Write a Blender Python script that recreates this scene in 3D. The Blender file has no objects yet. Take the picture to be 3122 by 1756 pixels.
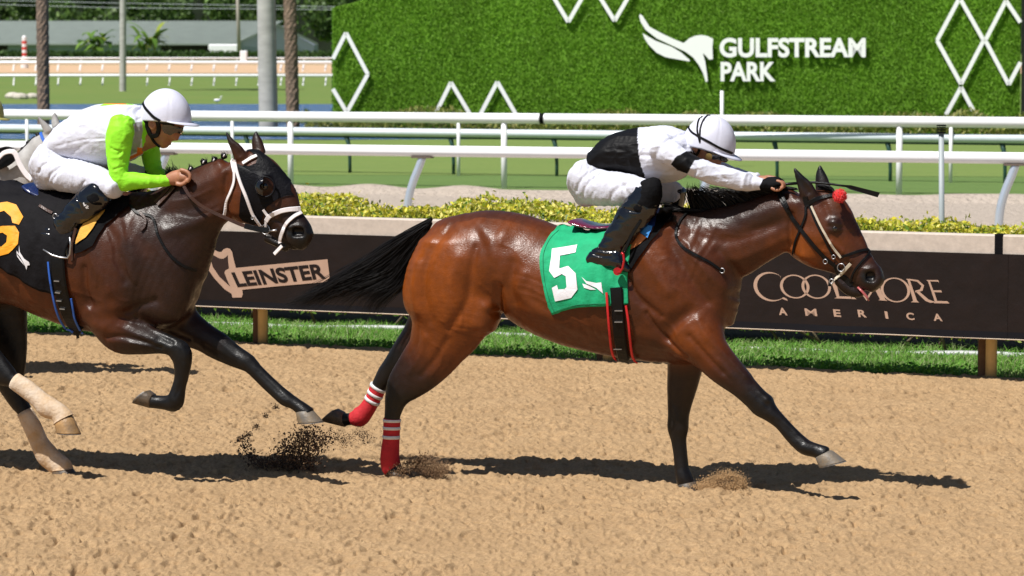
import bpy, bmesh, math, random
import numpy as np
from mathutils import Vector, Matrix
from mathutils.bvhtree import BVHTree
from mathutils.geometry import tessellate_polygon

# ------------------------------------------------------------------ camera, sky, sun, exposure
scene = bpy.context.scene
CAM_H = 2.5                      # camera height (m)
F_S = 9696.0                     # focal length in photo pixels (3122 wide)
PITCH = math.atan((878.0 - 115.0) / F_S)
cam_data = bpy.data.cameras.new('camera')
cam_data.sensor_width = 36.0
cam_data.lens = F_S / 3122.0 * 36.0
cam_data.clip_end = 3000.0
cam_data.clip_start = 0.1
cam_data.dof.use_dof = True
cam_data.dof.focus_distance = 17.7
cam_data.dof.aperture_fstop = 7.0
cam = bpy.data.objects.new('camera', cam_data)
scene.collection.objects.link(cam)
cam.location = (0, 0, CAM_H)
cam.rotation_euler = (math.pi / 2 - PITCH, 0, 0)
scene.camera = cam

SUN_DIR = Vector((-0.46, -0.42, 1.0)).normalized()      # towards the sun
SUN_EL = math.asin(SUN_DIR.z)
world = bpy.data.worlds.new('World')
scene.world = world
world.use_nodes = True
wn = world.node_tree.nodes
wl = world.node_tree.links
wn.clear()
sky = wn.new('ShaderNodeTexSky')
sky.sky_type = 'NISHITA'
sky.sun_disc = False
sky.sun_elevation = SUN_EL
sky.sun_rotation = math.atan2(SUN_DIR.x, SUN_DIR.y)
sky.air_density = 1.0
sky.dust_density = 0.7
bg = wn.new('ShaderNodeBackground')
bg.inputs['Strength'].default_value = 0.05
wo = wn.new('ShaderNodeOutputWorld')
wl.new(sky.outputs[0], bg.inputs[0])
wl.new(bg.outputs[0], wo.inputs[0])
sun_data = bpy.data.lights.new('sun', 'SUN')
sun_data.energy = 5.0
sun_data.angle = math.radians(0.5)
sun_data.color = (1.0, 0.965, 0.91)
sun = bpy.data.objects.new('sun', sun_data)
scene.collection.objects.link(sun)
sun.rotation_euler = SUN_DIR.to_track_quat('Z', 'Y').to_euler()
sun.location = (-20, -20, 40)
vs = scene.view_settings
vs.view_transform = 'Standard'
vs.look = 'None'
vs.gamma = 1.0
vs.use_curve_mapping = False
vs.exposure = 0.3

rng = np.random.default_rng(7)
random.seed(7)
COL = scene.collection

# ------------------------------------------------------------------ photo pixels -> positions
FR = dict(A=(1600, 300, 2.1467), B=(850, 600, 1.61), C=(0, 240, 2.195), D=(0, 800, 2.07), E=(1600, 900, 1.6925),
          F=(0, 0, 2.477), H=(980, 0, 1.2026), I=(2250, 480, 2.0126), J=(2000, 320, 6.44), K=(2250, 500, 3.2208),
          L=(650, 380, 3.45), M=(300, 240, 4.025), N=(80, 540, 2.8975), O=(1920, 0, 3.3026), P=(580, 740, 5.3667),
          Q=(1700, 640, 4.025), R=(0, 300, 4.83), Z=(700, 1220, 3.68), T=(500, 600, 2.8975), U=(0, 1050, 3.22),
          V=(2200, 900, 3.6233), W=(980, 220, 3.293), X=(2700, 220, 2.4976), S=(0, 0, 1.0), G=(0, 0, 0.82511))


def px(fr, x, y):
    ox, oy, k = FR[fr]
    return (ox + x / k, oy + y / k)


_c, _s = math.cos(PITCH), math.sin(PITCH)


def ray(p):
    a = (p[0] - 1561.0) / F_S
    b = (878.0 - p[1]) / F_S
    # camera axes: right (1,0,0), forward (0,c,-s), up (0,s,c)
    return Vector((a, _c + b * _s, -_s + b * _c))


CAMP = Vector((0, 0, CAM_H))


def ground(fr, x, y, z=0.0):
    d = ray(px(fr, x, y))
    t = (z - CAM_H) / d.z
    return CAMP + d * t


def at_depth(fr, x, y, dist):
    d = ray(px(fr, x, y))
    return CAMP + d * (dist / d.y)


class Frame:
    """vertical plane through p0 with a heading; local X forward, Y left, Z up"""

    def __init__(self, X, D, deg):
        th = math.radians(deg)
        self.th = th
        self.p0 = Vector((X, D, 0))
        self.h = Vector((math.cos(th), -math.sin(th), 0))
        self.n = Vector((-math.sin(th), -math.cos(th), 0))   # towards the camera side
        self.mat = Matrix.Translation(self.p0) @ Matrix.Rotation(-th, 4, 'Z')
        self.inv = self.mat.inverted()

    def loc(self, p, w=0.0):
        d = ray(p)
        q = self.p0 + self.n * w
        t = (q - CAMP).dot(self.n) / d.dot(self.n)
        return self.inv @ (CAMP + d * t)

    def pt(self, fr, x, y, w=0.0):
        return self.loc(px(fr, x, y), w)

    def lray(self, p):
        o = self.inv @ CAMP
        d = (self.inv.to_3x3() @ ray(p)).normalized()
        return o, d


# ------------------------------------------------------------------ objects
def tag(o, label=None, cat=None, group=None, kind=None):
    if label: o['label'] = label
    if cat: o['category'] = cat
    if group: o['group'] = group
    if kind: o['kind'] = kind
    return o


def empty(name, mat=None, label=None, cat=None, group=None):
    o = bpy.data.objects.new(name, None)
    o.empty_display_size = 0.2
    COL.objects.link(o)
    if mat is not None:
        o.matrix_world = mat
    return tag(o, label, cat, group)


def link(name, me, mats=None, parent=None, matrix=None):
    o = bpy.data.objects.new(name, me)
    COL.objects.link(o)
    if mats is not None:
        for m in (mats if isinstance(mats, (list, tuple)) else [mats]):
            me.materials.append(m)
    if parent is not None:
        o.parent = parent
    if matrix is not None:
        o.matrix_local = matrix
    return o


def np_mesh(name, v, quads=None, tris=None, smooth=True, cols=None, uv=None):
    me = bpy.data.meshes.new(name)
    v = np.asarray(v, dtype=np.float32)
    me.vertices.add(len(v))
    me.vertices.foreach_set('co', v.ravel())
    loops = []
    starts = []
    n = 0
    if quads is not None and len(quads):
        q = np.asarray(quads, dtype=np.int32)
        loops.append(q.ravel())
        starts.append(np.arange(len(q), dtype=np.int32) * 4)
        n = len(q) * 4
    if tris is not None and len(tris):
        t = np.asarray(tris, dtype=np.int32)
        loops.append(t.ravel())
        starts.append(np.arange(len(t), dtype=np.int32) * 3 + n)
    if loops:
        lp = np.concatenate(loops)
        st = np.concatenate(starts)
        me.loops.add(len(lp))
        me.loops.foreach_set('vertex_index', lp)
        me.polygons.add(len(st))
        me.polygons.foreach_set('loop_start', st)
    me.update(calc_edges=True)
    if smooth and len(me.polygons):
        me.polygons.foreach_set('use_smooth', np.ones(len(me.polygons), dtype=bool))
    if cols is not None:
        at = me.color_attributes.new('Col', 'FLOAT_COLOR', 'POINT')
        c = np.ones((len(v), 4), dtype=np.float32)
        c[:, :3] = cols
        at.data.foreach_set('color', c.ravel())
    me.validate()
    return me


class MB:
    """collects simple shapes into one mesh"""

    def __init__(self):
        self.v = []
        self.f = []

    def add(self, vs_, fs):
        b = len(self.v)
        self.v += [tuple(p) for p in vs_]
        self.f += [tuple(i + b for i in f) for f in fs]
        return self

    def box(self, c, s, rot=None):
        c = Vector(c)
        hs = Vector(s) / 2
        pts = []
        for dx in (-1, 1):
            for dy in (-1, 1):
                for dz in (-1, 1):
                    p = Vector((dx * hs.x, dy * hs.y, dz * hs.z))
                    if rot is not None: p = rot @ p
                    pts.append(c + p)
        return self.add(pts, [(0, 1, 3, 2), (4, 6, 7, 5), (0, 4, 5, 1), (2, 3, 7, 6), (0, 2, 6, 4), (1, 5, 7, 3)])

    def beam(self, a, b, w, h, up=(0, 0, 1)):
        a, b = Vector(a), Vector(b)
        d = (b - a).normalized()
        s = d.cross(Vector(up)).normalized()
        u = s.cross(d)
        s = s * (w / 2)
        u = u * (h / 2)
        pts = [a - s - u, a + s - u, a + s + u, a - s + u, b - s - u, b + s - u, b + s + u, b - s + u]
        return self.add(pts, [(0, 3, 2, 1), (4, 5, 6, 7), (0, 1, 5, 4), (1, 2, 6, 5), (2, 3, 7, 6), (3, 0, 4, 7)])

    def tube(self, pts, r, n=10, caps=True, flat=None):
        pts = [Vector(p) for p in pts]
        m = len(pts)
        rs = r if isinstance(r, (list, tuple)) else [r] * m
        b = len(self.v)
        prev = None
        for i, p in enumerate(pts):
            t = (pts[min(i + 1, m - 1)] - pts[max(i - 1, 0)]).normalized()
            if prev is None:
                a = Vector((0, 0, 1)) if abs(t.z) < 0.9 else Vector((1, 0, 0))
                s = t.cross(a).normalized()
            else:
                s = (prev - t * prev.dot(t)).normalized()
            prev = s
            u = t.cross(s)
            for j in range(n):
                an = 2 * math.pi * j / n
                self.v.append(tuple(p + s * (math.cos(an) * rs[i]) + u * (math.sin(an) * rs[i] * (flat or 1))))
        for i in range(m - 1):
            for j in range(n):
                j2 = (j + 1) % n
                self.f.append((b + i * n + j, b + i * n + j2, b + (i + 1) * n + j2, b + (i + 1) * n + j))
        if caps:
            self.f.append(tuple(b + j for j in reversed(range(n))))
            self.f.append(tuple(b + (m - 1) * n + j for j in range(n)))
        return self

    def sphere(self, c, r, nu=12, nv=8, sc=(1, 1, 1)):
        c = Vector(c)
        vs_ = []
        for i in range(nv + 1):
            th = math.pi * i / nv
            for j in range(nu):
                ph = 2 * math.pi * j / nu
                vs_.append(c + Vector((math.sin(th) * math.cos(ph) * r * sc[0], math.sin(th) * math.sin(ph) * r * sc[1],
                                       math.cos(th) * r * sc[2])))
        fs = []
        for i in range(nv):
            for j in range(nu):
                fs.append((i * nu + j, (i + 1) * nu + j, (i + 1) * nu + (j + 1) % nu, i * nu + (j + 1) % nu))
        return self.add(vs_, fs)

    def mesh(self, name, smooth=False, bevel=0.0):
        me = bpy.data.meshes.new(name)
        me.from_pydata(self.v, [], self.f)
        me.update()
        bm = bmesh.new()
        bm.from_mesh(me)
        bmesh.ops.remove_doubles(bm, verts=bm.verts, dist=1e-6)
        if bevel > 0:
            bmesh.ops.bevel(bm, geom=list(bm.edges), offset=bevel, segments=1, affect='EDGES', profile=0.5)
        bmesh.ops.recalc_face_normals(bm, faces=bm.faces)
        bm.to_mesh(me)
        bm.free()
        if smooth:
            for p in me.polygons: p.use_smooth = True
        return me

    def build(self, name, mats, parent=None, matrix=None, smooth=False, bevel=0.0):
        return link(name, self.mesh(name, smooth, bevel), mats, parent, matrix)


def cr(pts, n=6):
    """Catmull-Rom through points (numpy rows)"""
    p = np.asarray(pts, dtype=float)
    if len(p) < 3:
        return np.array([p[0] + (p[1] - p[0]) * t for t in np.linspace(0, 1, n + 1)])
    out = []
    for i in range(len(p) - 1):
        p0 = p[i - 1] if i > 0 else 2 * p[0] - p[1]
        p1, p2 = p[i], p[i + 1]
        p3 = p[i + 2] if i + 2 < len(p) else 2 * p[-1] - p[-2]
        for j in range(n):
            t = j / n
            out.append(0.5 * (2 * p1 + (p2 - p0) * t + (2 * p0 - 5 * p1 + 4 * p2 - p3) * t * t + (-p0 + 3 * p1 - 3 * p2 + p3) * t ** 3))
    out.append(p[-1])
    return np.array(out)


# ------------------------------------------------------------------ materials
def mat(name, col=(0.5, 0.5, 0.5), rough=0.6, metal=0.0, var=0.0, scale=8.0, bump=0.0, bscale=60.0, spec=0.5,
        coat=0.0, crough=0.2, sheen=0.0, attr=False, col2=None, detail=4.0, stretch=None, trans=0.0, subs=0.0, alpha=1.0, bdist=0.01):
    m = bpy.data.materials.new(name)
    m.use_nodes = True
    nt = m.node_tree
    N, L = nt.nodes, nt.links
    b = N['Principled BSDF']
    b.inputs['Base Color'].default_value = (*col, 1)
    b.inputs['Roughness'].default_value = rough
    b.inputs['Metallic'].default_value = metal
    b.inputs['Specular IOR Level'].default_value = spec
    b.inputs['Coat Weight'].default_value = coat
    b.inputs['Coat Roughness'].default_value = crough
    b.inputs['Sheen Weight'].default_value = sheen
    b.inputs['Transmission Weight'].default_value = trans
    if alpha < 1: b.inputs['Alpha'].default_value = alpha
    if subs > 0:
        b.inputs['Subsurface Weight'].default_value = subs
        b.inputs['Subsurface Radius'].default_value = (0.02, 0.008, 0.004)
    tc = N.new('ShaderNodeTexCoord')
    vec = tc.outputs['Object']
    if stretch:
        mp = N.new('ShaderNodeMapping')
        mp.inputs['Scale'].default_value = stretch
        L.new(vec, mp.inputs['Vector'])
        vec = mp.outputs[0]
    src = None
    if attr:
        a = N.new('ShaderNodeVertexColor')
        a.layer_name = 'Col'
        src = a.outputs['Color']
    if var > 0 or col2 is not None:
        nz = N.new('ShaderNodeTexNoise')
        nz.inputs['Scale'].default_value = scale
        nz.inputs['Detail'].default_value = detail
        nz.inputs['Roughness'].default_value = 0.6
        L.new(vec, nz.inputs['Vector'])
        rp = N.new('ShaderNodeMapRange')
        rp.inputs['From Min'].default_value = 0.3
        rp.inputs['From Max'].default_value = 0.7
        L.new(nz.outputs[0], rp.inputs['Value'])
        mx = N.new('ShaderNodeMix')
        mx.data_type = 'RGBA'
        L.new(rp.outputs[0], mx.inputs['Factor'])
        if col2 is not None:
            mx.inputs[6].default_value = (*col, 1)
            mx.inputs[7].default_value = (*col2, 1)
            if src is not None: L.new(src, mx.inputs[6])
            src = mx.outputs[2]
        else:
            mx.inputs[6].default_value = (1 - var, 1 - var, 1 - var, 1)
            mx.inputs[7].default_value = (1 + var, 1 + var, 1 + var, 1)
            ml = N.new('ShaderNodeMix')
            ml.data_type = 'RGBA'
            ml.blend_type = 'MULTIPLY'
            ml.inputs['Factor'].default_value = 1.0
            if src is not None: L.new(src, ml.inputs[6])
            else: ml.inputs[6].default_value = (*col, 1)
            L.new(mx.outputs[2], ml.inputs[7])
            src = ml.outputs[2]
    if src is not None:
        L.new(src, b.inputs['Base Color'])
    if bump > 0:
        nb = N.new('ShaderNodeTexNoise')
        nb.inputs['Scale'].default_value = bscale
        nb.inputs['Detail'].default_value = 5.0
        L.new(vec, nb.inputs['Vector'])
        bp = N.new('ShaderNodeBump')
        bp.inputs['Strength'].default_value = bump
        bp.inputs['Distance'].default_value = bdist
        L.new(nb.outputs[0], bp.inputs['Height'])
        L.new(bp.outputs[0], b.inputs['Normal'])
    return m


# ------------------------------------------------------------------ value noise in numpy
_lat = rng.random((64, 64, 64)).astype(np.float32)


def vnoise(p, scale):
    q = np.asarray(p, dtype=np.float64) * scale + 1000.0
    i = np.floor(q).astype(np.int64)
    f = q - i
    f = f * f * (3 - 2 * f)
    i0 = i & 63
    i1 = (i + 1) & 63
    x0, y0, z0 = i0[..., 0], i0[..., 1], i0[..., 2]
    x1, y1, z1 = i1[..., 0], i1[..., 1], i1[..., 2]
    fx, fy, fz = f[..., 0], f[..., 1], f[..., 2]
    c = (_lat[x0, y0, z0] * (1 - fx) + _lat[x1, y0, z0] * fx) * (1 - fy) + (_lat[x0, y1, z0] * (1 - fx) + _lat[x1, y1, z0] * fx) * fy
    d = (_lat[x0, y0, z1] * (1 - fx) + _lat[x1, y0, z1] * fx) * (1 - fy) + (_lat[x0, y1, z1] * (1 - fx) + _lat[x1, y1, z1] * fx) * fy
    return c * (1 - fz) + d * fz


# ------------------------------------------------------------------ sculpting with distance fields
def seg_field(P, a, b, ra, rb, la, lb, cap):
    X, Y, Z = P
    ab = b - a
    Ln = math.sqrt(float(ab @ ab)) + 1e-9
    ax = ab / Ln
    e2 = np.array([0., 1., 0.]) - ax[1] * ax
    ne = math.sqrt(float(e2 @ e2))
    e2 = e2 / ne if ne > 1e-3 else np.array([1., 0., 0.])
    e1 = np.cross(ax, e2)
    rx, ry, rz = X - a[0], Y - a[1], Z - a[2]
    t = (rx * ax[0] + ry * ax[1] + rz * ax[2])
    tc = np.clip(t / Ln, 0, 1)
    al = t - tc * Ln
    d1 = rx * e1[0] + ry * e1[1] + rz * e1[2]
    d2 = rx * e2[0] + ry * e2[1] + rz * e2[2]
    r = ra + (rb - ra) * tc
    l = la + (lb - la) * tc
    c = cap * r
    k0 = np.sqrt((d1 / r) ** 2 + (d2 / l) ** 2 + (al / c) ** 2) + 1e-6
    k1 = np.sqrt((d1 / (r * r)) ** 2 + (d2 / (l * l)) ** 2 + (al / (c * c)) ** 2) + 1e-6
    return k0 * (k0 - 1) / k1, tc


class Sculpt:
    def __init__(self, lo, hi, h):
        self.lo = np.array(lo, dtype=float)
        self.h = h
        self.n = np.ceil((np.array(hi) - self.lo) / h).astype(int) + 1
        self.f = np.full(self.n, 0.5, dtype=np.float32)
        self.chains = []
        self.ax = [(self.lo[i] + np.arange(self.n[i]) * h).astype(np.float32) for i in range(3)]

    def sl(self, lo, hi):
        a = np.clip(np.floor((np.array(lo) - self.lo) / self.h).astype(int), 0, self.n)
        b = np.clip(np.ceil((np.array(hi) - self.lo) / self.h).astype(int) + 1, 0, self.n)
        if (b <= a).any(): return None, None
        s = tuple(slice(a[i], b[i]) for i in range(3))
        P = (self.ax[0][s[0]][:, None, None], self.ax[1][s[1]][None, :, None], self.ax[2][s[2]][None, None, :])
        return s, P

    def chain(self, st, k=0.03, sub=4, cap=0.5, col=None, sub_op=False, margin=0.05):
        """st rows: center xyz, r in-plane, l lateral, colour value"""
        st = np.asarray(st, dtype=float)
        rows = cr(st, sub) if len(st) > 2 else cr(st, 1)
        rows[:, 3:5] = np.maximum(rows[:, 3:5], 0.003)
        mr = max(rows[:, 3].max(), rows[:, 4].max()) + margin + k
        lo = rows[:, :3].min(0) - mr
        hi = rows[:, :3].max(0) + mr
        s, P = self.sl(lo, hi)
        if s is None: return
        d = np.full([x.stop - x.start for x in s], 0.5, dtype=np.float32)
        base = np.array([x.start for x in s])
        segs = []
        for i in range(len(rows) - 1):
            A, Bq = rows[i], rows[i + 1]
            m2 = max(A[3], A[4], Bq[3], Bq[4]) + margin + k
            s2, P2 = self.sl(np.minimum(A[:3], Bq[:3]) - m2, np.maximum(A[:3], Bq[:3]) + m2)
            if s2 is None: continue
            v, _ = seg_field(P2, A[:3], Bq[:3], A[3], Bq[3], A[4], Bq[4], cap)
            s3 = tuple(slice(s2[j].start - base[j], s2[j].stop - base[j]) for j in range(3))
            d[s3] = np.minimum(d[s3], v)
            segs.append((A, Bq))
        g = self.f[s]
        if sub_op:
            e = -d
            hh = np.maximum(k - np.abs(g - e), 0) / k
            self.f[s] = np.maximum(g, e) + hh * hh * k * 0.25
        else:
            hh = np.maximum(k - np.abs(g - d), 0) / k
            self.f[s] = np.minimum(g, d) - hh * hh * k * 0.25
            self.chains.append((segs, cap))

    def ridge(self, pts, sig, amp, wmin=None, wmax=None, sub=4):
        """raise (amp>0) or groove (amp<0) the surface along a polyline seen from the side (x,z); pts rows x,z[,sigma scale]"""
        p = cr(np.asarray(pts, dtype=float), sub) if len(pts) > 2 else np.asarray(pts, dtype=float)
        m = sig * 3
        lo = [p[:, 0].min() - m, self.lo[1], p[:, 1].min() - m]
        hi = [p[:, 0].max() + m, self.lo[1] + self.n[1] * self.h, p[:, 1].max() + m]
        if wmin is not None: lo[1] = wmin
        if wmax is not None: hi[1] = wmax
        s, P = self.sl(lo, hi)
        if s is None: return
        X, Z = P[0][:, 0, 0][:, None], P[2][0, 0, :][None, :]
        dm = np.full((X.shape[0], Z.shape[1]), 9.0)
        if len(p) == 1:
            dm = np.hypot(X - p[0, 0], Z - p[0, 1])
        for i in range(len(p) - 1):
            a, b = p[i], p[i + 1]
            ab = b - a
            L2 = ab @ ab + 1e-12
            t = np.clip(((X - a[0]) * ab[0] + (Z - a[1]) * ab[1]) / L2, 0, 1)
            dm = np.minimum(dm, np.hypot(X - a[0] - t * ab[0], Z - a[1] - t * ab[1]))
        g = (amp * np.exp(-(dm / sig) ** 2)).astype(np.float32)
        self.f[s] -= g[:, None, :]

    def mesh(self):
        f, h = self.f, self.h
        ins = f < 0
        cnt = np.zeros(self.n - 1, dtype=np.int8)
        for dx in (0, 1):
            for dy in (0, 1):
                for dz in (0, 1):
                    cnt += ins[dx:self.n[0] - 1 + dx, dy:self.n[1] - 1 + dy, dz:self.n[2] - 1 + dz]
        act = (cnt > 0) & (cnt < 8)
        ii = np.argwhere(act)
        idx = np.full(self.n - 1, -1, dtype=np.int32)
        idx[act] = np.arange(len(ii))
        acc = np.zeros((len(ii), 3))
        num = np.zeros(len(ii))
        cs = [(a, b, c) for a in (0, 1) for b in (0, 1) for c in (0, 1)]
        for c0 in cs:
            for axi in range(3):
                if c0[axi] == 1: continue
                c1 = list(c0)
                c1[axi] = 1
                v0 = f[ii[:, 0] + c0[0], ii[:, 1] + c0[1], ii[:, 2] + c0[2]]
                v1 = f[ii[:, 0] + c1[0], ii[:, 1] + c1[1], ii[:, 2] + c1[2]]
                cross = (v0 < 0) != (v1 < 0)
                t = np.where(cross, v0 / np.where(cross, v0 - v1, 1), 0)
                pos = np.array(c0, dtype=float)[None, :].repeat(len(ii), 0)
                pos[:, axi] = t
                acc += pos * cross[:, None]
                num += cross
        v = self.lo + (ii + acc / num[:, None]) * h
        quads = []
        for axi in range(3):
            o = [0, 1, 2]
            o.remove(axi)
            j, k = o
            sl0 = [slice(None)] * 3
            sl1 = [slice(None)] * 3
            sl0[axi] = slice(0, -1)
            sl1[axi] = slice(1, None)
            ch = ins[tuple(sl0)] != ins[tuple(sl1)]
            e = np.argwhere(ch)
            e = e[(e[:, j] > 0) & (e[:, k] > 0) & (e[:, j] < self.n[j] - 1) & (e[:, k] < self.n[k] - 1)]
            inside0 = ins[e[:, 0], e[:, 1], e[:, 2]]

            def cell(dj, dk):
                q = e.copy()
                q[:, j] += dj
                q[:, k] += dk
                return idx[q[:, 0], q[:, 1], q[:, 2]]
            c = np.stack([cell(-1, -1), cell(0, -1), cell(0, 0), cell(-1, 0)], 1)
            flip = inside0 if axi != 1 else ~inside0
            c = np.where(flip[:, None], c, c[:, ::-1])
            quads.append(c)
        return v, np.concatenate(quads)

    def weights(self, v, ids, sigma=0.012):
        """distance of vertices to chosen chains"""
        out = []
        P = (v[:, 0], v[:, 1], v[:, 2])
        for ci in ids:
            segs, cap = self.chains[ci]
            d = np.full(len(v), 9.0)
            val = np.zeros(len(v))
            for A, Bq in segs:
                mr = max(A[3], A[4], Bq[3], Bq[4]) + 0.08
                lo = np.minimum(A[:3], Bq[:3]) - mr
                hi = np.maximum(A[:3], Bq[:3]) + mr
                m = np.where(((v > lo) & (v < hi)).all(1))[0]
                if not len(m): continue
                q = v[m]
                dd, tc = seg_field((q[:, 0], q[:, 1], q[:, 2]), A[:3], Bq[:3], A[3], Bq[3], A[4], Bq[4], cap)
                c = A[5] + (Bq[5] - A[5]) * tc if len(A) > 5 else np.zeros(len(m))
                better = dd < d[m]
                mm = m[better]
                d[mm] = dd[better]
                val[mm] = c[better]
            out.append((d, val))
        return out


def relax(v, quads, it=2, lam=0.5):
    n = len(v)
    e = np.concatenate([quads[:, [0, 1]], quads[:, [1, 2]], quads[:, [2, 3]], quads[:, [3, 0]]])
    e = np.concatenate([e, e[:, ::-1]])
    deg = np.bincount(e[:, 0], minlength=n).astype(float)[:, None]
    for i in range(it):
        for l in (lam, -lam * 1.02):
            s = np.stack([np.bincount(e[:, 0], weights=v[e[:, 1], a], minlength=n) for a in range(3)], 1)
            v = v + l * (s / np.maximum(deg, 1) - v)
    return v


def stations(fr, rows, cv=0.0):
    """rows: (frame,x1,y1,frame,x2,y2,w,lat[,colour]) -> centre, r, lat, colour in the figure's own axes"""
    out = []
    for r in rows:
        w, lat = r[6], r[7]
        c = r[8] if len(r) > 8 else cv
        a = fr.pt(r[0], r[1], r[2], w)
        b = fr.pt(r[3], r[4], r[5], w)
        m = (a + b) / 2
        rad = math.hypot(a.x - b.x, a.z - b.z) / 2
        out.append((m.x, m.y, m.z, rad, lat, c))
    return out


def extl(st_):
    a, b = st_[-2], st_[-1]
    return list(st_) + [tuple(b[i] + (b[i] - a[i]) * .6 if i < 3 else b[i] for i in range(6))]


def ST(f, rows):
    """shorthand: every point in one photo crop: (x1,y1,x2,y2,w,lat[,colour])"""
    return [(f, r[0], r[1], f, r[2], r[3]) + tuple(r[4:]) for r in rows]

# ------------------------------------------------------------------ horses
def palette(c, stops):
    c = np.clip(c, 0, 1)
    xs = [s[0] for s in stops]
    return np.stack([np.interp(c, xs, [s[1][i] for s in stops]) for i in range(3)], 1)


BAY = [(0, (0.2, 0.047, 0.0045)), (0.3, (0.09, 0.0215, 0.0042)), (0.6, (0.024, 0.0085, 0.005)), (1, (0.0042, 0.0038, 0.004))]
GREY = [(0, (0.42, 0.41, 0.40)), (0.5, (0.26, 0.25, 0.25)), (1, (0.04, 0.04, 0.04))]


def coat_mat(name, rough=0.42, coat=0.35):
    m = mat(name, rough=rough, attr=True, var=0.2, scale=14, bump=0.13, bscale=30, spec=0.2, coat=coat, crough=0.27, bdist=0.012)
    nt = m.node_tree
    N, L = nt.nodes, nt.links
    b = N['Principled BSDF']
    # fine hair relief on top of the soft muscle relief
    bp0 = [n for n in N if n.type == 'BUMP'][0]
    tc = [n for n in N if n.type == 'TEX_COORD'][0]
    mp = N.new('ShaderNodeMapping')
    mp.inputs['Scale'].default_value = (90, 170, 240)
    mp.inputs['Rotation'].default_value = (0, 0.5, 0)
    L.new(tc.outputs['Object'], mp.inputs['Vector'])
    nz = N.new('ShaderNodeTexNoise')
    nz.inputs['Scale'].default_value = 1.0
    nz.inputs['Detail'].default_value = 2.0
    L.new(mp.outputs[0], nz.inputs['Vector'])
    bp = N.new('ShaderNodeBump')
    bp.inputs['Strength'].default_value = 0.36
    bp.inputs['Distance'].default_value = 0.004
    L.new(nz.outputs[0], bp.inputs['Height'])
    L.new(bp0.outputs[0], bp.inputs['Normal'])
    L.new(bp.outputs[0], b.inputs['Normal'])
    L.new(bp.outputs[0], b.inputs['Coat Normal'])
    # sweat and gloss vary over the coat
    n2 = N.new('ShaderNodeTexNoise')
    n2.inputs['Scale'].default_value = 26.0
    n2.inputs['Detail'].default_value = 8.0
    L.new(tc.outputs['Object'], n2.inputs['Vector'])
    mr = N.new('ShaderNodeMapRange')
    mr.inputs['From Min'].default_value = 0.35
    mr.inputs['From Max'].default_value = 0.65
    mr.inputs['To Min'].default_value = rough - 0.13
    mr.inputs['To Max'].default_value = rough + 0.16
    L.new(n2.outputs[0], mr.inputs['Value'])
    L.new(mr.outputs[0], b.inputs['Roughness'])
    return m


def sculpt_body(name, fr, lo, hi, h, chains, grooves, cuts, pal, material, parent, relaxes=2, noise=0.0, patch=None):
    S_ = Sculpt(lo, hi, h)
    for c in chains:
        S_.chain((extl if c.get('leg') else list)(stations(fr, c['st']) if not c.get('raw') else c['st']), k=c.get('k', 0.03), sub=c.get('sub', 4), cap=c.get('cap', 0.5))
    for g in grooves:
        pts = [((lambda q: (q.x, q.z))(fr.pt(g[0], a, b_, g[4] if len(g) > 4 else 0.2))) for a, b_ in g[1]]
        wl_ = g[5] if len(g) > 5 else None
        S_.ridge(pts, g[2], g[3] * (1.1 if g[2] > .0085 else .75), *(wl_ or (None, None)))
    for c in cuts:
        S_.chain(stations(fr, c['st']), k=c.get('k', 0.01), sub=c.get('sub', 3), cap=c.get('cap', 0.5), sub_op=True)
    v, q = S_.mesh()
    v = relax(v, q, relaxes)
    ws = S_.weights(v, range(len(S_.chains)))
    num = np.zeros(len(v))
    den = np.full(len(v), 1e-9)
    for d, val in ws:
        w = np.exp(-np.maximum(d, -0.01) / 0.016)
        num += w * val
        den += w
    c = num / den
    c = c + (vnoise(v, 9.0) - 0.5) * noise
    if patch is not None:
        c = patch(v, c)
    cols = palette(c, pal) if not callable(pal) else pal(v, c)
    me = np_mesh(name, v, quads=q, cols=cols)
    o = link(name, me, material, parent)
    bvh = BVHTree.FromPolygons([tuple(p) for p in v], [tuple(int(i) for i in f) for f in q])
    return o, bvh


def hit(fr, bvh, p, w_fallback=0.15):
    o, d = fr.lray(p)
    r = bvh.ray_cast(o, d)
    if r[0] is None:
        return fr.loc(p, w_fallback), Vector((0, -1, 0)), False
    n = r[1]
    if n.dot(d) > 0: n = -n
    return r[0], n, True


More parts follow.
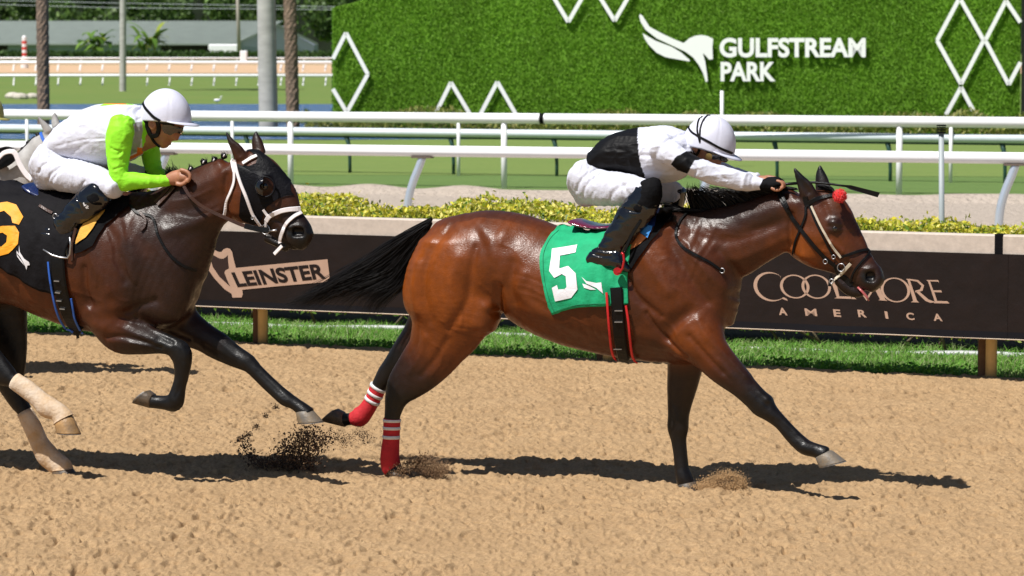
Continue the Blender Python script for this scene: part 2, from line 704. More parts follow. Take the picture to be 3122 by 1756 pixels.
def strap(fr, bvh, f, pts, width, mats, parent, name='strap', th=0.004, off=0.004, n=5, w=0.1, free=False, wl=None, smooth_n=True, pull=None):
    """a leather strap laid on the surface; pts in photo crop f; free: hangs in the plane w (or rows wl)"""
    P = cr([(a, b) for a, b in pts], n) if len(pts) > 1 else np.array(pts)
    pos, nor = [], []
    wv = None
    if wl is not None:
        wv = np.interp(np.linspace(0, 1, len(P)), np.linspace(0, 1, len(wl)), wl)
    for i, (a, b) in enumerate(P):
        if free:
            q = fr.pt(f, a, b, wv[i] if wv is not None else w)
            m = Vector((0, -1, 0.15)).normalized()
        else:
            q, m, ok = hit(fr, bvh, px(f, a, b), wv[i] if wv is not None else w)
            k = 0
            while pull is not None and not ok and k < 12:
                a, b = a + (pull[0] - a) * .05, b + (pull[1] - b) * .05
                q, m, ok = hit(fr, bvh, px(f, a, b), w)
                k += 1
        pos.append(q)
        nor.append(m)
    if smooth_n:
        nor = [sum((nor[max(0, min(len(nor) - 1, i + k))] for k in (-2, -1, 0, 1, 2)), Vector()).normalized() for i in range(len(nor))]
    pos = [q + m * off for q, m in zip(pos, nor)]
    vs_, fs = [], []
    for i, q in enumerate(pos):
        t = (pos[min(i + 1, len(pos) - 1)] - pos[max(i - 1, 0)])
        t = t.normalized() if t.length > 1e-9 else Vector((1, 0, 0))
        s = t.cross(nor[i]).normalized() * (width / 2)
        u = nor[i] * th
        c = 0.8
        vs_ += [q - s, q - s * c + u, q + s * c + u, q + s]
    for i in range(len(pos) - 1):
        b = i * 4
        for j in range(3):
            fs.append((b + j, b + j + 1, b + j + 5, b + j + 4))
        fs.append((b + 3, b, b + 4, b + 7))
    fs.append((0, 3, 2, 1))
    e = (len(pos) - 1) * 4
    fs.append((e, e + 1, e + 2, e + 3))
    mb = MB()
    mb.add(vs_, fs)
    return mb.build(name, mats, parent, smooth=False)


def hoof(fr, f, top, bot, w, lat0, lat1, mats, parent, name='hoof'):
    """top: coronet (back, front); bot: sole (heel, toe) in photo crop f"""
    a0, a1 = fr.pt(f, *top[0], w), fr.pt(f, *top[1], w)
    b0, b1 = fr.pt(f, *bot[0], w), fr.pt(f, *bot[1], w)
    n = 18
    vs_, fs = [], []
    for li, t in enumerate((0.0, 0.08, 0.5, 0.93, 1.0, 1.0)):
        h0 = a0.lerp(b0, t)
        h1 = a1.lerp(b1, t)
        c = (h0 + h1) / 2
        ex = (h1 - h0) / 2
        lat = lat0 + (lat1 - lat0) * t
        sc = 1.0
        if li == 0: sc = 0.9
        if li == 5: sc = 0.75
        for j in range(n):
            an = 2 * math.pi * j / n
            ca, sa = math.cos(an), math.sin(an)
            ca = max(ca, -0.82)
            vs_.append(c + ex * (ca * sc) + Vector((0, sa * lat * sc, 0)))
    L_ = 6
    for i in range(L_ - 1):
        for j in range(n):
            fs.append((i * n + j, i * n + (j + 1) % n, (i + 1) * n + (j + 1) % n, (i + 1) * n + j))
    fs.append(tuple(range(n)))
    fs.append(tuple((L_ - 1) * n + j for j in reversed(range(n))))
    o = MB().add(vs_, fs).build(name, mats, parent, smooth=True)
    # thin shoe
    sv, sf = [], []
    dn = ((b0 + b1) / 2 - (a0 + a1) / 2).normalized()
    c = (b0 + b1) / 2
    ex = (b1 - b0) / 2
    m = 14
    for j in range(m):
        an = -2.4 + 4.8 * j / (m - 1)
        for rr in (1.0, 0.76):
            p = c + ex * (math.cos(an) * rr) + Vector((0, math.sin(an) * lat1 * rr, 0))
            sv += [p, p + dn * 0.005]
    for j in range(m - 1):
        b = j * 4
        sf += [(b, b + 4, b + 5, b + 1), (b + 2, b + 3, b + 7, b + 6), (b + 1, b + 5, b + 7, b + 3), (b, b + 2, b + 6, b + 4)]
    MB().add(sv, sf).build('horseshoe', M['shoe'], o)
    return o


def hair(fr, guides, count, width, mats, parent, name, f, wj=0.03, jit=6, seg=10, taper=0.15, w0=0.0, curl=0.0, seed=1, wgs=None):
    """strands that follow interpolated guide curves (points in photo crop f)"""
    r = np.random.default_rng(seed)
    G_ = [cr(g, max(2, int(round(seg * 2 / max(1, len(g) - 1))))) for g in guides]
    tt = np.linspace(0, 1, seg + 1)
    G_ = [np.stack([np.interp(tt, np.linspace(0, 1, len(g)), g[:, k]) for k in (0, 1)], 1) for g in G_]
    G_ = np.array(G_)
    V, Q = [], []
    for i in range(count):
        u = r.random() * (len(G_) - 1)
        a = int(min(u, len(G_) - 2)) if len(G_) > 1 else 0
        fr_ = u - a
        c = G_[a] * (1 - fr_) + G_[min(a + 1, len(G_) - 1)] * fr_
        ln = 0.66 + 0.34 * r.random() ** 0.6
        c = np.stack([np.interp(tt * ln, tt, c[:, k]) for k in (0, 1)], 1)
        off = r.normal(0, jit, 2)
        ph = r.random() * 6.28
        c = c + off[None, :] * (0.35 + tt[:, None]) + np.stack([np.sin(tt * 5 + ph), np.cos(tt * 6 + ph)], 1) * curl * tt[:, None]
        wv = w0 + r.normal(0, wj) * (0.4 + tt) + (np.interp(u, range(len(wgs)), wgs) if wgs else 0)
        pts = [fr.pt(f, c[k, 0], c[k, 1], float(wv[k])) for k in range(seg + 1)]
        wd = width * (0.6 + 0.8 * r.random())
        b = len(V)
        for k, p in enumerate(pts):
            t = (pts[min(k + 1, seg)] - pts[max(k - 1, 0)]).normalized()
            s = t.cross(Vector((0, 1, 0)))
            s = s.normalized() if s.length > 1e-6 else Vector((1, 0, 0))
            u2 = t.cross(s)
            rad = wd * (1 - (1 - taper) * (k / seg) ** 1.5)
            for j in range(3):
                an = 2.0944 * j + ph
                V.append(p + s * (math.cos(an) * rad) + u2 * (math.sin(an) * rad))
        for k in range(seg):
            for j in range(3):
                j2 = (j + 1) % 3
                Q.append((b + k * 3 + j, b + k * 3 + j2, b + (k + 1) * 3 + j2, b + (k + 1) * 3 + j))
    return link(name, np_mesh(name, np.array([tuple(p) for p in V]), quads=Q), mats, parent)


def drape(fr, bvh, f, top, bottom, nu, nv, off, mats, parent, name, w=0.2, wrinkle=0.004, th=0.005, mirror=True, left=None, right=None, seed=3):
    """a cloth laid over the animal: Coons patch between photo curves dropped onto the body surface, mirrored to the far side"""
    T_ = cr(top, 8)
    B_ = cr(bottom, 8)

    def ev(c, t):
        x = np.linspace(0, 1, len(c))
        return np.stack([np.interp(t, x, c[:, 0]), np.interp(t, x, c[:, 1])], -1)
    Lc = cr(left, 8) if left is not None else np.array([top[0], bottom[0]], float)
    Rc = cr(right, 8) if right is not None else np.array([top[-1], bottom[-1]], float)
    us = np.linspace(0, 1, nu)
    vs2 = np.linspace(0, 1, nv)
    t_, b_ = ev(T_, us), ev(B_, us)
    l_, r_ = ev(Lc, vs2), ev(Rc, vs2)
    Vv = []
    for i in range(nu):
        for j in range(nv):
            u, v = us[i], vs2[j]
            p = (1 - v) * t_[i] + v * b_[i] + (1 - u) * l_[j] + u * r_[j] - ((1 - u) * (1 - v) * t_[0] + u * (1 - v) * t_[-1] + (1 - u) * v * b_[0] + u * v * b_[-1])
            q, n, ok = hit(fr, bvh, px(f, p[0], p[1]), w)
            if not ok:
                k = 0
                while not ok and k < 14:
                    p[1] += 4 * FR[f][2] / 2
                    q, n, ok = hit(fr, bvh, px(f, p[0], p[1]), w)
                    k += 1
            Vv.append([q, n])
    # smooth the dropped sheet a little so that it hangs like cloth
    P3 = np.array([tuple(a) for a, _ in Vv]).reshape(nu, nv, 3)
    N3 = np.array([tuple(n) for _, n in Vv]).reshape(nu, nv, 3)
    for it in range(4):
        P3[1:-1, 1:-1] = 0.5 * P3[1:-1, 1:-1] + 0.125 * (P3[:-2, 1:-1] + P3[2:, 1:-1] + P3[1:-1, :-2] + P3[1:-1, 2:])
        N3[1:-1, 1:-1] = 0.5 * N3[1:-1, 1:-1] + 0.125 * (N3[:-2, 1:-1] + N3[2:, 1:-1] + N3[1:-1, :-2] + N3[1:-1, 2:])
    N3 /= np.linalg.norm(N3, axis=2, keepdims=True)
    wr = (vnoise(P3 * np.array([1, 1, 0.45]), 16.0) - 0.5) * 2 * wrinkle + (vnoise(P3 * np.array([1.0, 1, 0.35]) + 5, 34.0) - 0.5) * wrinkle
    P3 = P3 + N3 * (off + wr)[..., None]
    V1 = P3.reshape(-1, 3)
    V0 = (P3 - N3 * th).reshape(-1, 3)
    n1 = nu * nv
    V_ = np.concatenate([V1, V0])
    Q = []
    for i in range(nu - 1):
        for j in range(nv - 1):
            a, b, c, d = i * nv + j, (i + 1) * nv + j, (i + 1) * nv + j + 1, i * nv + j + 1
            Q.append((a, d, c, b))
            Q.append((a + n1, b + n1, c + n1, d + n1))
    ring = [i * nv for i in range(nu)] + [(nu - 1) * nv + j for j in range(1, nv)] + [i * nv + nv - 1 for i in range(nu - 2, -1, -1)] + [j for j in range(nv - 2, 0, -1)]
    for k in range(len(ring)):
        a, b = ring[k], ring[(k + 1) % len(ring)]
        Q.append((a, b, b + n1, a + n1))
    top_row = [i * nv for i in range(nu)]
    if mirror:
        m = len(V_)
        Vm = V_.copy()
        Vm[:, 1] *= -1
        V_ = np.concatenate([V_, Vm])
        Q += [tuple(m + i for i in reversed(q)) for q in list(Q)]
        for k in range(nu - 1):     # join across the back
            a, b = top_row[k], top_row[k + 1]
            Q.append((a, b, b + m, a + m))
    me = np_mesh(name, V_, quads=Q)
    o = link(name, me, mats, parent)
    bv = BVHTree.FromPolygons([tuple(p) for p in V1], [q for q in Q if max(q) < n1])
    return o, bv


def decal(fr, bvh, f, loops, off, mats, parent, name, w=0.2, cuts=4, th=0.0015, pull=None):
    """flat shape (outer loop + holes) in photo crop f, laid on a surface"""
    polys = [[Vector((a, b, 0)) for a, b in lp] for lp in loops]
    tri = tessellate_polygon(polys)
    flat = [p for lp in polys for p in lp]
    bm = bmesh.new()
    vv = [bm.verts.new(p) for p in flat]
    for t in tri:
        try: bm.faces.new([vv[i] for i in t])
        except ValueError: pass
    if cuts: bmesh.ops.subdivide_edges(bm, edges=list(bm.edges), cuts=cuts, use_grid_fill=True)
    for v in bm.verts:
        q, n, ok = hit(fr, bvh, px(f, v.co.x, v.co.y), w)
        k = 0
        while pull is not None and not ok and k < 16:
            v.co.x += (pull[0] - v.co.x) * .03
            v.co.y += (pull[1] - v.co.y) * .03
            q, n, ok = hit(fr, bvh, px(f, v.co.x, v.co.y), w)
            k += 1
        v.co = q + n * off
    me = bpy.data.meshes.new(name)
    bm.to_mesh(me)
    bm.free()
    for p in me.polygons: p.use_smooth = True
    o = link(name, me, mats, parent)
    return o


def wrap_tube(fr, rows, mats, parent, name, grow=0.004, n=20, sub=4):
    """a bandage or boot round a limb, rows as for stations"""
    st = cr(np.array(stations(fr, rows)), sub)
    mb = MB()
    vs_, fs = [], []
    for i, r in enumerate(st):
        c = Vector(r[:3])
        t = Vector(st[min(i + 1, len(st) - 1)][:3]) - Vector(st[max(i - 1, 0)][:3])
        t.normalize()
        e2 = Vector((0, 1, 0))
        e2 = (e2 - t * e2.dot(t)).normalized()
        e1 = t.cross(e2)
        for j in range(n):
            an = 2 * math.pi * j / n
            vs_.append(c + e1 * (math.cos(an) * (r[3] + grow)) + e2 * (math.sin(an) * (r[4] + grow)))
    for i in range(len(st) - 1):
        for j in range(n):
            fs.append((i * n + j, i * n + (j + 1) % n, (i + 1) * n + (j + 1) % n, (i + 1) * n + j))
    fs.append(tuple(range(n)))
    fs.append(tuple((len(st) - 1) * n + j for j in reversed(range(n))))
    return MB().add(vs_, fs).build(name, mats, parent, smooth=True)


M = {}
M['steel'] = mat('steel', (0.42, 0.42, 0.44), 0.4, 1.0)
M['shoe'] = mat('worn_shoe', (0.2, 0.19, 0.18), 0.6, 0.6, var=.3, scale=40)
M['brass'] = mat('brass', (0.6, 0.42, 0.14), 0.3, 1.0)
M['coat5'] = coat_mat('bay_coat', 0.43, 0.34)
M['coat6'] = coat_mat('dark_bay_coat', 0.48, 0.24)
M['coat3'] = coat_mat('grey_coat', 0.55, 0.1)
M['hair'] = mat('black_hair', (0.005, 0.0045, 0.005), 0.42, spec=0.25, var=0.3, scale=40)
M['hoof_dark'] = mat('hoof_dark', (0.03, 0.028, 0.027), 0.5, col2=(0.13, 0.09, 0.055), scale=22, bump=0.3, bscale=90)
M['hoof_pale'] = mat('hoof_pale', (0.1, 0.1, 0.1), 0.5, col2=(0.2, 0.14, 0.075), scale=18, bump=0.3, bscale=90)
M['hoof_tan'] = mat('hoof_tan', (0.42, 0.24, 0.09), 0.5, col2=(0.2, 0.13, 0.07), scale=14, bump=0.3, bscale=90)
M['eye'] = mat('eye', (0.006, 0.004, 0.003), 0.08, coat=1.0, crough=0.03)
M['leather'] = mat('black_leather', (0.004, 0.004, 0.0045), 0.4, spec=0.22, bump=0.2, bscale=120, var=0.2, scale=30)
M['brown_leather'] = mat('brown_leather', (0.045, 0.017, 0.01), 0.42, bump=0.2, bscale=120, var=0.25, scale=20)
M['tan_strap'] = mat('pale_strap', (0.5, 0.44, 0.34), 0.6, var=0.15, scale=60)
M['white_strap'] = mat('white_strap', (0.76, 0.72, 0.74), 0.45, var=0.06, scale=30)
M['red_wrap'] = mat('red_wrap', (0.48, 0.012, 0.02), 0.75, bump=0.4, bscale=70, var=0.12, scale=25)
M['white_tape'] = mat('white_tape', (0.68, 0.67, 0.68), 0.7, var=0.08, scale=40, bump=0.2)
M['bandage'] = mat('tan_bandage', (0.62, 0.52, 0.42), 0.85, col2=(0.48, 0.3, 0.14), scale=9, bump=0.6, bscale=55)

# ---- the bay horse in front (number 5)
F5 = Frame(0.13, 17.9, 22)
h5 = empty('racehorse', F5.mat, 'glossy bay racehorse stretched out ahead, wearing the green number 5 cloth', 'horse', 'racehorses on the dirt')
_bay = 0.12
trunk5 = [('B', 735, 175, 'B', 700, 400, 0, .11, 0.20), ('B', 800, 112, 'B', 770, 500, 0, .19, 0.20), ('B', 900, 84, 'B', 900, 550, 0, .25, 0.20),
          ('B', 1010, 67, 'B', 1020, 565, 0, .265, 0.22), ('B', 1120, 73, 'B', 1120, 570, 0, .265, 0.25), ('B', 1230, 102, 'B', 1215, 615, 0, .27, 0.22),
          ('B', 1340, 147, 'B', 1325, 685, 0, .28, 0.22), ('B', 1450, 165, 'B', 1450, 735, 0, .29, 0.25), ('B', 1570, 165, 'B', 1560, 765, 0, .29, 0.30),
          ('B', 1690, 150, 'B', 1680, 792, 0, .275, 0.35), ('A', 800, 795, 'E', 630, 347, 0, .25, 0.40), ('A', 930, 752, 'E', 760, 352, 0, .235, 0.40),
          ('A', 1060, 765, 'E', 880, 338, 0, .22, 0.40), ('S', 2130, 720, 'S', 2160, 1070, 0, .18, 0.43), ('S', 2175, 800, 'S', 2190, 1010, 0, .11, 0.43)]
neck5 = [('A', 960, 770, 'S', 2150, 1040, 0, .17, .38), ('A', 1090, 745, 'A', 1315, 1330, 0, .15, .4), ('A', 1200, 722, 'A', 1385, 1215, 0, .13, .42),
         ('A', 1340, 695, 'A', 1480, 1140, 0, .115, .4), ('A', 1480, 660, 'A', 1590, 1065, 0, .1, .36), ('A', 1620, 610, 'A', 1680, 1005, 0, .092, .32),
         ('A', 1740, 582, 'A', 1745, 940, 0, .088, .28), ('A', 1830, 572, 'A', 1790, 850, 0, .08, .25)]
head5 = ST('A', [(1850, 565, 1755, 900, 0, .078, .2), (1930, 560, 1772, 1000, 0, .085, .12), (2010, 605, 1815, 1075, 0, .092, .1), (2075, 690, 1885, 1122, 0, .092, .15),
                 (2130, 780, 1955, 1142, 0, .078, .28), (2182, 875, 2020, 1158, 0, .065, .4), (2235, 975, 2075, 1182, 0, .056, .5), (2290, 1055, 2120, 1205, 0, .054, .55),
                 (2335, 1125, 2190, 1235, 0, .057, .75), (2346, 1185, 2265, 1268, 0, .047, .9)])
lip5 = ST('A', [(2055, 1150, 2060, 1225, 0, .045, .8), (2110, 1190, 2110, 1280, 0, .042, .9), (2170, 1225, 2160, 1305, 0, .036, .9), (2215, 1262, 2205, 1298, 0, .025, .9)])
ear5n = ST('A', [(1815, 690, 1925, 640, .05, .026, .5), (1790, 590, 1890, 585, .065, .024, .6), (1772, 520, 1832, 530, .07, .016, .8), (1757, 455, 1772, 462, .075, .006, 1)])
ear5f = ST('A', [(1905, 610, 2010, 620, -.05, .026, .6), (1903, 530, 1988, 560, -.06, .024, .65), (1908, 475, 1962, 500, -.065, .016, .8), (1926, 435, 1938, 442, -.065, .006, 1)])
hindN5 = ST('B', [(690, 230, 1010, 260, .12, .13, .02), (632, 350, 1050, 380, .135, .14, .0), (612, 460, 1075, 480, .135, .135, .02), (620, 560, 1055, 570, .135, .12, .08),
                  (640, 640, 1000, 640, .13, .1, .18), (640, 710, 935, 710, .13, .083, .22), (625, 775, 875, 775, .13, .07, .3), (575, 850, 790, 858, .13, .06, .6),
                  (530, 920, 695, 935, .13, .05, .85), (521, 985, 635, 990, .13, .044, 1), (521, 1040, 606, 1045, .13, .038, 1), (520, 1090, 592, 1090, .13, .036, 1),
                  (515, 1180, 587, 1180, .125, .035, 1), (507, 1265, 585, 1265, .125, .042, 1), (510, 1315, 592, 1315, .12, .044, 1), (535, 1345, 610, 1345, .12, .045, 1)])
hindF5 = ST('B', [(700, 300, 950, 300, -.13, .12, .15), (660, 450, 960, 450, -.14, .12, .15), (640, 580, 900, 580, -.14, .1, .3), (610, 670, 800, 690, -.14, .08, .6),
                  (555, 745, 690, 790, -.14, .065, .9), (515, 810, 610, 855, -.14, .055, 1), (488, 850, 570, 900, -.14, .048, 1), (462, 908, 528, 945, -.14, .04, 1),
                  (430, 980, 490, 1015, -.14, .035, 1), (400, 1025, 462, 1065, -.14, .038, 1), (366, 1050, 430, 1108, -.14, .044, 1), (345, 1062, 368, 1118, -.14, .036, 1), (318, 1062, 330, 1125, -.14, .038, 1)])
foreN5 = ST('E', [(960, 90, 760, 260, .12, .11, .2), (1005, 165, 815, 305, .13, .1, .2), (1050, 262, 878, 350, .13, .085, .3), (1112, 352, 955, 412, .13, .07, .5), (1182, 438, 1060, 488, .125, .056, .75),
                  (1240, 503, 1130, 550, .125, .05, .95), (1288, 555, 1172, 588, .12, .051, 1), (1315, 603, 1230, 622, .12, .044, 1), (1355, 645, 1290, 672, .12, .036, 1),
                  (1410, 703, 1342, 735, .12, .034, 1), (1455, 742, 1388, 785, .12, .04, 1), (1482, 760, 1425, 813, .12, .044, 1), (1530, 778, 1478, 826, .12, .036, 1), (1566, 792, 1500, 838, .12, .04, 1)])
foreF5 = ST('E', [(740, 250, 950, 250, -.1, .1, .45), (738, 330, 925, 330, -.11, .085, .5), (738, 400, 908, 400, -.12, .074, .6), (736, 480, 885, 480, -.12, .064, .7), (738, 560, 860, 560, -.12, .055, .8),
                  (740, 625, 846, 625, -.12, .053, 1), (738, 685, 843, 690, -.12, .05, 1), (756, 745, 833, 750, -.12, .04, 1), (768, 820, 838, 820, -.12, .035, 1), (774, 890, 846, 890, -.12, .037, 1),
                  (781, 940, 862, 930, -.12, .044, 1), (790, 985, 875, 965, -.12, .042, 1)])
ch5 = [dict(st=trunk5, k=.02, cap=.3), dict(st=neck5, k=.07, cap=.3), dict(st=head5, k=.03, cap=.35), dict(st=lip5, k=.015), dict(st=hindN5, k=.04, cap=.35, leg=1), dict(st=hindF5, k=.04, cap=.35, leg=1),
       dict(st=foreN5, k=.05, cap=.35, leg=1), dict(st=foreF5, k=.04, cap=.35, leg=1), dict(st=ear5n, k=.02, cap=.4), dict(st=ear5f, k=.02, cap=.4)]
ch5 += [  # shoulder, breast, cheek, brow
    dict(st=ST('A', [(760, 880, 960, 840, .14, .07, .25), (700, 1080, 1010, 1040, .15, .09, .22), (740, 1270, 1080, 1200, .15, .09, .2), (800, 1400, 1130, 1330, .15, .08, .2)]), k=.05, cap=.4),
    dict(st=ST('A', [(1080, 1060, 1300, 1180, .07, .08, .4), (1060, 1250, 1320, 1330, .08, .09, .35), (1080, 1400, 1290, 1440, .09, .08, .35), (1040, 1500, 1265, 1540, .1, .075, .35), (980, 1590, 1200, 1640, .11, .06, .35)]), k=.07, cap=.6),
    dict(st=ST('A', [(1800, 860, 1960, 930, .035, .058, .06), (1790, 980, 1930, 1060, .035, .056, .06)]), k=.03, cap=.6),
    dict(st=ST('A', [(1990, 800, 2060, 815, .07, .028, .5), (1985, 850, 2070, 870, .072, .028, .6)]), k=.025, cap=.5),
    dict(st=ST('B', [(990, 560, 1090, 520, .14, .09, .15), (960, 640, 1060, 610, .14, .09, .2)]), k=.06, cap=.5)]
gr5 = [('B', [(830, 150), (760, 300), (735, 450), (760, 600)], .03, -.012), ('B', [(690, 330), (675, 450), (690, 560)], .035, .010), ('B', [(900, 300), (870, 450), (860, 600)], .05, .012),
       ('B', [(985, 250), (960, 400), (925, 540), (850, 640)], .025, -.010), ('B', [(1095, 445), (1085, 510), (1060, 570)], .03, -.022), ('B', [(1100, 190)], .05, .014), ('B', [(1170, 330), (1150, 430), (1170, 510)], .035, -.014),
       ('B', [(1230, 380), (1210, 460), (1280, 540), (1420, 610)], .03, .008), ('B', [(830, 700), (770, 790), (690, 880)], .02, -.008), ('B', [(720, 690), (690, 780), (640, 860)], .02, .007),
       ('B', [(880, 110), (960, 150), (1010, 230)], .03, -.008), ('B', [(960, 130), (1040, 200), (1080, 290)], .035, .008),
       ('B', [(1170, 560), (1300, 640), (1500, 700), (1640, 730)], .03, -.006), ('B', [(1250, 560), (1400, 630)], .03, .006),
       ('A', [(860, 860), (980, 1020), (1100, 1200), (1180, 1330)], .03, -.012), ('A', [(760, 960), (850, 1120), (960, 1260)], .035, .010), ('A', [(690, 1180), (760, 1300), (900, 1420)], .022, -.014),
       ('A', [(940, 800), (1050, 930), (1180, 1120), (1290, 1250)], .035, .010), ('A', [(1240, 1010), (1330, 1140), (1330, 1290)], .028, -.012), ('A', [(1080, 900), (1300, 930), (1500, 880), (1680, 800)], .035, -.010, .12),
       ('A', [(1150, 1000), (1350, 1060), (1560, 990), (1700, 920)], .03, .007, .12), ('A', [(1420, 780), (1600, 720), (1760, 680)], .035, .006, .1), ('A', [(1500, 860), (1620, 830)], .03, -.007, .1),
       ('A', [(1745, 760), (1730, 860), (1735, 960)], .018, -.012, .09), ('A', [(2010, 940), (2080, 1000), (2130, 1060)], .012, .007, .07), ('A', [(1960, 960), (2030, 1060)], .016, -.006, .08), ('A', [(1955, 700), (1985, 760)], .018, -.008, .08),
       ('A', [(2130, 880), (2200, 1000)], .015, -.005, .06), ('A', [(2180, 1150), (2150, 1200)], .008, -.008, .06), ('A', [(2225, 1120), (2300, 1110), (2325, 1180)], .012, .006, .05),
       ('E', [(640, 90), (700, 190), (830, 320)], .014, -.012), ('E', [(900, 130), (960, 230), (1060, 340), (1130, 420)], .018, .007), ('E', [(860, 210), (940, 310), (1020, 400)], .016, -.008), ('E', [(1240, 540)], .02, .006), ('E', [(1300, 650), (1420, 770)], .008, -.005),
       ('E', [(330, 190), (430, 230), (560, 230)], .02, -.004), ('E', [(600, 210), (700, 260), (780, 310)], .04, .008)]
gr5 += [(f, p, .008, a, w) for f, p, a, w in (
    ('A', [(1960, 1000), (2020, 1010), (2070, 1050), (2100, 1090)], .0045, .07), ('A', [(2060, 900), (2090, 960), (2080, 1020)], .004, .07), ('A', [(2000, 900), (1990, 960), (2020, 1020)], -.003, .08), ('A', [(1900, 900), (1920, 1000), (1980, 1080)], .003, .085),
    ('A', [(1995, 835), (2040, 850), (2075, 845)], -.005, .08), ('A', [(1990, 815), (2030, 812), (2065, 825)], .004, .08), ('A', [(2000, 880), (2040, 885), (2070, 875)], -.004, .08),
    ('A', [(1000, 900), (1080, 960), (1100, 1040), (1180, 1110), (1200, 1180)], .004, .17), ('A', [(820, 1010), (900, 1100), (930, 1180), (1010, 1260)], .004, .22), ('A', [(900, 1060), (960, 1040), (1020, 1080)], .003, .2), ('A', [(1300, 880), (1420, 900), (1560, 860)], .003, .12),
    ('A', [(1010, 1180), (1060, 1260), (1120, 1330)], -.004, .19), ('A', [(1100, 800), (1160, 860), (1230, 890)], -.003, .14), ('A', [(1180, 780), (1230, 840), (1310, 860)], .003, .13),
    ('B', [(1190, 470), (1280, 500), (1400, 570), (1520, 640)], .004, .27), ('B', [(1150, 380), (1240, 400), (1330, 440)], -.004, .27), ('B', [(1160, 430), (1230, 445), (1300, 480)], .004, .27), ('B', [(860, 470), (900, 560), (890, 640)], .004, .24), ('B', [(990, 430), (1030, 470), (1060, 520)], .004, .24), ('B', [(800, 600), (860, 650), (920, 660)], .004, .22),
    ('B', [(760, 720), (800, 760), (790, 820), (740, 880)], .004, .2), ('B', [(570, 900), (580, 960), (570, 1040)], -.004, .16), ('B', [(545, 960), (548, 1060)], .003, .16), ('B', [(1080, 230), (1150, 260), (1200, 330)], .003, .26), ('B', [(690, 640), (680, 720), (640, 800)], -.005, .2), ('B', [(1480, 640), (1500, 700)], -.003, .28), ('B', [(1520, 620), (1540, 700)], -.003, .28), ('B', [(1560, 640), (1575, 710)], -.003, .28),
    ('E', [(700, 120), (760, 180), (800, 260)], .004, .24), ('E', [(940, 160), (1010, 270), (1080, 360), (1150, 440)], .004, .2), ('E', [(900, 250), (980, 350), (1060, 440)], -.005, .19), ('E', [(1010, 330), (1090, 430)], .004, .18), ('E', [(1170, 490), (1220, 540), (1260, 580)], -.004, .16), ('E', [(1210, 500), (1260, 545)], .004, .16), ('E', [(1290, 640), (1360, 710), (1420, 780)], -.005, .15), ('E', [(1320, 640), (1400, 715)], .003, .15), ('E', [(790, 760), (800, 900)], -.004, -.1), ('E', [(770, 580), (790, 650)], .004, -.08), ('E', [(600, 300), (700, 330)], -.003, .22), ('E', [(560, 250), (680, 280), (760, 320)], .003, .22))]
cut5 = [dict(st=ST('A', [(2225, 1140, 2265, 1190, .06, .03, 1), (2262, 1132, 2290, 1200, .055, .032, 1)]), k=.012), dict(st=ST('A', [(2225, 1140, 2265, 1190, -.06, .03, 1), (2262, 1132, 2290, 1200, -.055, .032, 1)]), k=.012),
        dict(st=ST('A', [(1835, 620, 1880, 615, .09, .016, 1), (1790, 540, 1830, 545, .095, .012, 1)]), k=.01)]


def patch5(v, c):
    e = F5.pt('A', 2262, 1168, 0)
    d = np.hypot(v[:, 0] - e.x, v[:, 2] - e.z)
    c = np.maximum(c, 1.0 - np.clip((d - 0.03) / 0.05, 0, 1) * 1.0)
    # darker line of the back
    t = F5.pt('B', 1100, 70, 0)
    c = c + 0.25 * np.clip((v[:, 2] - (t.z - 0.10)) / 0.10, 0, 1) * (np.abs(v[:, 1]) < 0.13)
    return c


body5, bvh5 = sculpt_body('body', F5, (-1.85, -0.42, -0.05), (2.3, 0.42, 2.05), 0.0072, ch5, gr5, cut5, BAY, M['coat5'], h5, noise=0.14, patch=patch5)
hoof(F5, 'E', ((1497, 840), (1580, 797)), ((1512, 888), (1657, 855)), .12, .046, .06, M['hoof_pale'], h5)
hoof(F5, 'E', ((788, 975), (878, 960)), ((792, 1022), (905, 1010)), -.12, .046, .058, M['hoof_dark'], h5)
hoof(F5, 'B', ((530, 1338), (612, 1345)), ((545, 1385), (655, 1385)), .12, .046, .058, M['hoof_dark'], h5)
hoof(F5, 'B', ((318, 1050), (330, 1132)), ((292, 1035), (214, 1103)), -.14, .042, .052, M['hoof_dark'], h5)

# hair of the front horse
tail5 = [[(2325, 235), (2200, 290), (1980, 410), (1760, 560), (1560, 680), (1380, 800), (1190, 895), (985, 955)],
         [(2330, 255), (2190, 370), (2030, 510), (1860, 630), (1660, 720), (1460, 800), (1290, 895), (1120, 970)],
         [(2330, 275), (2200, 420), (2080, 570), (1950, 690), (1790, 760), (1610, 820), (1430, 900), (1320, 990)],
         [(2330, 295), (2220, 470), (2130, 630), (2050, 740), (1960, 800), (1870, 850), (1800, 930), (1780, 1020)],
         [(2335, 310), (2245, 510), (2180, 670), (2120, 770), (2050, 840), (1980, 900), (1910, 970), (1880, 1050)]]
hair(F5, [[(a, b) for a, b in g] for g in tail5], 950, 0.0025, M['hair'], h5, 'tail', 'T', wj=0.03, jit=15, seg=16, curl=24, seed=4)
hair(F5, [[(2360, 190), (2250, 250), (2120, 330), (1990, 440), (1860, 540)], [(2360, 230), (2260, 340), (2150, 470), (2050, 580), (1960, 670)], [(2350, 250), (2270, 400), (2200, 540), (2130, 660), (2060, 740)]],
     210, 0.0038, M['hair'], h5, 'tail_root', 'T', wj=0.028, jit=15, seg=8, curl=8, seed=5, taper=0.3)
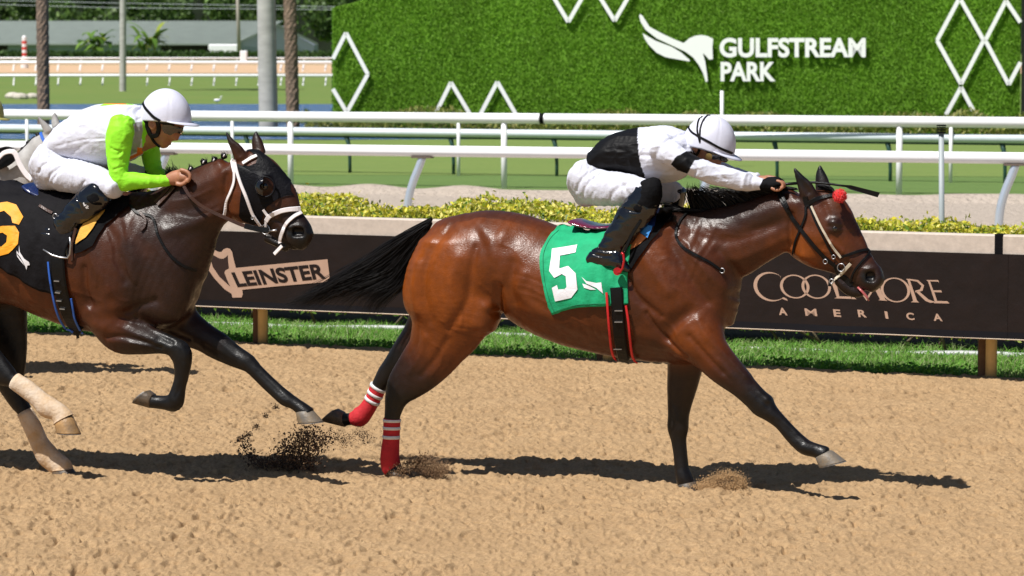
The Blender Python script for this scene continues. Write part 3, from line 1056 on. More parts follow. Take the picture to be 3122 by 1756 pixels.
mane5 = [[(1085, 760), (1078, 700), (1060, 640), (1068, 575)], [(1180, 735), (1150, 680), (1110, 630), (1085, 570)], [(1300, 712), (1250, 660), (1190, 620), (1120, 575)], [(1420, 690), (1370, 640), (1300, 610), (1200, 585)],
         [(1540, 655), (1480, 620), (1410, 605), (1310, 600)], [(1650, 612), (1590, 598), (1510, 592), (1420, 596)], [(1790, 588), (1730, 580), (1660, 582), (1580, 592)]]
hair(F5, mane5, 520, 0.004, M['hair'], h5, 'mane', 'A', wj=0.018, jit=9, seg=7, curl=5, seed=6)
hair(F5, [[(1090, 745), (1000, 720), (930, 700), (880, 690)], [(1180, 735), (1100, 735), (1020, 735), (950, 745)]], 160, 0.004, M['hair'], h5, 'mane', 'A', wj=0.03, jit=8, seg=6, curl=4, seed=7)
hair(F5, [[(1905, 575), (1950, 580), (2000, 600), (2035, 640)], [(1940, 565), (1980, 575), (2020, 600), (2040, 650)]], 60, 0.003, M['hair'], h5, 'forelock', 'A', wj=0.02, jit=5, seg=6, curl=3, seed=8)
wrapN = ST('B', [(519, 1088, 593, 1088, .13, .036), (516, 1180, 588, 1180, .125, .036), (505, 1268, 586, 1268, .125, .043), (507, 1318, 594, 1318, .12, .045), (520, 1338, 602, 1338, .12, .044)])
wrap_tube(F5, wrapN, M['red_wrap'], h5, 'leg_wrap')
for a, b in ((1090, 1104), (1126, 1141), (1170, 1186)):
    x0, x1 = np.interp((a + b) / 2, [1088, 1180], [519, 516]), np.interp((a + b) / 2, [1088, 1180], [593, 588])
    wrap_tube(F5, ST('B', [(x0, a, x1, a + 3, .128, .036), (x0, b, x1, b + 3, .128, .036)]), M['white_tape'], h5, 'leg_wrap_tape', grow=0.0065, sub=2)
wrapF = ST('B', [(458, 915, 522, 951, -.14, .039), (430, 982, 488, 1015, -.14, .036), (398, 1027, 458, 1070, -.14, .04), (362, 1052, 428, 1110, -.14, .046), (347, 1062, 372, 1117, -.14, .039)])
wrap_tube(F5, wrapF, M['red_wrap'], h5, 'leg_wrap')
for (a, b, c, d) in ((458, 912, 522, 948), (445, 946, 507, 981), (432, 976, 492, 1011)):
    wrap_tube(F5, ST('B', [(a, b, c, d, -.14, .039), (a - 7, b + 13, c - 7, d + 13, -.14, .038)]), M['white_tape'], h5, 'leg_wrap_tape', grow=0.0065, sub=2)
# eye, half closed, and tongue
def on(fr, bvh, f, x, y, off=0.0, w=0.1):
    q, n, ok = hit(fr, bvh, px(f, x, y), w)
    return q + n * off
MB().sphere(on(F5, bvh5, 'K', 950, 632, -0.008), 0.0155, 14, 10).build('eye', M['eye'], h5, smooth=True)
M['tongue'] = mat('tongue', (0.42, 0.1, 0.1), 0.35, var=0.1, coat=0.4)
MB().tube([F5.pt('A', x, y, .03) for x, y in ((2180, 1235), (2210, 1265), (2240, 1300), (2252, 1325))], [.012, .014, .013, .006], 8, flat=.5).build('tongue', M['tongue'], h5, smooth=True)

# ---- the dark bay horse behind (number 6)
F6 = Frame(-2.56, 18.04, 22)
h6 = empty('racehorse', F6.mat, 'dark bay racehorse in black blinker hood and white bridle, wearing the black number 6 cloth', 'horse', 'racehorses on the dirt')
trunk6 = ST('S', [(-390, 660, -390, 840, 0, .11, .45), (-310, 595, -310, 940, 0, .2, .45), (-200, 562, -190, 960, 0, .25, .45), (-90, 550, -85, 945, 0, .265, .45), (0, 562, 10, 925, 0, .27, .4), (90, 570, 90, 940, 0, .28, .28),
                  (180, 585, 180, 978, 0, .285, .25), (260, 590, 260, 1006, 0, .28, .28), (340, 588, 330, 1018, 0, .26, .35), (430, 590, 400, 1028, 0, .24, .45), (500, 645, 470, 1035, 0, .21, .5), (550, 740, 550, 1020, 0, .16, .55), (578, 830, 582, 960, 0, .1, .55)])
neck6 = ST('C', [(960, 770, 1285, 1390, 0, .165, .55), (1080, 705, 1318, 1275, 0, .15, .55), (1180, 662, 1358, 1150, 0, .132, .52), (1290, 612, 1410, 1040, 0, .115, .48), (1400, 562, 1470, 970, 0, .1, .45), (1490, 528, 1522, 920, 0, .092, .42), (1575, 500, 1545, 850, 0, .082, .4)])
head6 = ST('L', [(240, 300, 115, 740, 0, .078, .35), (335, 258, 155, 910, 0, .085, .25), (450, 268, 235, 1005, 0, .094, .25), (570, 338, 335, 1050, 0, .094, .35), (680, 458, 430, 1085, 0, .08, .4), (770, 572, 505, 1115, 0, .068, .45), (825, 700, 570, 1150, 0, .06, .45),
                 (875, 840, 640, 1190, 0, .055, .55), (950, 950, 715, 1240, 0, .054, .7), (1020, 1050, 800, 1290, 0, .057, .85), (1052, 1140, 905, 1300, 0, .046, .95)])
lip6 = ST('L', [(560, 1130, 600, 1240, 0, .042, .8), (680, 1200, 690, 1290, 0, .038, .9), (780, 1250, 770, 1340, 0, .034, .95)])
ear6n = ST('L', [(230, 380, 350, 300, .05, .026, .45), (195, 270, 305, 250, .062, .024, .5), (160, 175, 225, 195, .068, .016, .7), (132, 75, 146, 90, .07, .006, 1)])
ear6f = ST('L', [(425, 280, 550, 320, -.05, .026, .5), (410, 180, 520, 225, -.06, .024, .55), (415, 120, 488, 135, -.065, .016, .75), (443, 68, 460, 74, -.065, .006, 1)])
foreN6 = ST('D', [(760, 190, 560, 380, .12, .11, .3), (800, 290, 610, 460, .13, .1, .3), (860, 352, 690, 535, .13, .085, .4), (950, 408, 830, 555, .13, .07, .65), (1050, 452, 965, 557, .125, .057, .85), (1120, 482, 1050, 575, .125, .05, 1),
                  (1185, 520, 1085, 610, .12, .052, 1), (1206, 600, 1095, 630, .12, .048, 1), (1196, 670, 1103, 680, .12, .04, 1), (1180, 740, 1102, 740, .12, .035, 1), (1168, 800, 1085, 800, .12, .036, 1), (1162, 860, 1065, 845, .12, .043, 1),
                  (1140, 918, 1050, 850, .12, .043, 1), (1060, 925, 1020, 845, .12, .037, 1), (985, 922, 985, 838, .12, .038, 1)])
foreF6 = ST('D', [(1180, 200, 1000, 430, -.11, .1, .6), (1240, 310, 1090, 490, -.12, .085, .6), (1330, 395, 1235, 545, -.12, .068, .7), (1420, 455, 1340, 603, -.12, .058, .85), (1510, 530, 1440, 645, -.12, .05, 1), (1590, 590, 1512, 665, -.12, .05, 1),
                  (1632, 642, 1560, 690, -.12, .042, 1), (1720, 728, 1650, 780, -.12, .035, 1), (1790, 793, 1720, 845, -.12, .037, 1), (1842, 835, 1772, 888, -.12, .044, 1), (1892, 872, 1832, 912, -.12, .037, 1), (1955, 922, 1878, 945, -.12, .041, 1)])
hindN6 = ST('S', [(-390, 720, -60, 700, .12, .14, .35), (-370, 850, -60, 860, .135, .13, .35), (-300, 950, -70, 950, .135, .1, .45), (-220, 1010, -60, 1010, .135, .08, .6), (-140, 1075, -25, 1050, .135, .06, .85), (-70, 1135, 8, 1080, .13, .052, 1),
                  (0, 1170, 42, 1122, .13, .045, 1), (37, 1182, 52, 1141, .13, .04, 1), (72, 1210, 93, 1165, .13, .037, 1), (104, 1236, 135, 1200, .13, .038, 1), (122, 1254, 168, 1228, .13, .044, 1), (156, 1268, 193, 1240, .13, .037, 1), (168, 1280, 214, 1262, .13, .04, 1)])
hindF6 = ST('S', [(-200, 780, 50, 800, -.12, .13, .5), (-140, 890, 80, 910, -.13, .11, .7), (-95, 980, 83, 985, -.13, .09, .85), (-62, 1055, 82, 1050, -.13, .07, .95), (-38, 1120, 78, 1110, -.13, .058, 1), (-12, 1172, 72, 1150, -.13, .05, 1),
                  (12, 1205, 72, 1188, -.13, .044, 1), (34, 1236, 84, 1218, -.13, .04, 1), (58, 1265, 95, 1246, -.13, .038, 1), (79, 1312, 121, 1296, -.13, .038, 1), (97, 1350, 143, 1347, -.13, .038, 1), (112, 1383, 168, 1380, -.13, .045, 1), (136, 1408, 190, 1402, -.13, .039, 1), (160, 1428, 212, 1420, -.13, .041, 1)])
ch6 = [dict(st=trunk6, k=.02, cap=.3), dict(st=neck6, k=.07, cap=.3), dict(st=head6, k=.03, cap=.35), dict(st=lip6, k=.015), dict(st=hindN6, k=.04, cap=.35, leg=1), dict(st=hindF6, k=.04, cap=.35, leg=1), dict(st=foreN6, k=.045, cap=.35, leg=1), dict(st=foreF6, k=.04, cap=.35, leg=1),
       dict(st=ear6n, k=.02, cap=.4), dict(st=ear6f, k=.02, cap=.4),
       dict(st=ST('N', [(420, 560, 800, 380, .14, .08, .5), (430, 780, 950, 620, .15, .09, .45), (520, 980, 1000, 860, .15, .09, .38), (600, 1180, 960, 1080, .15, .08, .35)]), k=.05, cap=.4),
       dict(st=ST('C', [(1000, 1060, 1230, 1100, .07, .09, .58), (1000, 1240, 1270, 1290, .08, .1, .55), (980, 1420, 1270, 1430, .09, .09, .55), (960, 1540, 1230, 1530, .1, .08, .55)]), k=.06, cap=.6),
       dict(st=ST('L', [(190, 700, 430, 790, .035, .058, .2), (190, 860, 390, 960, .035, .054, .2)]), k=.03, cap=.6),
       dict(st=ST('L', [(470, 560, 590, 570, .07, .028, .5), (470, 640, 600, 660, .072, .028, .5)]), k=.025, cap=.5)]
gr6 = [('N', [(700, 420), (800, 560), (830, 720), (900, 900)], .03, -.012), ('N', [(600, 600), (680, 800), (760, 1000)], .04, .010), ('N', [(850, 330), (950, 620), (960, 900)], .035, .009), ('N', [(560, 800), (560, 1000), (600, 1130)], .022, -.013),
       ('N', [(860, 1190), (1000, 1130), (1130, 1090)], .022, -.012), ('D', [(680, 470), (800, 470), (1000, 540)], .014, -.010), ('D', [(760, 350), (900, 440), (1060, 510)], .014, -.008), ('D', [(820, 400), (960, 480)], .014, .006),
       ('D', [(820, 510), (960, 525)], .012, .005), ('D', [(1280, 470), (1400, 560), (1500, 640)], .013, -.007), ('D', [(1680, 740), (1800, 850)], .008, -.005),
       ('C', [(1120, 900), (1300, 860), (1450, 780)], .035, -.009, .12), ('C', [(1130, 1010), (1280, 980), (1440, 900)], .03, .008, .12), ('C', [(1300, 720), (1440, 660), (1540, 610)], .035, .006, .1), ('C', [(1515, 650), (1500, 780), (1505, 900)], .018, -.011, .09),
       ('L', [(590, 900), (700, 1010), (780, 1120)], .013, -.006, .06), ('L', [(740, 1170), (770, 1260), (850, 1310)], .01, -.006, .05), ('L', [(800, 1080), (930, 1070), (980, 1150)], .012, .007, .05), ('L', [(560, 820), (640, 930)], .013, .006, .07),
       ('S', [(30, 800), (150, 870), (300, 930)], .04, -.006), ('S', [(60, 900), (200, 960), (320, 1000)], .03, .005)]
gr6 += [(f, p, .008, a, w) for f, p, a, w in (
    ('L', [(560, 880), (640, 940), (700, 1000)], .004, .06), ('L', [(600, 1000), (680, 1020), (760, 1080)], -.004, .06), ('L', [(640, 860), (700, 930)], .003, .06), ('L', [(850, 990), (890, 1010), (900, 1050)], .004, .05),
    ('N', [(720, 480), (780, 620), (800, 760), (870, 880)], .005, .2), ('N', [(600, 700), (650, 850), (640, 960)], .004, .22), ('N', [(900, 700), (930, 850), (1000, 960)], -.005, .17), ('N', [(510, 1120), (560, 1180), (600, 1250)], -.004, .25), ('N', [(860, 420), (900, 560), (880, 700)], -.004, .18), ('N', [(770, 960), (820, 1060), (900, 1100)], .004, .2),
    ('D', [(700, 500), (820, 505), (960, 535)], .004, .18), ('D', [(840, 380), (960, 445), (1080, 510)], -.005, .18), ('D', [(760, 400), (880, 460), (1000, 520)], .004, .18), ('D', [(1130, 640), (1140, 760), (1110, 850)], -.004, .15), ('D', [(1170, 640), (1165, 760)], .003, .15), ('D', [(1110, 520), (1160, 560), (1170, 610)], .004, .16),
    ('D', [(1300, 440), (1400, 520), (1490, 600)], .004, -.06), ('D', [(1290, 520), (1390, 590), (1480, 640)], -.005, -.06), ('D', [(1620, 690), (1720, 790), (1800, 860)], -.005, -.08), ('D', [(1560, 600), (1600, 640)], .004, -.07),
    ('C', [(1150, 820), (1280, 800), (1400, 740)], .004, .12), ('C', [(1200, 900), (1320, 920), (1440, 860)], -.004, .11), ('S', [(100, 820), (200, 880), (300, 920)], .004, .27))]
cut6 = [dict(st=ST('L', [(820, 1090, 880, 1170, .058, .03, 1), (900, 1090, 950, 1170, .052, .032, 1)]), k=.012), dict(st=ST('L', [(820, 1090, 880, 1170, -.058, .03, 1), (900, 1090, 950, 1170, -.052, .032, 1)]), k=.012),
        dict(st=ST('L', [(255, 330, 300, 310, .085, .014, 1), (190, 220, 235, 225, .092, .012, 1)]), k=.01)]


def patch6(v, c):
    e = F6.pt('L', 880, 1130, 0)
    d = np.hypot(v[:, 0] - e.x, v[:, 2] - e.z)
    return np.maximum(c + .09, 1.0 - np.clip((d - 0.03) / 0.05, 0, 1))


body6, bvh6 = sculpt_body('body', F6, (-1.25, -0.42, -0.05), (2.75, 0.42, 2.15), 0.0072, ch6, gr6, cut6, BAY, M['coat6'], h6, noise=0.16, patch=patch6)
hoof(F6, 'D', ((975, 826), (955, 922)), ((942, 800), (846, 890)), .12, .044, .055, M['hoof_dark'], h6)
hoof(F6, 'D', ((1868, 945), (1965, 925)), ((1880, 1012), (2036, 1005)), -.12, .045, .058, M['hoof_pale'], h6)
hoof(F6, 'U', ((530, 742), (708, 698)), ((560, 862), (785, 878)), .13, .046, .06, M['hoof_tan'], h6)
hoof(F6, 'U', ((515, 1225), (700, 1205)), ((520, 1305), (770, 1310)), -.13, .046, .06, M['hoof_dark'], h6)
wrap_tube(F6, ST('U', [(118, 428, 168, 288, .13, .042), (232, 515, 300, 368, .13, .039), (335, 598, 434, 480, .13, .04), (388, 655, 545, 572, .13, .046), (498, 705, 622, 612, .13, .04), (525, 735, 695, 695, .13, .042), (532, 762, 716, 716, .13, .046)]), M['bandage'], h6, 'leg_bandage', grow=.005)
wrap_tube(F6, ST('U', [(182, 690, 302, 630, -.13, .04), (252, 842, 392, 790, -.13, .04), (310, 965, 462, 958, -.13, .04), (358, 1075, 545, 1068, -.13, .047), (432, 1152, 612, 1132, -.13, .041), (515, 1215, 690, 1190, -.13, .043), (518, 1242, 708, 1220, -.13, .046)]), M['bandage'], h6, 'leg_bandage', grow=.005)
MB().sphere(on(F6, bvh6, 'L', 545, 650, -0.012), 0.02, 14, 10).build('eye', M['eye'], h6, smooth=True)
# plaited mane: a dark crest with little knots bound in white
hair(F6, [[(1080, 720), (1150, 690), (1230, 650), (1300, 620)], [(1250, 625), (1330, 590), (1420, 555), (1530, 515)]], 130, 0.005, M['hair'], h6, 'mane', 'C', wj=.012, jit=4, seg=6, curl=2, seed=11)
hair(F6, [[(1080, 690), (1100, 650), (1110, 620), (1105, 590)], [(1140, 670), (1150, 630), (1155, 600), (1140, 570)], [(1190, 650), (1195, 625), (1185, 600), (1165, 580)]], 70, 0.0028, M['hair'], h6, 'mane', 'C', wj=.02, jit=9, seg=6, curl=6, seed=12)
for x, y in ((1275, 605), (1362, 562), (1432, 548), (1500, 518)):
    mb = MB()
    for k in range(7):
        a = rng.random(3) - .5
        mb.sphere(F6.pt('C', x + a[0] * 26, y + a[1] * 26 - 2, 0.0 + a[2] * .03), .007 + .007 * rng.random(), 8, 6)
    kn = mb.build('mane_knot', M['hair'], h6, smooth=True)
    hair(F6, [[(x - 14, y + 22), (x - 16, y), (x - 10, y - 18), (x - 22, y - 30)], [(x + 10, y + 18), (x + 14, y - 4), (x + 20, y - 18), (x + 6, y - 34)]], 26, .0022, M['hair'], kn, 'hair_tuft', 'C', wj=.012, jit=5, seg=5, curl=5, seed=int(x))
    MB().tube([F6.pt('C', x - 5, y + 5, .024), F6.pt('C', x + 3, y - 12, .024)], .004, 6).build('band', M['white_strap'], kn, smooth=True)
hair(F6, [[(-415, 640), (-520, 660), (-640, 740), (-760, 850)], [(-415, 660), (-500, 740), (-570, 850), (-620, 960)]], 200, 0.005, M['hair'], h6, 'tail', 'S', wj=.03, jit=10, seg=8, curl=6, seed=13)

# ---- the grey horse on the rail
F3 = Frame(-3.35, 23.1, 22)
h3 = empty('racehorse', F3.mat, 'pale grey racehorse with dark plaited mane, mostly hidden behind the dark bay', 'horse', 'racehorses on the dirt')
trunk3 = ST('S', [(-900, 640, -900, 800, 0, .11, .2), (-830, 585, -830, 860, 0, .2, .2), (-740, 560, -730, 870, 0, .25, .2), (-640, 555, -640, 860, 0, .265, .15), (-540, 560, -540, 850, 0, .27, .1), (-440, 570, -440, 870, 0, .28, .1), (-340, 575, -340, 900, 0, .28, .1),
                  (-240, 560, -240, 915, 0, .25, .1), (-160, 560, -170, 915, 0, .23, .1), (-100, 620, -110, 880, 0, .19, .1), (-70, 690, -80, 820, 0, .11, .1)])
neck3 = ST('S', [(-200, 575, -75, 850, 0, .16, .1), (-130, 560, -40, 760, 0, .14, .1), (-40, 545, 20, 690, 0, .125, .08), (30, 490, 90, 610, 0, .105, .05), (80, 445, 135, 545, 0, .09, .05), (115, 408, 165, 500, 0, .08, .05)])
head3 = ST('S', [(125, 405, 120, 490, 0, .08, .1), (160, 392, 135, 520, 0, .09, .1), (190, 410, 165, 540, 0, .09, .15), (215, 440, 200, 560, 0, .075, .25), (240, 475, 225, 575, 0, .06, .3), (262, 515, 245, 590, 0, .055, .4), (280, 550, 265, 605, 0, .055, .6), (286, 575, 275, 605, 0, .045, .7)])
ear3n = ST('R', [(650, 520, 770, 450, .05, .026, .15), (620, 430, 720, 400, .06, .022, .2), (575, 330, 640, 345, .066, .015, .4), (542, 248, 556, 262, .07, .006, .9)])
ear3f = ST('R', [(770, 440, 890, 400, -.05, .026, .3), (757, 330, 868, 340, -.06, .022, .3), (770, 250, 840, 260, -.065, .015, .5), (808, 185, 822, 192, -.065, .006, .9)])
foreN3 = ST('S', [(-110, 780, -200, 880, .12, .1, .2), (-100, 850, -190, 930, .13, .085, .3), (-85, 900, -150, 955, .13, .07, .5), (-40, 930, -90, 975, .12, .055, .7), (-10, 950, -60, 985, .12, .05, .9), (-18, 1010, -60, 1010, .12, .038, 1), (-40, 1060, -85, 1050, .12, .04, 1), (-80, 1075, -110, 1040, .12, .035, 1)])
foreF3 = ST('S', [(-110, 780, -210, 880, -.12, .1, .2), (-130, 880, -220, 900, -.12, .08, .3), (-160, 960, -230, 960, -.12, .055, .7), (-175, 1030, -225, 1030, -.12, .045, 1), (-195, 1090, -230, 1090, -.12, .034, 1), (-215, 1130, -255, 1120, -.12, .036, 1), (-250, 1140, -280, 1110, -.12, .034, 1)])
hindN3 = ST('S', [(-900, 700, -650, 700, .12, .14, .2), (-890, 800, -650, 800, .13, .12, .2), (-840, 880, -680, 880, .13, .09, .3), (-850, 950, -740, 960, .13, .06, .6), (-850, 1000, -780, 1000, .13, .045, .9), (-830, 1060, -785, 1060, .13, .034, 1), (-800, 1110, -755, 1100, .13, .036, 1)])
hindF3 = ST('S', [(-880, 700, -680, 700, -.12, .13, .2), (-840, 800, -640, 800, -.13, .11, .2), (-760, 880, -620, 880, -.13, .08, .4), (-740, 950, -650, 940, -.13, .055, .7), (-720, 1000, -650, 990, -.13, .045, .9), (-680, 1060, -630, 1050, -.13, .034, 1), (-640, 1110, -600, 1090, -.13, .036, 1)])
ch3 = [dict(st=trunk3, k=.02, cap=.3), dict(st=neck3, k=.07, cap=.3), dict(st=head3, k=.03, cap=.35), dict(st=ear3n, k=.02, cap=.4), dict(st=ear3f, k=.02, cap=.4), dict(st=foreN3, k=.04, cap=.35), dict(st=foreF3, k=.04, cap=.35), dict(st=hindN3, k=.04, cap=.35), dict(st=hindF3, k=.04, cap=.35)]
cut3 = [dict(st=ST('R', [(680, 470, 720, 450, .085, .014, 1), (600, 340, 640, 350, .092, .012, 1)]), k=.01)]
body3, bvh3 = sculpt_body('body', F3, (-2.9, -0.42, -0.05), (2.5, 0.42, 2.2), 0.014, ch3, [], cut3, GREY, M['coat3'], h3, noise=0.3)
for f_, top_, bot_, w_ in (('S', ((-110, 1040), (-80, 1078)), ((-128, 1052), (-100, 1100)), .12), ('S', ((-280, 1110), (-250, 1142)), ((-300, 1125), (-272, 1165)), -.12),
                           ('S', ((-800, 1112), (-752, 1104)), ((-800, 1140), (-735, 1136)), .13), ('S', ((-640, 1112), (-598, 1094)), ((-632, 1135), (-575, 1110)), -.13)):
    hoof(F3, f_, top_, bot_, w_, .044, .055, M['hoof_dark'], h3)
hair(F3, [[(60, 1080), (140, 960), (240, 850), (320, 780)], [(300, 790), (400, 690), (500, 600), (600, 510)]], 150, 0.007, M['hair'], h3, 'mane', 'R', wj=.012, jit=8, seg=6, curl=5, seed=14)
for x, y in ((410, 670), (500, 600), (560, 545), (330, 760)):
    mb = MB()
    for k in range(6):
        a = rng.random(3) - .5
        mb.sphere(F3.pt('R', x + a[0] * 30, y + a[1] * 34 - 12, .01 + a[2] * .02), .012 + .005 * rng.random(), 8, 6)
    mb.build('mane_knot', M['hair'], h3, smooth=True)
hair(F3, [[(-60, 760), (40, 730), (120, 720), (200, 740)], [(-60, 800), (60, 770), (150, 760), (240, 770)]], 90, 0.003, M['hair'], h3, 'mane', 'R', wj=.02, jit=12, seg=6, curl=6, seed=15)
hair(F3, [[(-905, 640), (-980, 660), (-1060, 720), (-1130, 800)], [(-905, 660), (-960, 740), (-1000, 830), (-1030, 900)]], 160, 0.006, M['hair'], h3, 'tail', 'S', wj=.03, jit=10, seg=8, curl=6, seed=16)

# ------------------------------------------------------------------ riders
def to_px(fr, v):
    """figure coordinates -> photo pixels (used to lay out sewn colour panels on clothing)"""
    m = np.array(fr.mat)
    w = v @ m[:3, :3].T + m[:3, 3]
    r = w - np.array(CAMP)
    fwd = r[:, 1] * _c - r[:, 2] * _s
    up = r[:, 1] * _s + r[:, 2] * _c
    return np.stack([1561 + F_S * r[:, 0] / fwd, 878 - F_S * up / fwd], 1)


def in_poly(f, P, poly):
    ox, oy, k = FR[f]
    x = (P[:, 0] - ox) * k
    y = (P[:, 1] - oy) * k
    r = np.zeros(len(x), bool)
    n = len(poly)
    for i in range(n):
        x1, y1 = poly[i]
        x2, y2 = poly[(i + 1) % n]
        c = ((y1 > y) != (y2 > y)) & (x < (x2 - x1) * (y - y1) / ((y2 - y1) or 1e-9) + x1)
        r ^= c
    return r


def vnormals(v, q):
    a = v[q[:, 2]] - v[q[:, 0]]
    b = v[q[:, 3]] - v[q[:, 1]]
    n = np.cross(a, b)
    out = np.zeros_like(v)
    for k in range(4):
        for ax in range(3):
            out[:, ax] += np.bincount(q[:, k], weights=n[:, ax], minlength=len(v))
    return out / (np.linalg.norm(out, axis=1, keepdims=True) + 1e-12)


def garment(name, fr, lo, hi, h, chains, material, parent, colour=None, wrinkle=0.0, wscale=16.0, wdir=(1, 1, 1), grooves=(), cuts=(), relaxes=2, raw=False, seed=0.0):
    for c in chains:
        if not c.get('raw'):
            c['st'] = stations(fr, c['st'])
            c['raw'] = 1
    al = np.array([r[:5] for c in chains for r in c['st']])
    ext = np.maximum(al[:, 3], al[:, 4])[:, None] + 0.03
    S_ = Sculpt((al[:, :3] - ext).min(0), (al[:, :3] + ext).max(0), h)
    for c in chains:
        S_.chain(c['st'], k=c.get('k', 0.02), sub=c.get('sub', 4), cap=c.get('cap', 0.5))
    for g in grooves:
        pts = [((lambda p: (p.x, p.z))(fr.pt(g[0], a, b_, g[4] if len(g) > 4 else 0.15))) for a, b_ in g[1]]
        S_.ridge(pts, g[2], g[3], *(g[5] if len(g) > 5 else (None, None)))
    for c in cuts:
        S_.chain(stations(fr, c['st']), k=c.get('k', 0.006), sub=c.get('sub', 3), cap=c.get('cap', 0.5), sub_op=True)
    v, q = S_.mesh()
    v = relax(v, q, relaxes)
    val = None
    if colour is not None:
        ws = S_.weights(v, range(len(S_.chains)))
        num = np.zeros(len(v))
        den = np.full(len(v), 1e-9)
        for d, vl in ws:
            w = np.exp(-np.maximum(d, -0.01) / 0.006)
            num += w * vl
            den += w
        val = num / den
    if wrinkle > 0:
        n = vnormals(v, q)
        p = v * np.array(wdir) + seed
        r1 = 1 - np.abs(2 * vnoise(p + 0.4 * vnoise(p, wscale * .5)[:, None] / wscale, wscale) - 1)
        r2 = 1 - np.abs(2 * vnoise(p + 9.1, wscale * 2.1) - 1)
        v = v + n * ((r1 ** 2 - 0.35) * wrinkle + (r2 ** 2 - 0.35) * wrinkle * 0.4)[:, None]
    cols = None
    if colour is not None:
        cols = colour(v, val, to_px(fr, v))
    me = np_mesh(name, v, quads=q, cols=cols)
    o = link(name, me, material, parent)
    bvh = BVHTree.FromPolygons([tuple(p) for p in v], [tuple(int(i) for i in f) for f in q])
    return o, bvh


def helmet(fr, f, back, front, apex_h, lat, mats, parent, peak=0.055, w=0.0, seams=6, name='helmet', drop=0.03):
    a, b = fr.pt(f, *back, w), fr.pt(f, *front, w)
    c = (a + b) / 2
    fw = (b - a)
    rf = fw.length / 2
    fw.normalize()
    lt = Vector((0, 1, 0))
    up = fw.cross(lt)
    if up.z < 0: up = -up
    nu, nv = 96, 18
    vs_, fs = [], []
    for i in range(nv + 1):
        th = (math.pi / 2) * i / (nv - 3) if i <= nv - 3 else math.pi / 2
        for j in range(nu):
            ph = 2 * math.pi * j / nu
            r = 1.0
            sd = abs(((ph / (2 * math.pi) * seams) + 0.5) % 1 - 0.5) / seams * 2 * math.pi
            if seams and sd < 0.04 and i > 1: r = 0.987
            st, ct = math.sin(th), math.cos(th)
            p = c + fw * (math.cos(ph) * st * rf * r) + lt * (math.sin(ph) * st * lat * r) + up * (ct * apex_h * r)
            if i > nv - 3:
                k = i - (nv - 3)
                # the skirt of the cap: lower at the back of the skull, and turned in at the edge
                low = drop * (0.35 + 0.65 * max(0.0, -math.cos(ph)) ** 0.7)
                p = p - up * (low * (k / 3 if k < 3 else 1)) - (p - c).normalized() * (0.004 if k == 3 else 0)
            vs_.append(p)
    for i in range(nv):
        for j in range(nu):
            fs.append((i * nu + j, (i + 1) * nu + j, (i + 1) * nu + (j + 1) % nu, i * nu + (j + 1) % nu))
    fs.append(tuple(nv * nu + j for j in range(nu)))
    o = MB().add(vs_, fs).build(name, mats, parent, smooth=True)
    bv = BVHTree.FromPolygons([tuple(p) for p in vs_], [q for q in fs if len(q) == 4])
    # peak
    pv, pf = [], []
    m = 17
    for j in range(m):
        ph = -1.15 + 2.3 * j / (m - 1)
        e = math.cos(ph / 1.15 * math.pi / 2) ** 0.8
        base = c + fw * (math.cos(ph) * rf * 0.98) + lt * (math.sin(ph) * lat * 0.98) - up * 0.004
        tip = base + (fw * math.cos(ph) + lt * math.sin(ph) * .6).normalized() * (peak * e) - up * (0.012 * e)
        for p in (base + up * .004, tip + up * .003, tip - up * .002, base - up * .004): pv.append(p)
    for j in range(m - 1):
        b4 = j * 4
        for k in range(4):
            pf.append((b4 + k, b4 + (k + 1) % 4, b4 + 4 + (k + 1) % 4, b4 + 4 + k))
    MB().add(pv, pf).build('peak', mats, o, smooth=True)
    return o, bv, (c, fw, up, rf)


M['skin'] = mat('skin', rough=0.5, attr=True, var=0.08, scale=30, bump=0.15, bscale=150, subs=0.08)
M['silk_w'] = mat('silks', rough=0.55, attr=True, bump=0.3, bscale=45, spec=0.15)
M['breeches'] = mat('white_breeches', (0.6, 0.615, 0.71), 0.6, bump=0.35, bscale=40, spec=0.3, var=0.04, scale=20)
M['patent'] = mat('patent_black', (0.003, 0.0035, 0.006), 0.16, bump=0.35, bscale=26, coat=0.6, crough=0.08, var=0.2, scale=12)
M['black_cloth'] = mat('black_cloth', (0.004, 0.004, 0.005), 0.75, spec=.1, bump=0.3, bscale=60, var=0.2)
M['helmet_w'] = mat('white_helmet_cover', (0.61, 0.62, 0.74), 0.42, bump=0.08, bscale=60, var=0.05, scale=14)
M['helmet_o'] = mat('olive_helmet_cover', (0.36, 0.34, 0.1), 0.42, bump=0.08, bscale=60, var=0.08, scale=14)
M['goggle'] = mat('goggle_lens', (0.012, 0.012, 0.012), 0.08, coat=1, crough=.03, col2=(0.05, 0.045, 0.035), scale=9)
M['goggle_clear'] = mat('goggle_glass', (0.4, 0.36, 0.26), 0.08, coat=1, crough=.03)

SKIN = np.array([0.34, 0.15, 0.085])


def finger(fr, f, pts, w, r=0.0085):
    return [(*fr.pt(f, x, y, w)[:], rr, rr, 0.0) for (x, y), rr in zip(pts, (r * 1.1, r * 1.05, r, r * 0.8))]


def skin_colour(v, val, P):
    c = np.repeat(SKIN[None, :], len(v), 0)
    return c * (0.9 + 0.25 * vnoise(v, 30)[:, None])


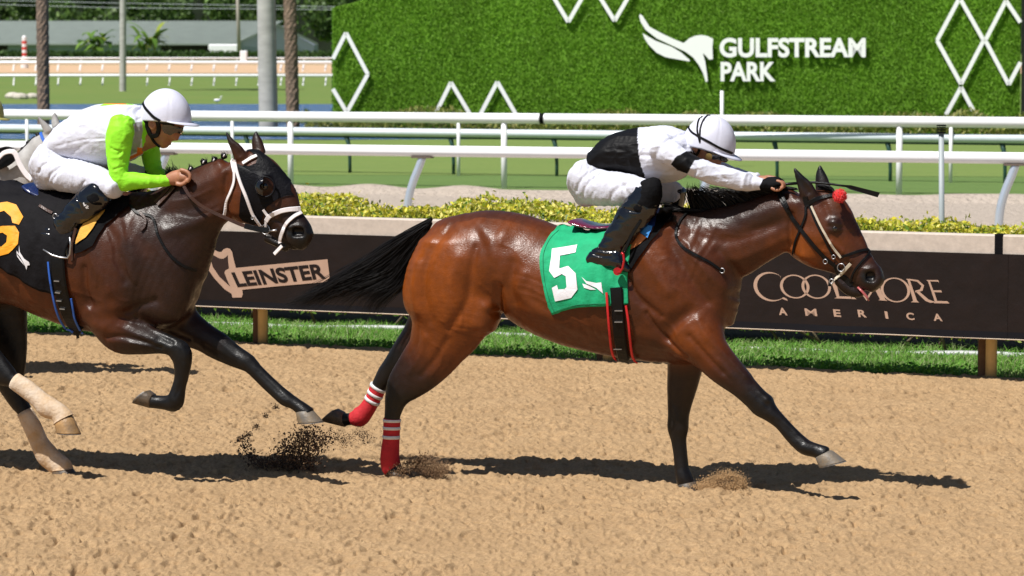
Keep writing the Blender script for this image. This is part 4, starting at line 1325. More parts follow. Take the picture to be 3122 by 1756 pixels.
# ---- rider of number 5
j5 = empty('person', F5.mat, 'rider in black and white silks and white helmet, arms stretched forward over the bay', 'person', 'jockeys')
tor5 = ST('A', [(430, 352, 520, 468, 0, .14, 0), (540, 246, 640, 488, 0, .158, 0), (640, 212, 735, 505, 0, .165, 0), (750, 194, 825, 535, 0, .172, 0), (850, 185, 915, 552, 0, .178, 0), (950, 185, 990, 535, 0, .182, 0), (1025, 203, 1050, 470, 0, .17, 0), (1075, 240, 1085, 410, 0, .12, 0)]) + ST('J', [(545, 500, 745, 1060, 0, .075, 0)])
armN5 = ST('A', [(930, 235, 850, 415, .15, .075, .3), (1020, 315, 945, 440, .185, .066, .5), (1105, 375, 1030, 480, .19, .058, 1), (1160, 400, 1090, 505, .185, .054, 1), (1240, 425, 1190, 555, .165, .05, 1), (1340, 455, 1310, 585, .14, .046, 1), (1450, 487, 1430, 602, .105, .042, 1), (1555, 522, 1550, 598, .075, .037, 1)])
armF5 = ST('A', [(960, 240, 890, 410, -.15, .075, .3), (1060, 315, 1000, 430, -.185, .062, .5), (1160, 370, 1110, 480, -.19, .055, 1), (1270, 415, 1230, 520, -.17, .048, 1), (1400, 455, 1370, 555, -.13, .043, 1), (1530, 500, 1510, 580, -.075, .037, 1)])
neckJ5 = ST('J', [(400, 640, 560, 980, 0, .055, 0), (600, 600, 790, 1050, 0, .056, 0), (760, 600, 960, 1080, 0, .058, 0)])
headJ5 = ST('J', [(700, 560, 950, 1050, 0, .068, 0), (800, 420, 1180, 1120, 0, .074, 0), (1020, 420, 1300, 1110, 0, .072, 0), (1200, 560, 1360, 1060, 0, .06, 0)])
jawJ5 = ST('J', [(830, 960, 1320, 1060, 0, .06, 0), (920, 1090, 1300, 1150, 0, .052, 0), (1040, 1190, 1260, 1230, 0, .038, 0)])


def shrink(rows, d=0.012):
    return [(a[0], a[1], a[2], max(a[3] - d, 0.01), max(a[4] - d, 0.01), a[5]) for a in rows]


thN5 = ST('A', [(425, 400, 335, 610, .07, .12, 0), (520, 470, 425, 685, .10, .105, 0), (620, 487, 555, 697, .13, .088, 0), (720, 502, 680, 692, .17, .074, 0), (800, 532, 755, 660, .2, .064, 0), (850, 560, 800, 650, .215, .058, 0)])
thF5 = ST('A', [(460, 400, 370, 620, -.07, .12, 0), (600, 470, 540, 690, -.11, .1, 0), (760, 490, 720, 690, -.15, .085, 0), (900, 520, 860, 690, -.19, .07, 0), (1000, 550, 930, 690, -.21, .062, 0), (1040, 590, 960, 690, -.215, .058, 0)])
hip5 = ST('A', [(350, 430, 520, 480, 0, .15, 0), (312, 540, 540, 560, 0, .165, 0), (345, 640, 560, 640, 0, .14, 0)])
shN5 = ST('A', [(720, 632, 893, 590, .215, .058, 0), (668, 700, 872, 690, .225, .062, 0), (600, 785, 800, 785, .23, .06, 0), (552, 862, 730, 880, .235, .053, 0), (505, 935, 672, 960, .24, .046, 0), (478, 985, 650, 1012, .24, .043, 0)])
ftN5 = ST('A', [(425, 1030, 415, 1085, .24, .034, 0), (480, 975, 480, 1102, .24, .042, 0), (560, 975, 560, 1118, .24, .044, 0), (630, 1040, 625, 1130, .24, .046, 0), (690, 1095, 685, 1145, .235, .036, 0)])
shF5 = ST('A', [(960, 600, 1056, 600, -.215, .056, 0), (930, 680, 1040, 690, -.225, .06, 0), (880, 780, 1000, 790, -.235, .055, 0), (830, 880, 930, 900, -.24, .048, 0), (790, 960, 880, 990, -.24, .043, 0)])
ftF5 = ST('A', [(740, 1010, 735, 1065, -.24, .034, 0), (790, 960, 790, 1080, -.24, .042, 0), (880, 970, 880, 1095, -.24, .044, 0), (960, 1040, 955, 1110, -.24, .042, 0)])
st = lambda rows: shrink(stations(F5, rows))
bodych = [dict(st=st(tor5), raw=1), dict(st=st(armN5), raw=1), dict(st=st(armF5), raw=1), dict(st=stations(F5, neckJ5), raw=1, k=.03), dict(st=stations(F5, headJ5), raw=1, k=.02), dict(st=stations(F5, jawJ5), raw=1, k=.025),
          dict(st=st(hip5), raw=1), dict(st=st(thN5), raw=1), dict(st=st(thF5), raw=1), dict(st=st(shN5), raw=1), dict(st=st(shF5), raw=1), dict(st=st(ftN5), raw=1), dict(st=st(ftF5), raw=1),
          dict(st=stations(F5, ST('J', [(1290, 1000, 1350, 1010, 0, .013, 0), (1310, 1050, 1390, 1075, 0, .014, 0), (1300, 1100, 1370, 1120, 0, .016, 0)])), raw=1, k=.012),
          dict(st=stations(F5, ST('J', [(735, 770, 800, 760, .074, .01, 0), (715, 850, 835, 840, .08, .011, 0), (760, 920, 810, 905, .076, .009, 0)])), raw=1, k=.008),
          dict(st=stations(F5, ST('K', [(225, 165, 235, 255, .07, .032, 0), (300, 145, 310, 262, .068, .036, 0), (390, 140, 390, 255, .066, .04, 0)])), raw=1, k=.015)]
for wv, dx in ((.10, -14), (.08, 0), (.06, 4), (.04, -6)):
    bodych.append(dict(st=finger(F5, 'K', [(395 + dx, 165), (440 + dx, 180), (455 + dx, 215), (420 + dx, 240)], wv), raw=1, k=.006, sub=3))
bodych.append(dict(st=finger(F5, 'K', [(330, 235), (370, 255), (410, 250), (445, 225)], .105, .009), raw=1, k=.008, sub=3))
for wv in (-.10, -.08, -.06, -.045):
    bodych.append(dict(st=finger(F5, 'A', [(1590, 515), (1640, 520), (1655, 550), (1620, 570)], wv), raw=1, k=.006, sub=3))
bodych.append(dict(st=stations(F5, ST('A', [(1515, 505, 1510, 575, -.075, .03, 0), (1595, 505, 1600, 575, -.075, .038, 0)])), raw=1, k=.015))
bb = ((-0.05, -0.33, 0.5), (1.35, 0.33, 2.2))
body_j5, bv_j5 = garment('body', F5, bb[0], bb[1], 0.0056, bodych, M['skin'], j5, colour=skin_colour, cuts=[dict(st=ST('J', [(765, 790, 795, 790, .09, .008, 0), (755, 850, 800, 850, .094, .009, 0)]), k=.006)])
WHITE = np.array([0.61, 0.625, 0.72])
BLACK = np.array([0.004, 0.004, 0.005])


def silks5(v, val, P):
    c = np.repeat(WHITE[None], len(v), 0)
    k = in_poly('A', P, [(300, 150), (742, 150), (738, 260), (745, 355), (760, 440), (800, 545), (480, 520), (300, 420)]) & (val < .35)
    k |= in_poly('A', P, [(955, 432), (985, 385), (1060, 345), (1120, 352), (1165, 398), (1110, 405), (1064, 494), (1000, 470)]) & (v[:, 1] < -.08)
    k |= (val > .55) & (v[:, 1] > 0.06) & in_poly('A', P, [(1020, 300), (1180, 330), (1140, 500), (980, 480)])
    c[k] = BLACK
    return c


jersey5, bv_jr5 = garment('jersey', F5, (0.1, -0.33, 1.25), (1.3, 0.33, 2.1), 0.0056,
                          [dict(st=tor5), dict(st=armN5, k=.02), dict(st=armF5, k=.02)], M['silk_w'], j5, colour=silks5, wrinkle=.0055, wscale=19, wdir=(.7, 1, 1.3),
                          grooves=[('A', [(880, 380), (930, 300), (1000, 240)], .012, -.008), ('A', [(770, 370), (850, 380), (930, 430)], .012, -.006), ('A', [(800, 470), (900, 480), (990, 460)], .012, -.006),
                                   ('A', [(1110, 420), (1160, 460), (1130, 500)], .008, -.007), ('A', [(1180, 440), (1210, 500)], .008, .005), ('A', [(1440, 495), (1425, 590)], .009, .008), ('A', [(1480, 505), (1470, 590)], .008, -.006), ('A', [(600, 330), (700, 360)], .01, -.004), ('A', [(1260, 460), (1330, 530)], .008, -.005)])
breech5, _ = garment('breeches', F5, (-0.05, -0.33, 1.1), (0.95, 0.33, 1.75), 0.0056, [dict(st=hip5), dict(st=thN5, k=.04), dict(st=thF5, k=.04)], M['breeches'], j5, wrinkle=.005, wscale=22, wdir=(1.7, 1, .5), seed=3.3,
                     grooves=[('A', [(350, 600), (400, 520), (460, 470)], .01, -.007), ('A', [(390, 640), (430, 560), (500, 500)], .01, -.007), ('A', [(440, 670), (480, 600)], .01, -.006), ('A', [(560, 680), (620, 600), (700, 560)], .012, -.006), ('A', [(640, 520), (700, 600), (740, 640)], .012, -.006)])
bootN5, bv_bt5 = garment('boot', F5, (0.0, -0.33, 0.62), (0.95, -0.12, 1.6), 0.0056, [dict(st=shN5), dict(st=ftN5, k=.03)], M['patent'], j5, wrinkle=.006, wscale=12, wdir=(.7, 1, 1.6),
                         grooves=[('A', [(500, 960), (560, 985), (640, 985)], .01, -.008), ('A', [(480, 1000), (550, 1020), (620, 1020)], .009, -.006), ('A', [(660, 700), (720, 720), (800, 735)], .006, -.004)])
bootF5, _ = garment('boot', F5, (0.2, 0.12, 0.62), (1.1, 0.33, 1.6), 0.008, [dict(st=shF5), dict(st=ftF5, k=.03)], M['patent'], j5)
knee5, _ = garment('knee_patch', F5, (0.2, -0.33, 1.2), (0.95, -0.1, 1.7), 0.0056, [dict(st=ST('A', [(730, 570, 888, 562, .212, .052, 0), (735, 620, 897, 595, .218, .061, 0), (705, 680, 880, 660, .222, .064, 0), (672, 720, 840, 725, .226, .0645, 0)]))], M['black_cloth'], j5, wrinkle=.004)
glove5, _ = garment('glove', F5, (0.8, -0.2, 1.5), (1.35, 0.0, 1.95), 0.0045, [dict(st=ST('K', [(232, 152, 238, 262, .072, .04, 0), (300, 135, 305, 268, .069, .043, 0), (380, 126, 385, 262, .067, .047, 0), (425, 150, 430, 225, .067, .043, 0)]), k=.01)], M['black_cloth'], j5, wrinkle=.004, wscale=30)
hel5, bv_h5, _h = helmet(F5, 'J', (545, 640), (1520, 985), .176, .118, M['helmet_w'], j5)
for pts in ([(620, 400), (690, 520), (830, 612), (1010, 705), (1250, 840), (1500, 945)], [(900, 190), (830, 330), (812, 500), (840, 640), (862, 735)], [(1060, 165), (945, 280), (880, 430), (862, 570), (862, 735)]):
    strap(F5, bv_h5, 'J', pts, .011, M['leather'], hel5, 'helmet_band', th=.003, off=.0015, n=6, pull=(1050, 620))
strap(F5, bv_h5, 'J', [(650, 460), (760, 575), (880, 655), (1100, 775), (1300, 885), (1480, 960)], .006, M['leather'], hel5, 'helmet_band', th=.003, off=.0015, pull=(1050, 620))
strap(F5, bv_j5, 'J', [(600, 690), (640, 800), (720, 930), (790, 980), (840, 900), (880, 800), (870, 720)], .017, M['leather'], hel5, 'chin_strap', th=.006, off=.003, w=.07)
strap(F5, bv_j5, 'J', [(880, 790), (950, 840), (1060, 900), (1180, 960), (1290, 1010)], .03, M['leather'], hel5, 'lining', th=.008, off=.002, w=.05)
gg5 = decal(F5, bv_j5, 'J', [[(1090, 930), (1200, 950), (1330, 1010), (1400, 1060), (1360, 1110), (1270, 1090), (1180, 1060), (1100, 1060)]], .012, M['goggle'], j5, 'goggles', w=.03, cuts=3)
MB().tube([on(F5, bv_j5, 'J', 1045, 1000, -.004), on(F5, bv_j5, 'J', 1045, 1000, .012)], .0185, 18).build('goggle_stud', M['brass'], gg5)
MB().tube([on(F5, bv_j5, 'J', 1045, 1000, .01), on(F5, bv_j5, 'J', 1045, 1000, .016)], .011, 16).build('stud_cap', M['brass'], gg5)

# whip held in the near hand
wp = empty('whip', F5.mat, 'black riding whip with broad flap held above the bay horse ears', 'whip')
hand = [F5.pt('K', x, y, .07) for x, y in ((380, 205), (470, 198), (560, 190))]
MB().tube(hand, .0085, 10).build('grip', M['leather'], wp, smooth=True)
MB().tube([F5.pt('K', x, y, w) for x, y, w in ((560, 190, .07), (740, 180, .06), (900, 195, .05), (1000, 210, .045), (1070, 218, .04))], [.008, .007, .0065, .006, .006], 8).build('shaft', M['leather'], wp, smooth=True)
MB().add([F5.pt('K', *p) for p in ((1060, 205, .044), (1110, 208, .044), (1394, 280, .03), (1372, 328, .03), (1100, 250, .044), (1060, 228, .044), (1060, 205, .03), (1110, 208, .03), (1394, 280, .018), (1372, 328, .018), (1100, 250, .03), (1060, 228, .03))],
         [(0, 1, 2, 3, 4, 5), (11, 10, 9, 8, 7, 6)] + [(i, (i + 1) % 6, 6 + (i + 1) % 6, 6 + i) for i in range(6)]).build('flap', M['leather'], wp)

# ---- rider of number 6
j6 = empty('person', F6.mat, 'rider in white vest and lime green sleeves with white helmet and goggles', 'person', 'jockeys')
tor6 = ST('C', [(330, 400, 430, 535, 0, .14, 0), (425, 292, 520, 550, 0, .158, 0), (535, 218, 625, 578, 0, .165, 0), (650, 177, 725, 592, 0, .172, 0), (770, 166, 830, 565, 0, .178, 0), (870, 170, 925, 505, 0, .175, 0), (945, 200, 985, 450, 0, .14, .0), (985, 240, 1020, 420, 0, .09, .6)])
armN6 = ST('C', [(745, 275, 895, 300, .15, .07, .7), (722, 360, 892, 375, .175, .068, 1), (716, 440, 875, 450, .18, .062, 1), (722, 530, 858, 530, .185, .056, 1), (735, 620, 850, 600, .19, .052, 1), (752, 695, 852, 632, .19, .05, 1), (800, 738, 872, 632, .185, .048, 1), (890, 738, 905, 628, .17, .045, 1),
                 (980, 734, 985, 640, .15, .041, 1), (1060, 727, 1062, 645, .125, .038, 1), (1132, 714, 1132, 648, .105, .035, 1)])
armF6 = ST('C', [(880, 290, 1000, 330, -.15, .07, .7), (930, 400, 1055, 410, -.175, .064, 1), (950, 480, 1060, 480, -.18, .058, 1), (970, 570, 1070, 560, -.18, .052, 1), (1000, 640, 1085, 610, -.17, .048, 1), (1060, 690, 1100, 610, -.14, .042, 1), (1130, 690, 1140, 630, -.09, .036, 1)])
neckJ6 = ST('M', [(420, 470, 640, 860, 0, .075, 0), (540, 500, 730, 820, 0, .06, 0), (620, 480, 800, 760, 0, .06, 0)])
headJ6 = ST('M', [(620, 330, 660, 560, 0, .066, 0), (720, 250, 740, 640, 0, .078, 0), (850, 235, 860, 640, 0, .078, 0), (980, 290, 980, 630, 0, .068, 0), (1040, 400, 1020, 600, 0, .05, 0)])
jawJ6 = ST('M', [(640, 560, 1030, 575, 0, .066, 0), (665, 650, 985, 650, 0, .064, 0), (695, 730, 915, 730, 0, .056, 0), (725, 790, 880, 785, 0, .044, 0), (765, 835, 850, 825, 0, .03, 0)])
thN6 = ST('C', [(380, 450, 260, 650, .07, .12, 0), (460, 535, 350, 725, .10, .108, 0), (570, 560, 480, 755, .13, .092, 0), (680, 595, 610, 775, .165, .078, 0), (755, 640, 700, 795, .195, .068, 0), (800, 690, 745, 800, .21, .06, 0)])
thF6 = ST('C', [(420, 450, 300, 650, -.07, .12, 0), (600, 530, 520, 740, -.11, .1, 0), (780, 545, 720, 740, -.15, .085, 0), (900, 570, 850, 720, -.18, .07, 0), (985, 600, 940, 700, -.2, .06, 0)])
hip6 = ST('C', [(300, 430, 450, 530, 0, .15, 0), (238, 590, 470, 600, 0, .165, 0), (270, 690, 470, 690, 0, .14, 0)])
shN6 = ST('N', [(548, 92, 765, 190, .215, .06, 0), (470, 155, 690, 262, .22, .063, 0), (385, 225, 590, 345, .225, .06, 0), (312, 315, 480, 425, .23, .053, 0), (230, 400, 408, 490, .235, .045, 0)])
ftN6 = ST('N', [(95, 490, 85, 560, .24, .033, 0), (150, 445, 135, 615, .24, .041, 0), (225, 435, 210, 665, .24, .045, 0), (305, 500, 290, 700, .24, .046, 0), (360, 590, 350, 718, .24, .045, 0), (400, 660, 395, 735, .235, .034, 0)])
shF6 = ST('C', [(930, 620, 1010, 610, -.205, .055, 0), (890, 720, 980, 730, -.22, .058, 0), (830, 820, 920, 840, -.23, .05, 0), (770, 910, 850, 950, -.235, .043, 0)])
ftF6 = ST('C', [(690, 950, 690, 1010, -.235, .033, 0), (770, 920, 770, 1030, -.235, .042, 0), (850, 950, 850, 1045, -.235, .044, 0), (910, 1000, 905, 1050, -.23, .036, 0)])
st6 = lambda rows: shrink(stations(F6, rows))
bch = [dict(st=st6(r), raw=1) for r in (tor6, armN6, armF6)] + [dict(st=stations(F6, neckJ6), raw=1, k=.03), dict(st=stations(F6, headJ6), raw=1, k=.02), dict(st=stations(F6, jawJ6), raw=1, k=.025)] + [dict(st=st6(r), raw=1) for r in (hip6, thN6, thF6, shN6, shF6, ftN6, ftF6)]
bch += [dict(st=stations(F6, ST('M', [(985, 600, 1040, 610, 0, .011, 0), (955, 680, 1000, 690, 0, .013, 0), (920, 735, 978, 742, 0, .017, 0)])), raw=1, k=.014),
        dict(st=stations(F6, ST('M', [(850, 770, 905, 772, 0, .024, 0), (840, 800, 888, 802, 0, .024, 0)])), raw=1, k=.008),
        dict(st=stations(F6, ST('M', [(620, 490, 690, 480, .074, .01, 0), (608, 560, 715, 560, .08, .011, 0), (640, 620, 690, 620, .076, .009, 0)])), raw=1, k=.008),
        dict(st=stations(F6, ST('M', [(850, 1170, 860, 1300, .105, .03, 0), (930, 1130, 930, 1312, .1, .034, 0), (1020, 1110, 1020, 1300, .095, .04, 0)])), raw=1, k=.015)]
bch.append(dict(st=stations(F6, ST('M', [(1030, 1130, 1030, 1285, .105, .036, 0), (1075, 1150, 1070, 1270, .105, .034, 0), (1100, 1175, 1095, 1245, .105, .03, 0)])), raw=1, k=.008))
for wv, a in ((.135, 0), (.115, -14), (.095, -22), (.075, -12)):
    bch.append(dict(st=finger(F6, 'M', [(1010 + a, 1118 + abs(a)), (1085 + a, 1140), (1128 + a, 1200), (1095 + a, 1268)], wv, .0105), raw=1, k=.005, sub=3))
bch.append(dict(st=finger(F6, 'M', [(960, 1290), (1010, 1300), (1060, 1280), (1095, 1240)], .128, .010), raw=1, k=.007, sub=3))
bch.append(dict(st=stations(F6, ST('C', [(1130, 640, 1140, 690, -.09, .03, 0), (1200, 610, 1210, 690, -.075, .038, 0), (1250, 610, 1255, 670, -.065, .034, 0)])), raw=1, k=.015))
body_j6, bv_j6 = garment('body', F6, (-0.15, -0.33, 0.55), (1.3, 0.33, 2.3), 0.0056, bch, M['skin'], j6, colour=skin_colour,
                         cuts=[dict(st=ST('M', [(640, 510, 672, 510, .09, .008, 0), (640, 570, 690, 570, .094, .009, 0)]), k=.006)],
                         grooves=[('M', [(865, 782), (900, 782)], .004, -.004, .02), ('M', [(880, 690), (840, 760)], .01, -.004, .05), ('M', [(800, 720), (830, 780)], .014, -.005, .05)])
LIME = np.array([0.29, 0.78, 0.035])


def silks6(v, val, P):
    c = np.repeat(np.array([[0.6, 0.615, 0.71]]), len(v), 0)
    g = val > .5
    g |= in_poly('M', P, [(520, 560), (560, 470), (640, 760), (760, 820), (740, 1000), (560, 1000), (540, 830)])
    g |= in_poly('C', P, [(660, 185), (700, 163), (870, 160), (900, 175), (780, 172)])
    g &= ~in_poly('M', P, [(430, 560), (530, 510), (540, 640), (490, 900), (350, 960), (430, 760)]) | (val > .8)
    c[g] = LIME
    s = in_poly('M', P, [(430, 540), (540, 520), (545, 650), (500, 880), (350, 960), (350, 900), (440, 720)]) & (val < .62)
    c[s] = (0.3, 0.3, 0.32)
    o = in_poly('M', P, [(345, 975), (470, 915), (480, 840), (565, 855), (545, 920), (400, 990), (350, 1010)]) & (val < .75)
    o |= in_poly('C', P, [(690, 168), (730, 155), (830, 155), (850, 172)])
    c[o] = (0.8, 0.17, 0.02)
    return c


jersey6, _ = garment('jersey', F6, (-0.1, -0.33, 1.2), (1.15, 0.33, 2.2), 0.0056, [dict(st=tor6), dict(st=armN6, k=.012), dict(st=armF6, k=.012)], M['silk_w'], j6, colour=silks6, wrinkle=.0045, wscale=19, wdir=(.8, 1, 1.2), seed=7.7,
                     grooves=[('M', [(310, 380), (330, 430), (380, 500)], .012, -.01), ('M', [(390, 390), (400, 450), (440, 500)], .012, -.009), ('M', [(350, 350), (360, 420), (410, 480)], .012, .008), ('M', [(250, 850), (350, 880), (340, 920)], .007, -.007), ('M', [(290, 1110), (360, 1070)], .007, -.006), ('M', [(740, 1180), (760, 1310)], .006, .004),
                              ('C', [(380, 450), (560, 410), (720, 400)], .006, -.004), ('C', [(480, 490), (600, 430)], .01, -.004), ('C', [(840, 270), (900, 340), (890, 420)], .008, -.006)])
breech6, _ = garment('breeches', F6, (-0.15, -0.33, 1.0), (0.95, 0.33, 1.75), 0.0056, [dict(st=hip6), dict(st=thN6, k=.04), dict(st=thF6, k=.04)], M['breeches'], j6, wrinkle=.0045, wscale=22, wdir=(1.7, 1, .5), seed=1.3,
                     grooves=[('R', [(620, 1090), (680, 1000), (740, 960)], .009, -.008), ('R', [(740, 1230), (830, 1110), (960, 1010)], .01, -.009), ('R', [(810, 1250), (890, 1140), (980, 1050)], .01, -.008), ('R', [(850, 690), (900, 800), (960, 880)], .007, -.005), ('R', [(1250, 1330), (1310, 1260), (1370, 1210)], .009, -.008), ('R', [(1300, 1330), (1350, 1290)], .008, -.007)])
bootN6, bv_bt6 = garment('boot', F6, (-0.15, -0.33, 0.62), (0.85, -0.12, 1.5), 0.0056, [dict(st=shN6), dict(st=ftN6, k=.03)], M['patent'], j6, wrinkle=.006, wscale=12, wdir=(.7, 1, 1.6), seed=4.4,
                         grooves=[('N', [(180, 440), (260, 470), (330, 480)], .009, -.008), ('N', [(120, 470), (220, 510), (320, 530)], .009, -.007), ('N', [(525, 110), (560, 200), (600, 290)], .006, -.005)])
bootF6, _ = garment('boot', F6, (0.1, 0.12, 0.62), (1.0, 0.33, 1.6), 0.008, [dict(st=shF6), dict(st=ftF6, k=.03)], M['patent'], j6)
knee6, _ = garment('knee_patch', F6, (0.2, -0.33, 1.0), (0.95, -0.1, 1.5), 0.0056, [dict(st=ST('N', [(600, 95, 735, 165, .214, .059, 0), (545, 130, 735, 205, .217, .064, 0), (520, 165, 690, 245, .22, .066, 0)]))], M['black_cloth'], j6, wrinkle=.003)
decal(F6, bv_bt6, 'N', [[(503, 228), (513, 222), (520, 245), (532, 240), (534, 248), (514, 256)]], .004, M['white_tape'], bootN6, 'initials', cuts=1)
decal(F6, bv_bt6, 'N', [[(522, 262), (545, 248), (553, 256), (544, 266), (556, 272), (548, 278), (538, 272), (534, 280)]], .004, M['white_tape'], bootN6, 'initials', cuts=1)
hel6, bv_h6, _h = helmet(F6, 'M', (525, 455), (1118, 535), .172, .118, M['helmet_w'], j6, drop=.022)
strap(F6, bv_h6, 'M', [(545, 290), (570, 350), (620, 410), (680, 470), (760, 520)], .016, M['leather'], hel6, 'goggle_band', th=.004, off=.0015, pull=(830, 380))
strap(F6, bv_j6, 'M', [(560, 500), (600, 600), (650, 690), (720, 690), (745, 600), (720, 500)], .026, M['leather'], hel6, 'chin_strap', th=.008, off=.003, w=.07)
strap(F6, bv_j6, 'M', [(590, 480), (680, 500), (800, 540), (930, 580)], .022, M['leather'], hel6, 'lining', th=.007, off=.003, w=.06)
strap(F6, bv_j6, 'M', [(640, 690), (690, 770), (760, 830)], .016, M['leather'], hel6, 'chin_strap', th=.006, off=.003, w=.05)
gg6 = decal(F6, bv_j6, 'M', [[(785, 600), (800, 560), (880, 560), (990, 585), (1058, 590), (1052, 640), (1005, 682), (975, 655), (940, 650), (880, 682), (815, 660)]], .014, M['goggle'], j6, 'goggles', w=.03, cuts=3)
MB().tube([F6.pt('M', x, y, .06) for x, y in ((785, 600), (800, 560), (880, 560), (990, 585), (1056, 590), (1052, 640), (1005, 684), (975, 655), (940, 650), (880, 684), (815, 660), (785, 600))], .0035, 6).build('goggle_rim', M['leather'], gg6, smooth=True) if False else None

# ---- rider of the grey: only his helmet reaches into the picture
j3 = empty('person', F3.mat, 'rider in olive yellow helmet at the edge, behind the dark bay', 'person', 'jockeys')
d3 = Vector(F3.pt('R', 60, 265, 0)) - Vector(F6.pt('M', 1150, 520, 0))
for src in (body_j6, breech6, bootN6, bootF6):
    o = link(src.name.split('.')[0], src.data, None, j3)
    o.location = d3
sj = jersey6.data.copy()
sj.materials.clear()
link('jersey', sj, mat('olive_silks', (0.4, 0.37, 0.12), 0.55, bump=.2, bscale=35), j3).location = d3
hm = hel6.data.copy()
hm.materials.clear()
ho = link('helmet', hm, M['helmet_o'], j3)
ho.location = d3
for ch in hel6.children:
    if ch.name.startswith('peak'):
        pm = ch.data.copy()
        pm.materials.clear()
        link('peak', pm, M['helmet_o'], ho)

# ------------------------------------------------------------------ tack
M['green_cloth'] = mat('green_cloth', (0.012, 0.34, 0.15), 0.75, var=0.16, scale=10, bump=0.5, bscale=30, spec=.25)
M['blackcloth6'] = mat('black_saddle_cloth', (0.008, 0.0075, 0.009), 0.75, var=0.25, scale=9, bump=0.5, bscale=30, spec=.1)
M['white_print'] = mat('white_print', (0.74, 0.73, 0.77), 0.6, bump=.15, bscale=60)
M['orange_print'] = mat('orange_print', (0.8, 0.33, 0.012), 0.6, bump=.2, bscale=50, var=.08)
M['red_edge'] = mat('red_edge', (0.6, 0.015, 0.02), 0.5)
M['blue_edge'] = mat('blue_edge', (0.02, 0.11, 0.5), 0.5)
M['blue_pad'] = mat('blue_pad', (0.03, 0.2, 0.55), 0.8, bump=.3, bscale=60)
M['navy_pad'] = mat('navy_pad', (0.01, 0.035, 0.16), 0.7, bump=.3, bscale=60)
M['orange_pad'] = mat('orange_pad', (0.6, 0.2, 0.06), 0.7)
M['yellow_pad'] = mat('yellow_pad', (0.72, 0.38, 0.06), 0.85, var=.15, scale=30, bump=.4, bscale=60)
M['red_patent'] = mat('red_patent', (0.16, 0.004, 0.03), 0.18, coat=.6, crough=.1, col2=(0.06, 0.006, 0.06), scale=6)
M['navy_patent'] = mat('navy_patent', (0.008, 0.02, 0.09), 0.25, coat=.4, crough=.15)
M['red_metal'] = mat('red_metal', (0.45, 0.008, 0.012), 0.25, 0.3, coat=.5)
M['red_wool'] = mat('red_wool', (0.62, 0.006, 0.008), 0.95, sheen=.4)


def ring(c, r, t, normal=(0, -1, 0), n=20, m=8, sx=1.0, arc=(0, 2 * math.pi), tilt=0.0):
    nrm = Vector(normal).normalized()
    a = nrm.cross(Vector((0, 0, 1)))
    a = a.normalized() if a.length > 1e-5 else Vector((1, 0, 0))
    b = nrm.cross(a)
    pts = []
    full = abs(arc[1] - arc[0] - 2 * math.pi) < 1e-6
    for i in range(n + 1):
        an = arc[0] + (arc[1] - arc[0]) * i / n
        pts.append(Vector(c) + a * (math.cos(an) * r * sx) + b * (math.sin(an) * r))
    return MB().tube(pts, t, m, caps=not full)


# -- number 5
cl5 = empty('saddle_cloth', F5.mat, 'green saddle cloth with white number 5 on the leading bay', 'saddle cloth', 'number cloths')
cloth5, bv_c5 = drape(F5, bvh5, 'A', [(205, 858), (270, 830), (335, 822), (450, 845), (560, 852), (700, 850), (790, 842)], [(185, 1416), (260, 1387), (350, 1366), (450, 1360), (550, 1356), (620, 1350), (680, 1342)], 44, 34, .017, M['green_cloth'], cl5, 'cloth', wrinkle=.014,
                     left=[(205, 858), (150, 915), (112, 1000), (105, 1080), (118, 1200), (150, 1330), (185, 1416)], right=[(790, 842), (755, 890), (705, 1000), (685, 1110), (670, 1200), (675, 1280), (680, 1342)])
decal(F5, bv_c5, 'A', [[(180, 985), (347, 958), (333, 1010), (232, 1030), (226, 1115), (285, 1098), (333, 1145), (345, 1250), (305, 1305), (200, 1328), (178, 1240), (212, 1222), (220, 1250), (262, 1248), (275, 1235), (270, 1165), (245, 1150), (195, 1175), (160, 1130)]], .004, M['white_print'], cl5, 'number', cuts=5)
for lp in ([(373, 1168), (405, 1195), (470, 1208), (500, 1205), (505, 1240), (512, 1278), (470, 1240), (405, 1212)], [(378, 1212), (420, 1225), (470, 1252), (430, 1252), (390, 1240)]):
    decal(F5, bv_c5, 'A', [lp], .004, M['white_print'], cl5, 'emblem', cuts=3)
M['hem5'] = mat('green_hem', (0.008, 0.22, 0.1), .8)
strap(F5, bv_c5, 'A', [(196, 1396), (262, 1370), (350, 1350), (450, 1344), (550, 1340), (640, 1334)], .004, M['hem5'], cl5, 'hem_stitching', th=.0015, off=.002, n=6)
strap(F5, bv_c5, 'A', [(222, 862), (165, 920), (126, 1002), (119, 1080), (131, 1200), (162, 1325), (192, 1395)], .004, M['hem5'], cl5, 'hem_stitching', th=.0015, off=.002, n=6)
sd5 = empty('saddle', F5.mat, 'small dark red racing saddle with black girth edged in red', 'saddle', 'racing saddles')
garment('seat', F5, 0, 0, .006, [dict(st=ST('A', [(322, 788, 345, 818, 0, .13, 0), (380, 803, 400, 842, 0, .14, 0), (470, 822, 480, 856, 0, .135, 0), (560, 820, 570, 862, 0, .12, 0), (680, 790, 690, 850, 0, .12, 0), (800, 750, 820, 830, 0, .12, 0)]), cap=.4)], M['red_patent'], sd5)
for lp, m_, of in (([(1185, 215), (1130, 360), (915, 500), (870, 700), (895, 760), (1030, 560), (1150, 385), (1300, 210), (1425, 90), (1405, -30), (1255, -30)], 'black_cloth', .016), ([(1085, -30), (1275, -30), (1180, 225), (1030, 215)], 'navy_pad', .022),
                   ([(995, 212), (1165, 222), (1122, 355), (1060, 300), (980, 278)], 'blue_pad', .026), ([(1045, 300), (1108, 348), (1000, 450), (915, 500), (960, 390)], 'orange_pad', .021)):
    decal(F5, bvh5, 'Q', [lp], of, M[m_], sd5, 'pad', w=.2, cuts=3)
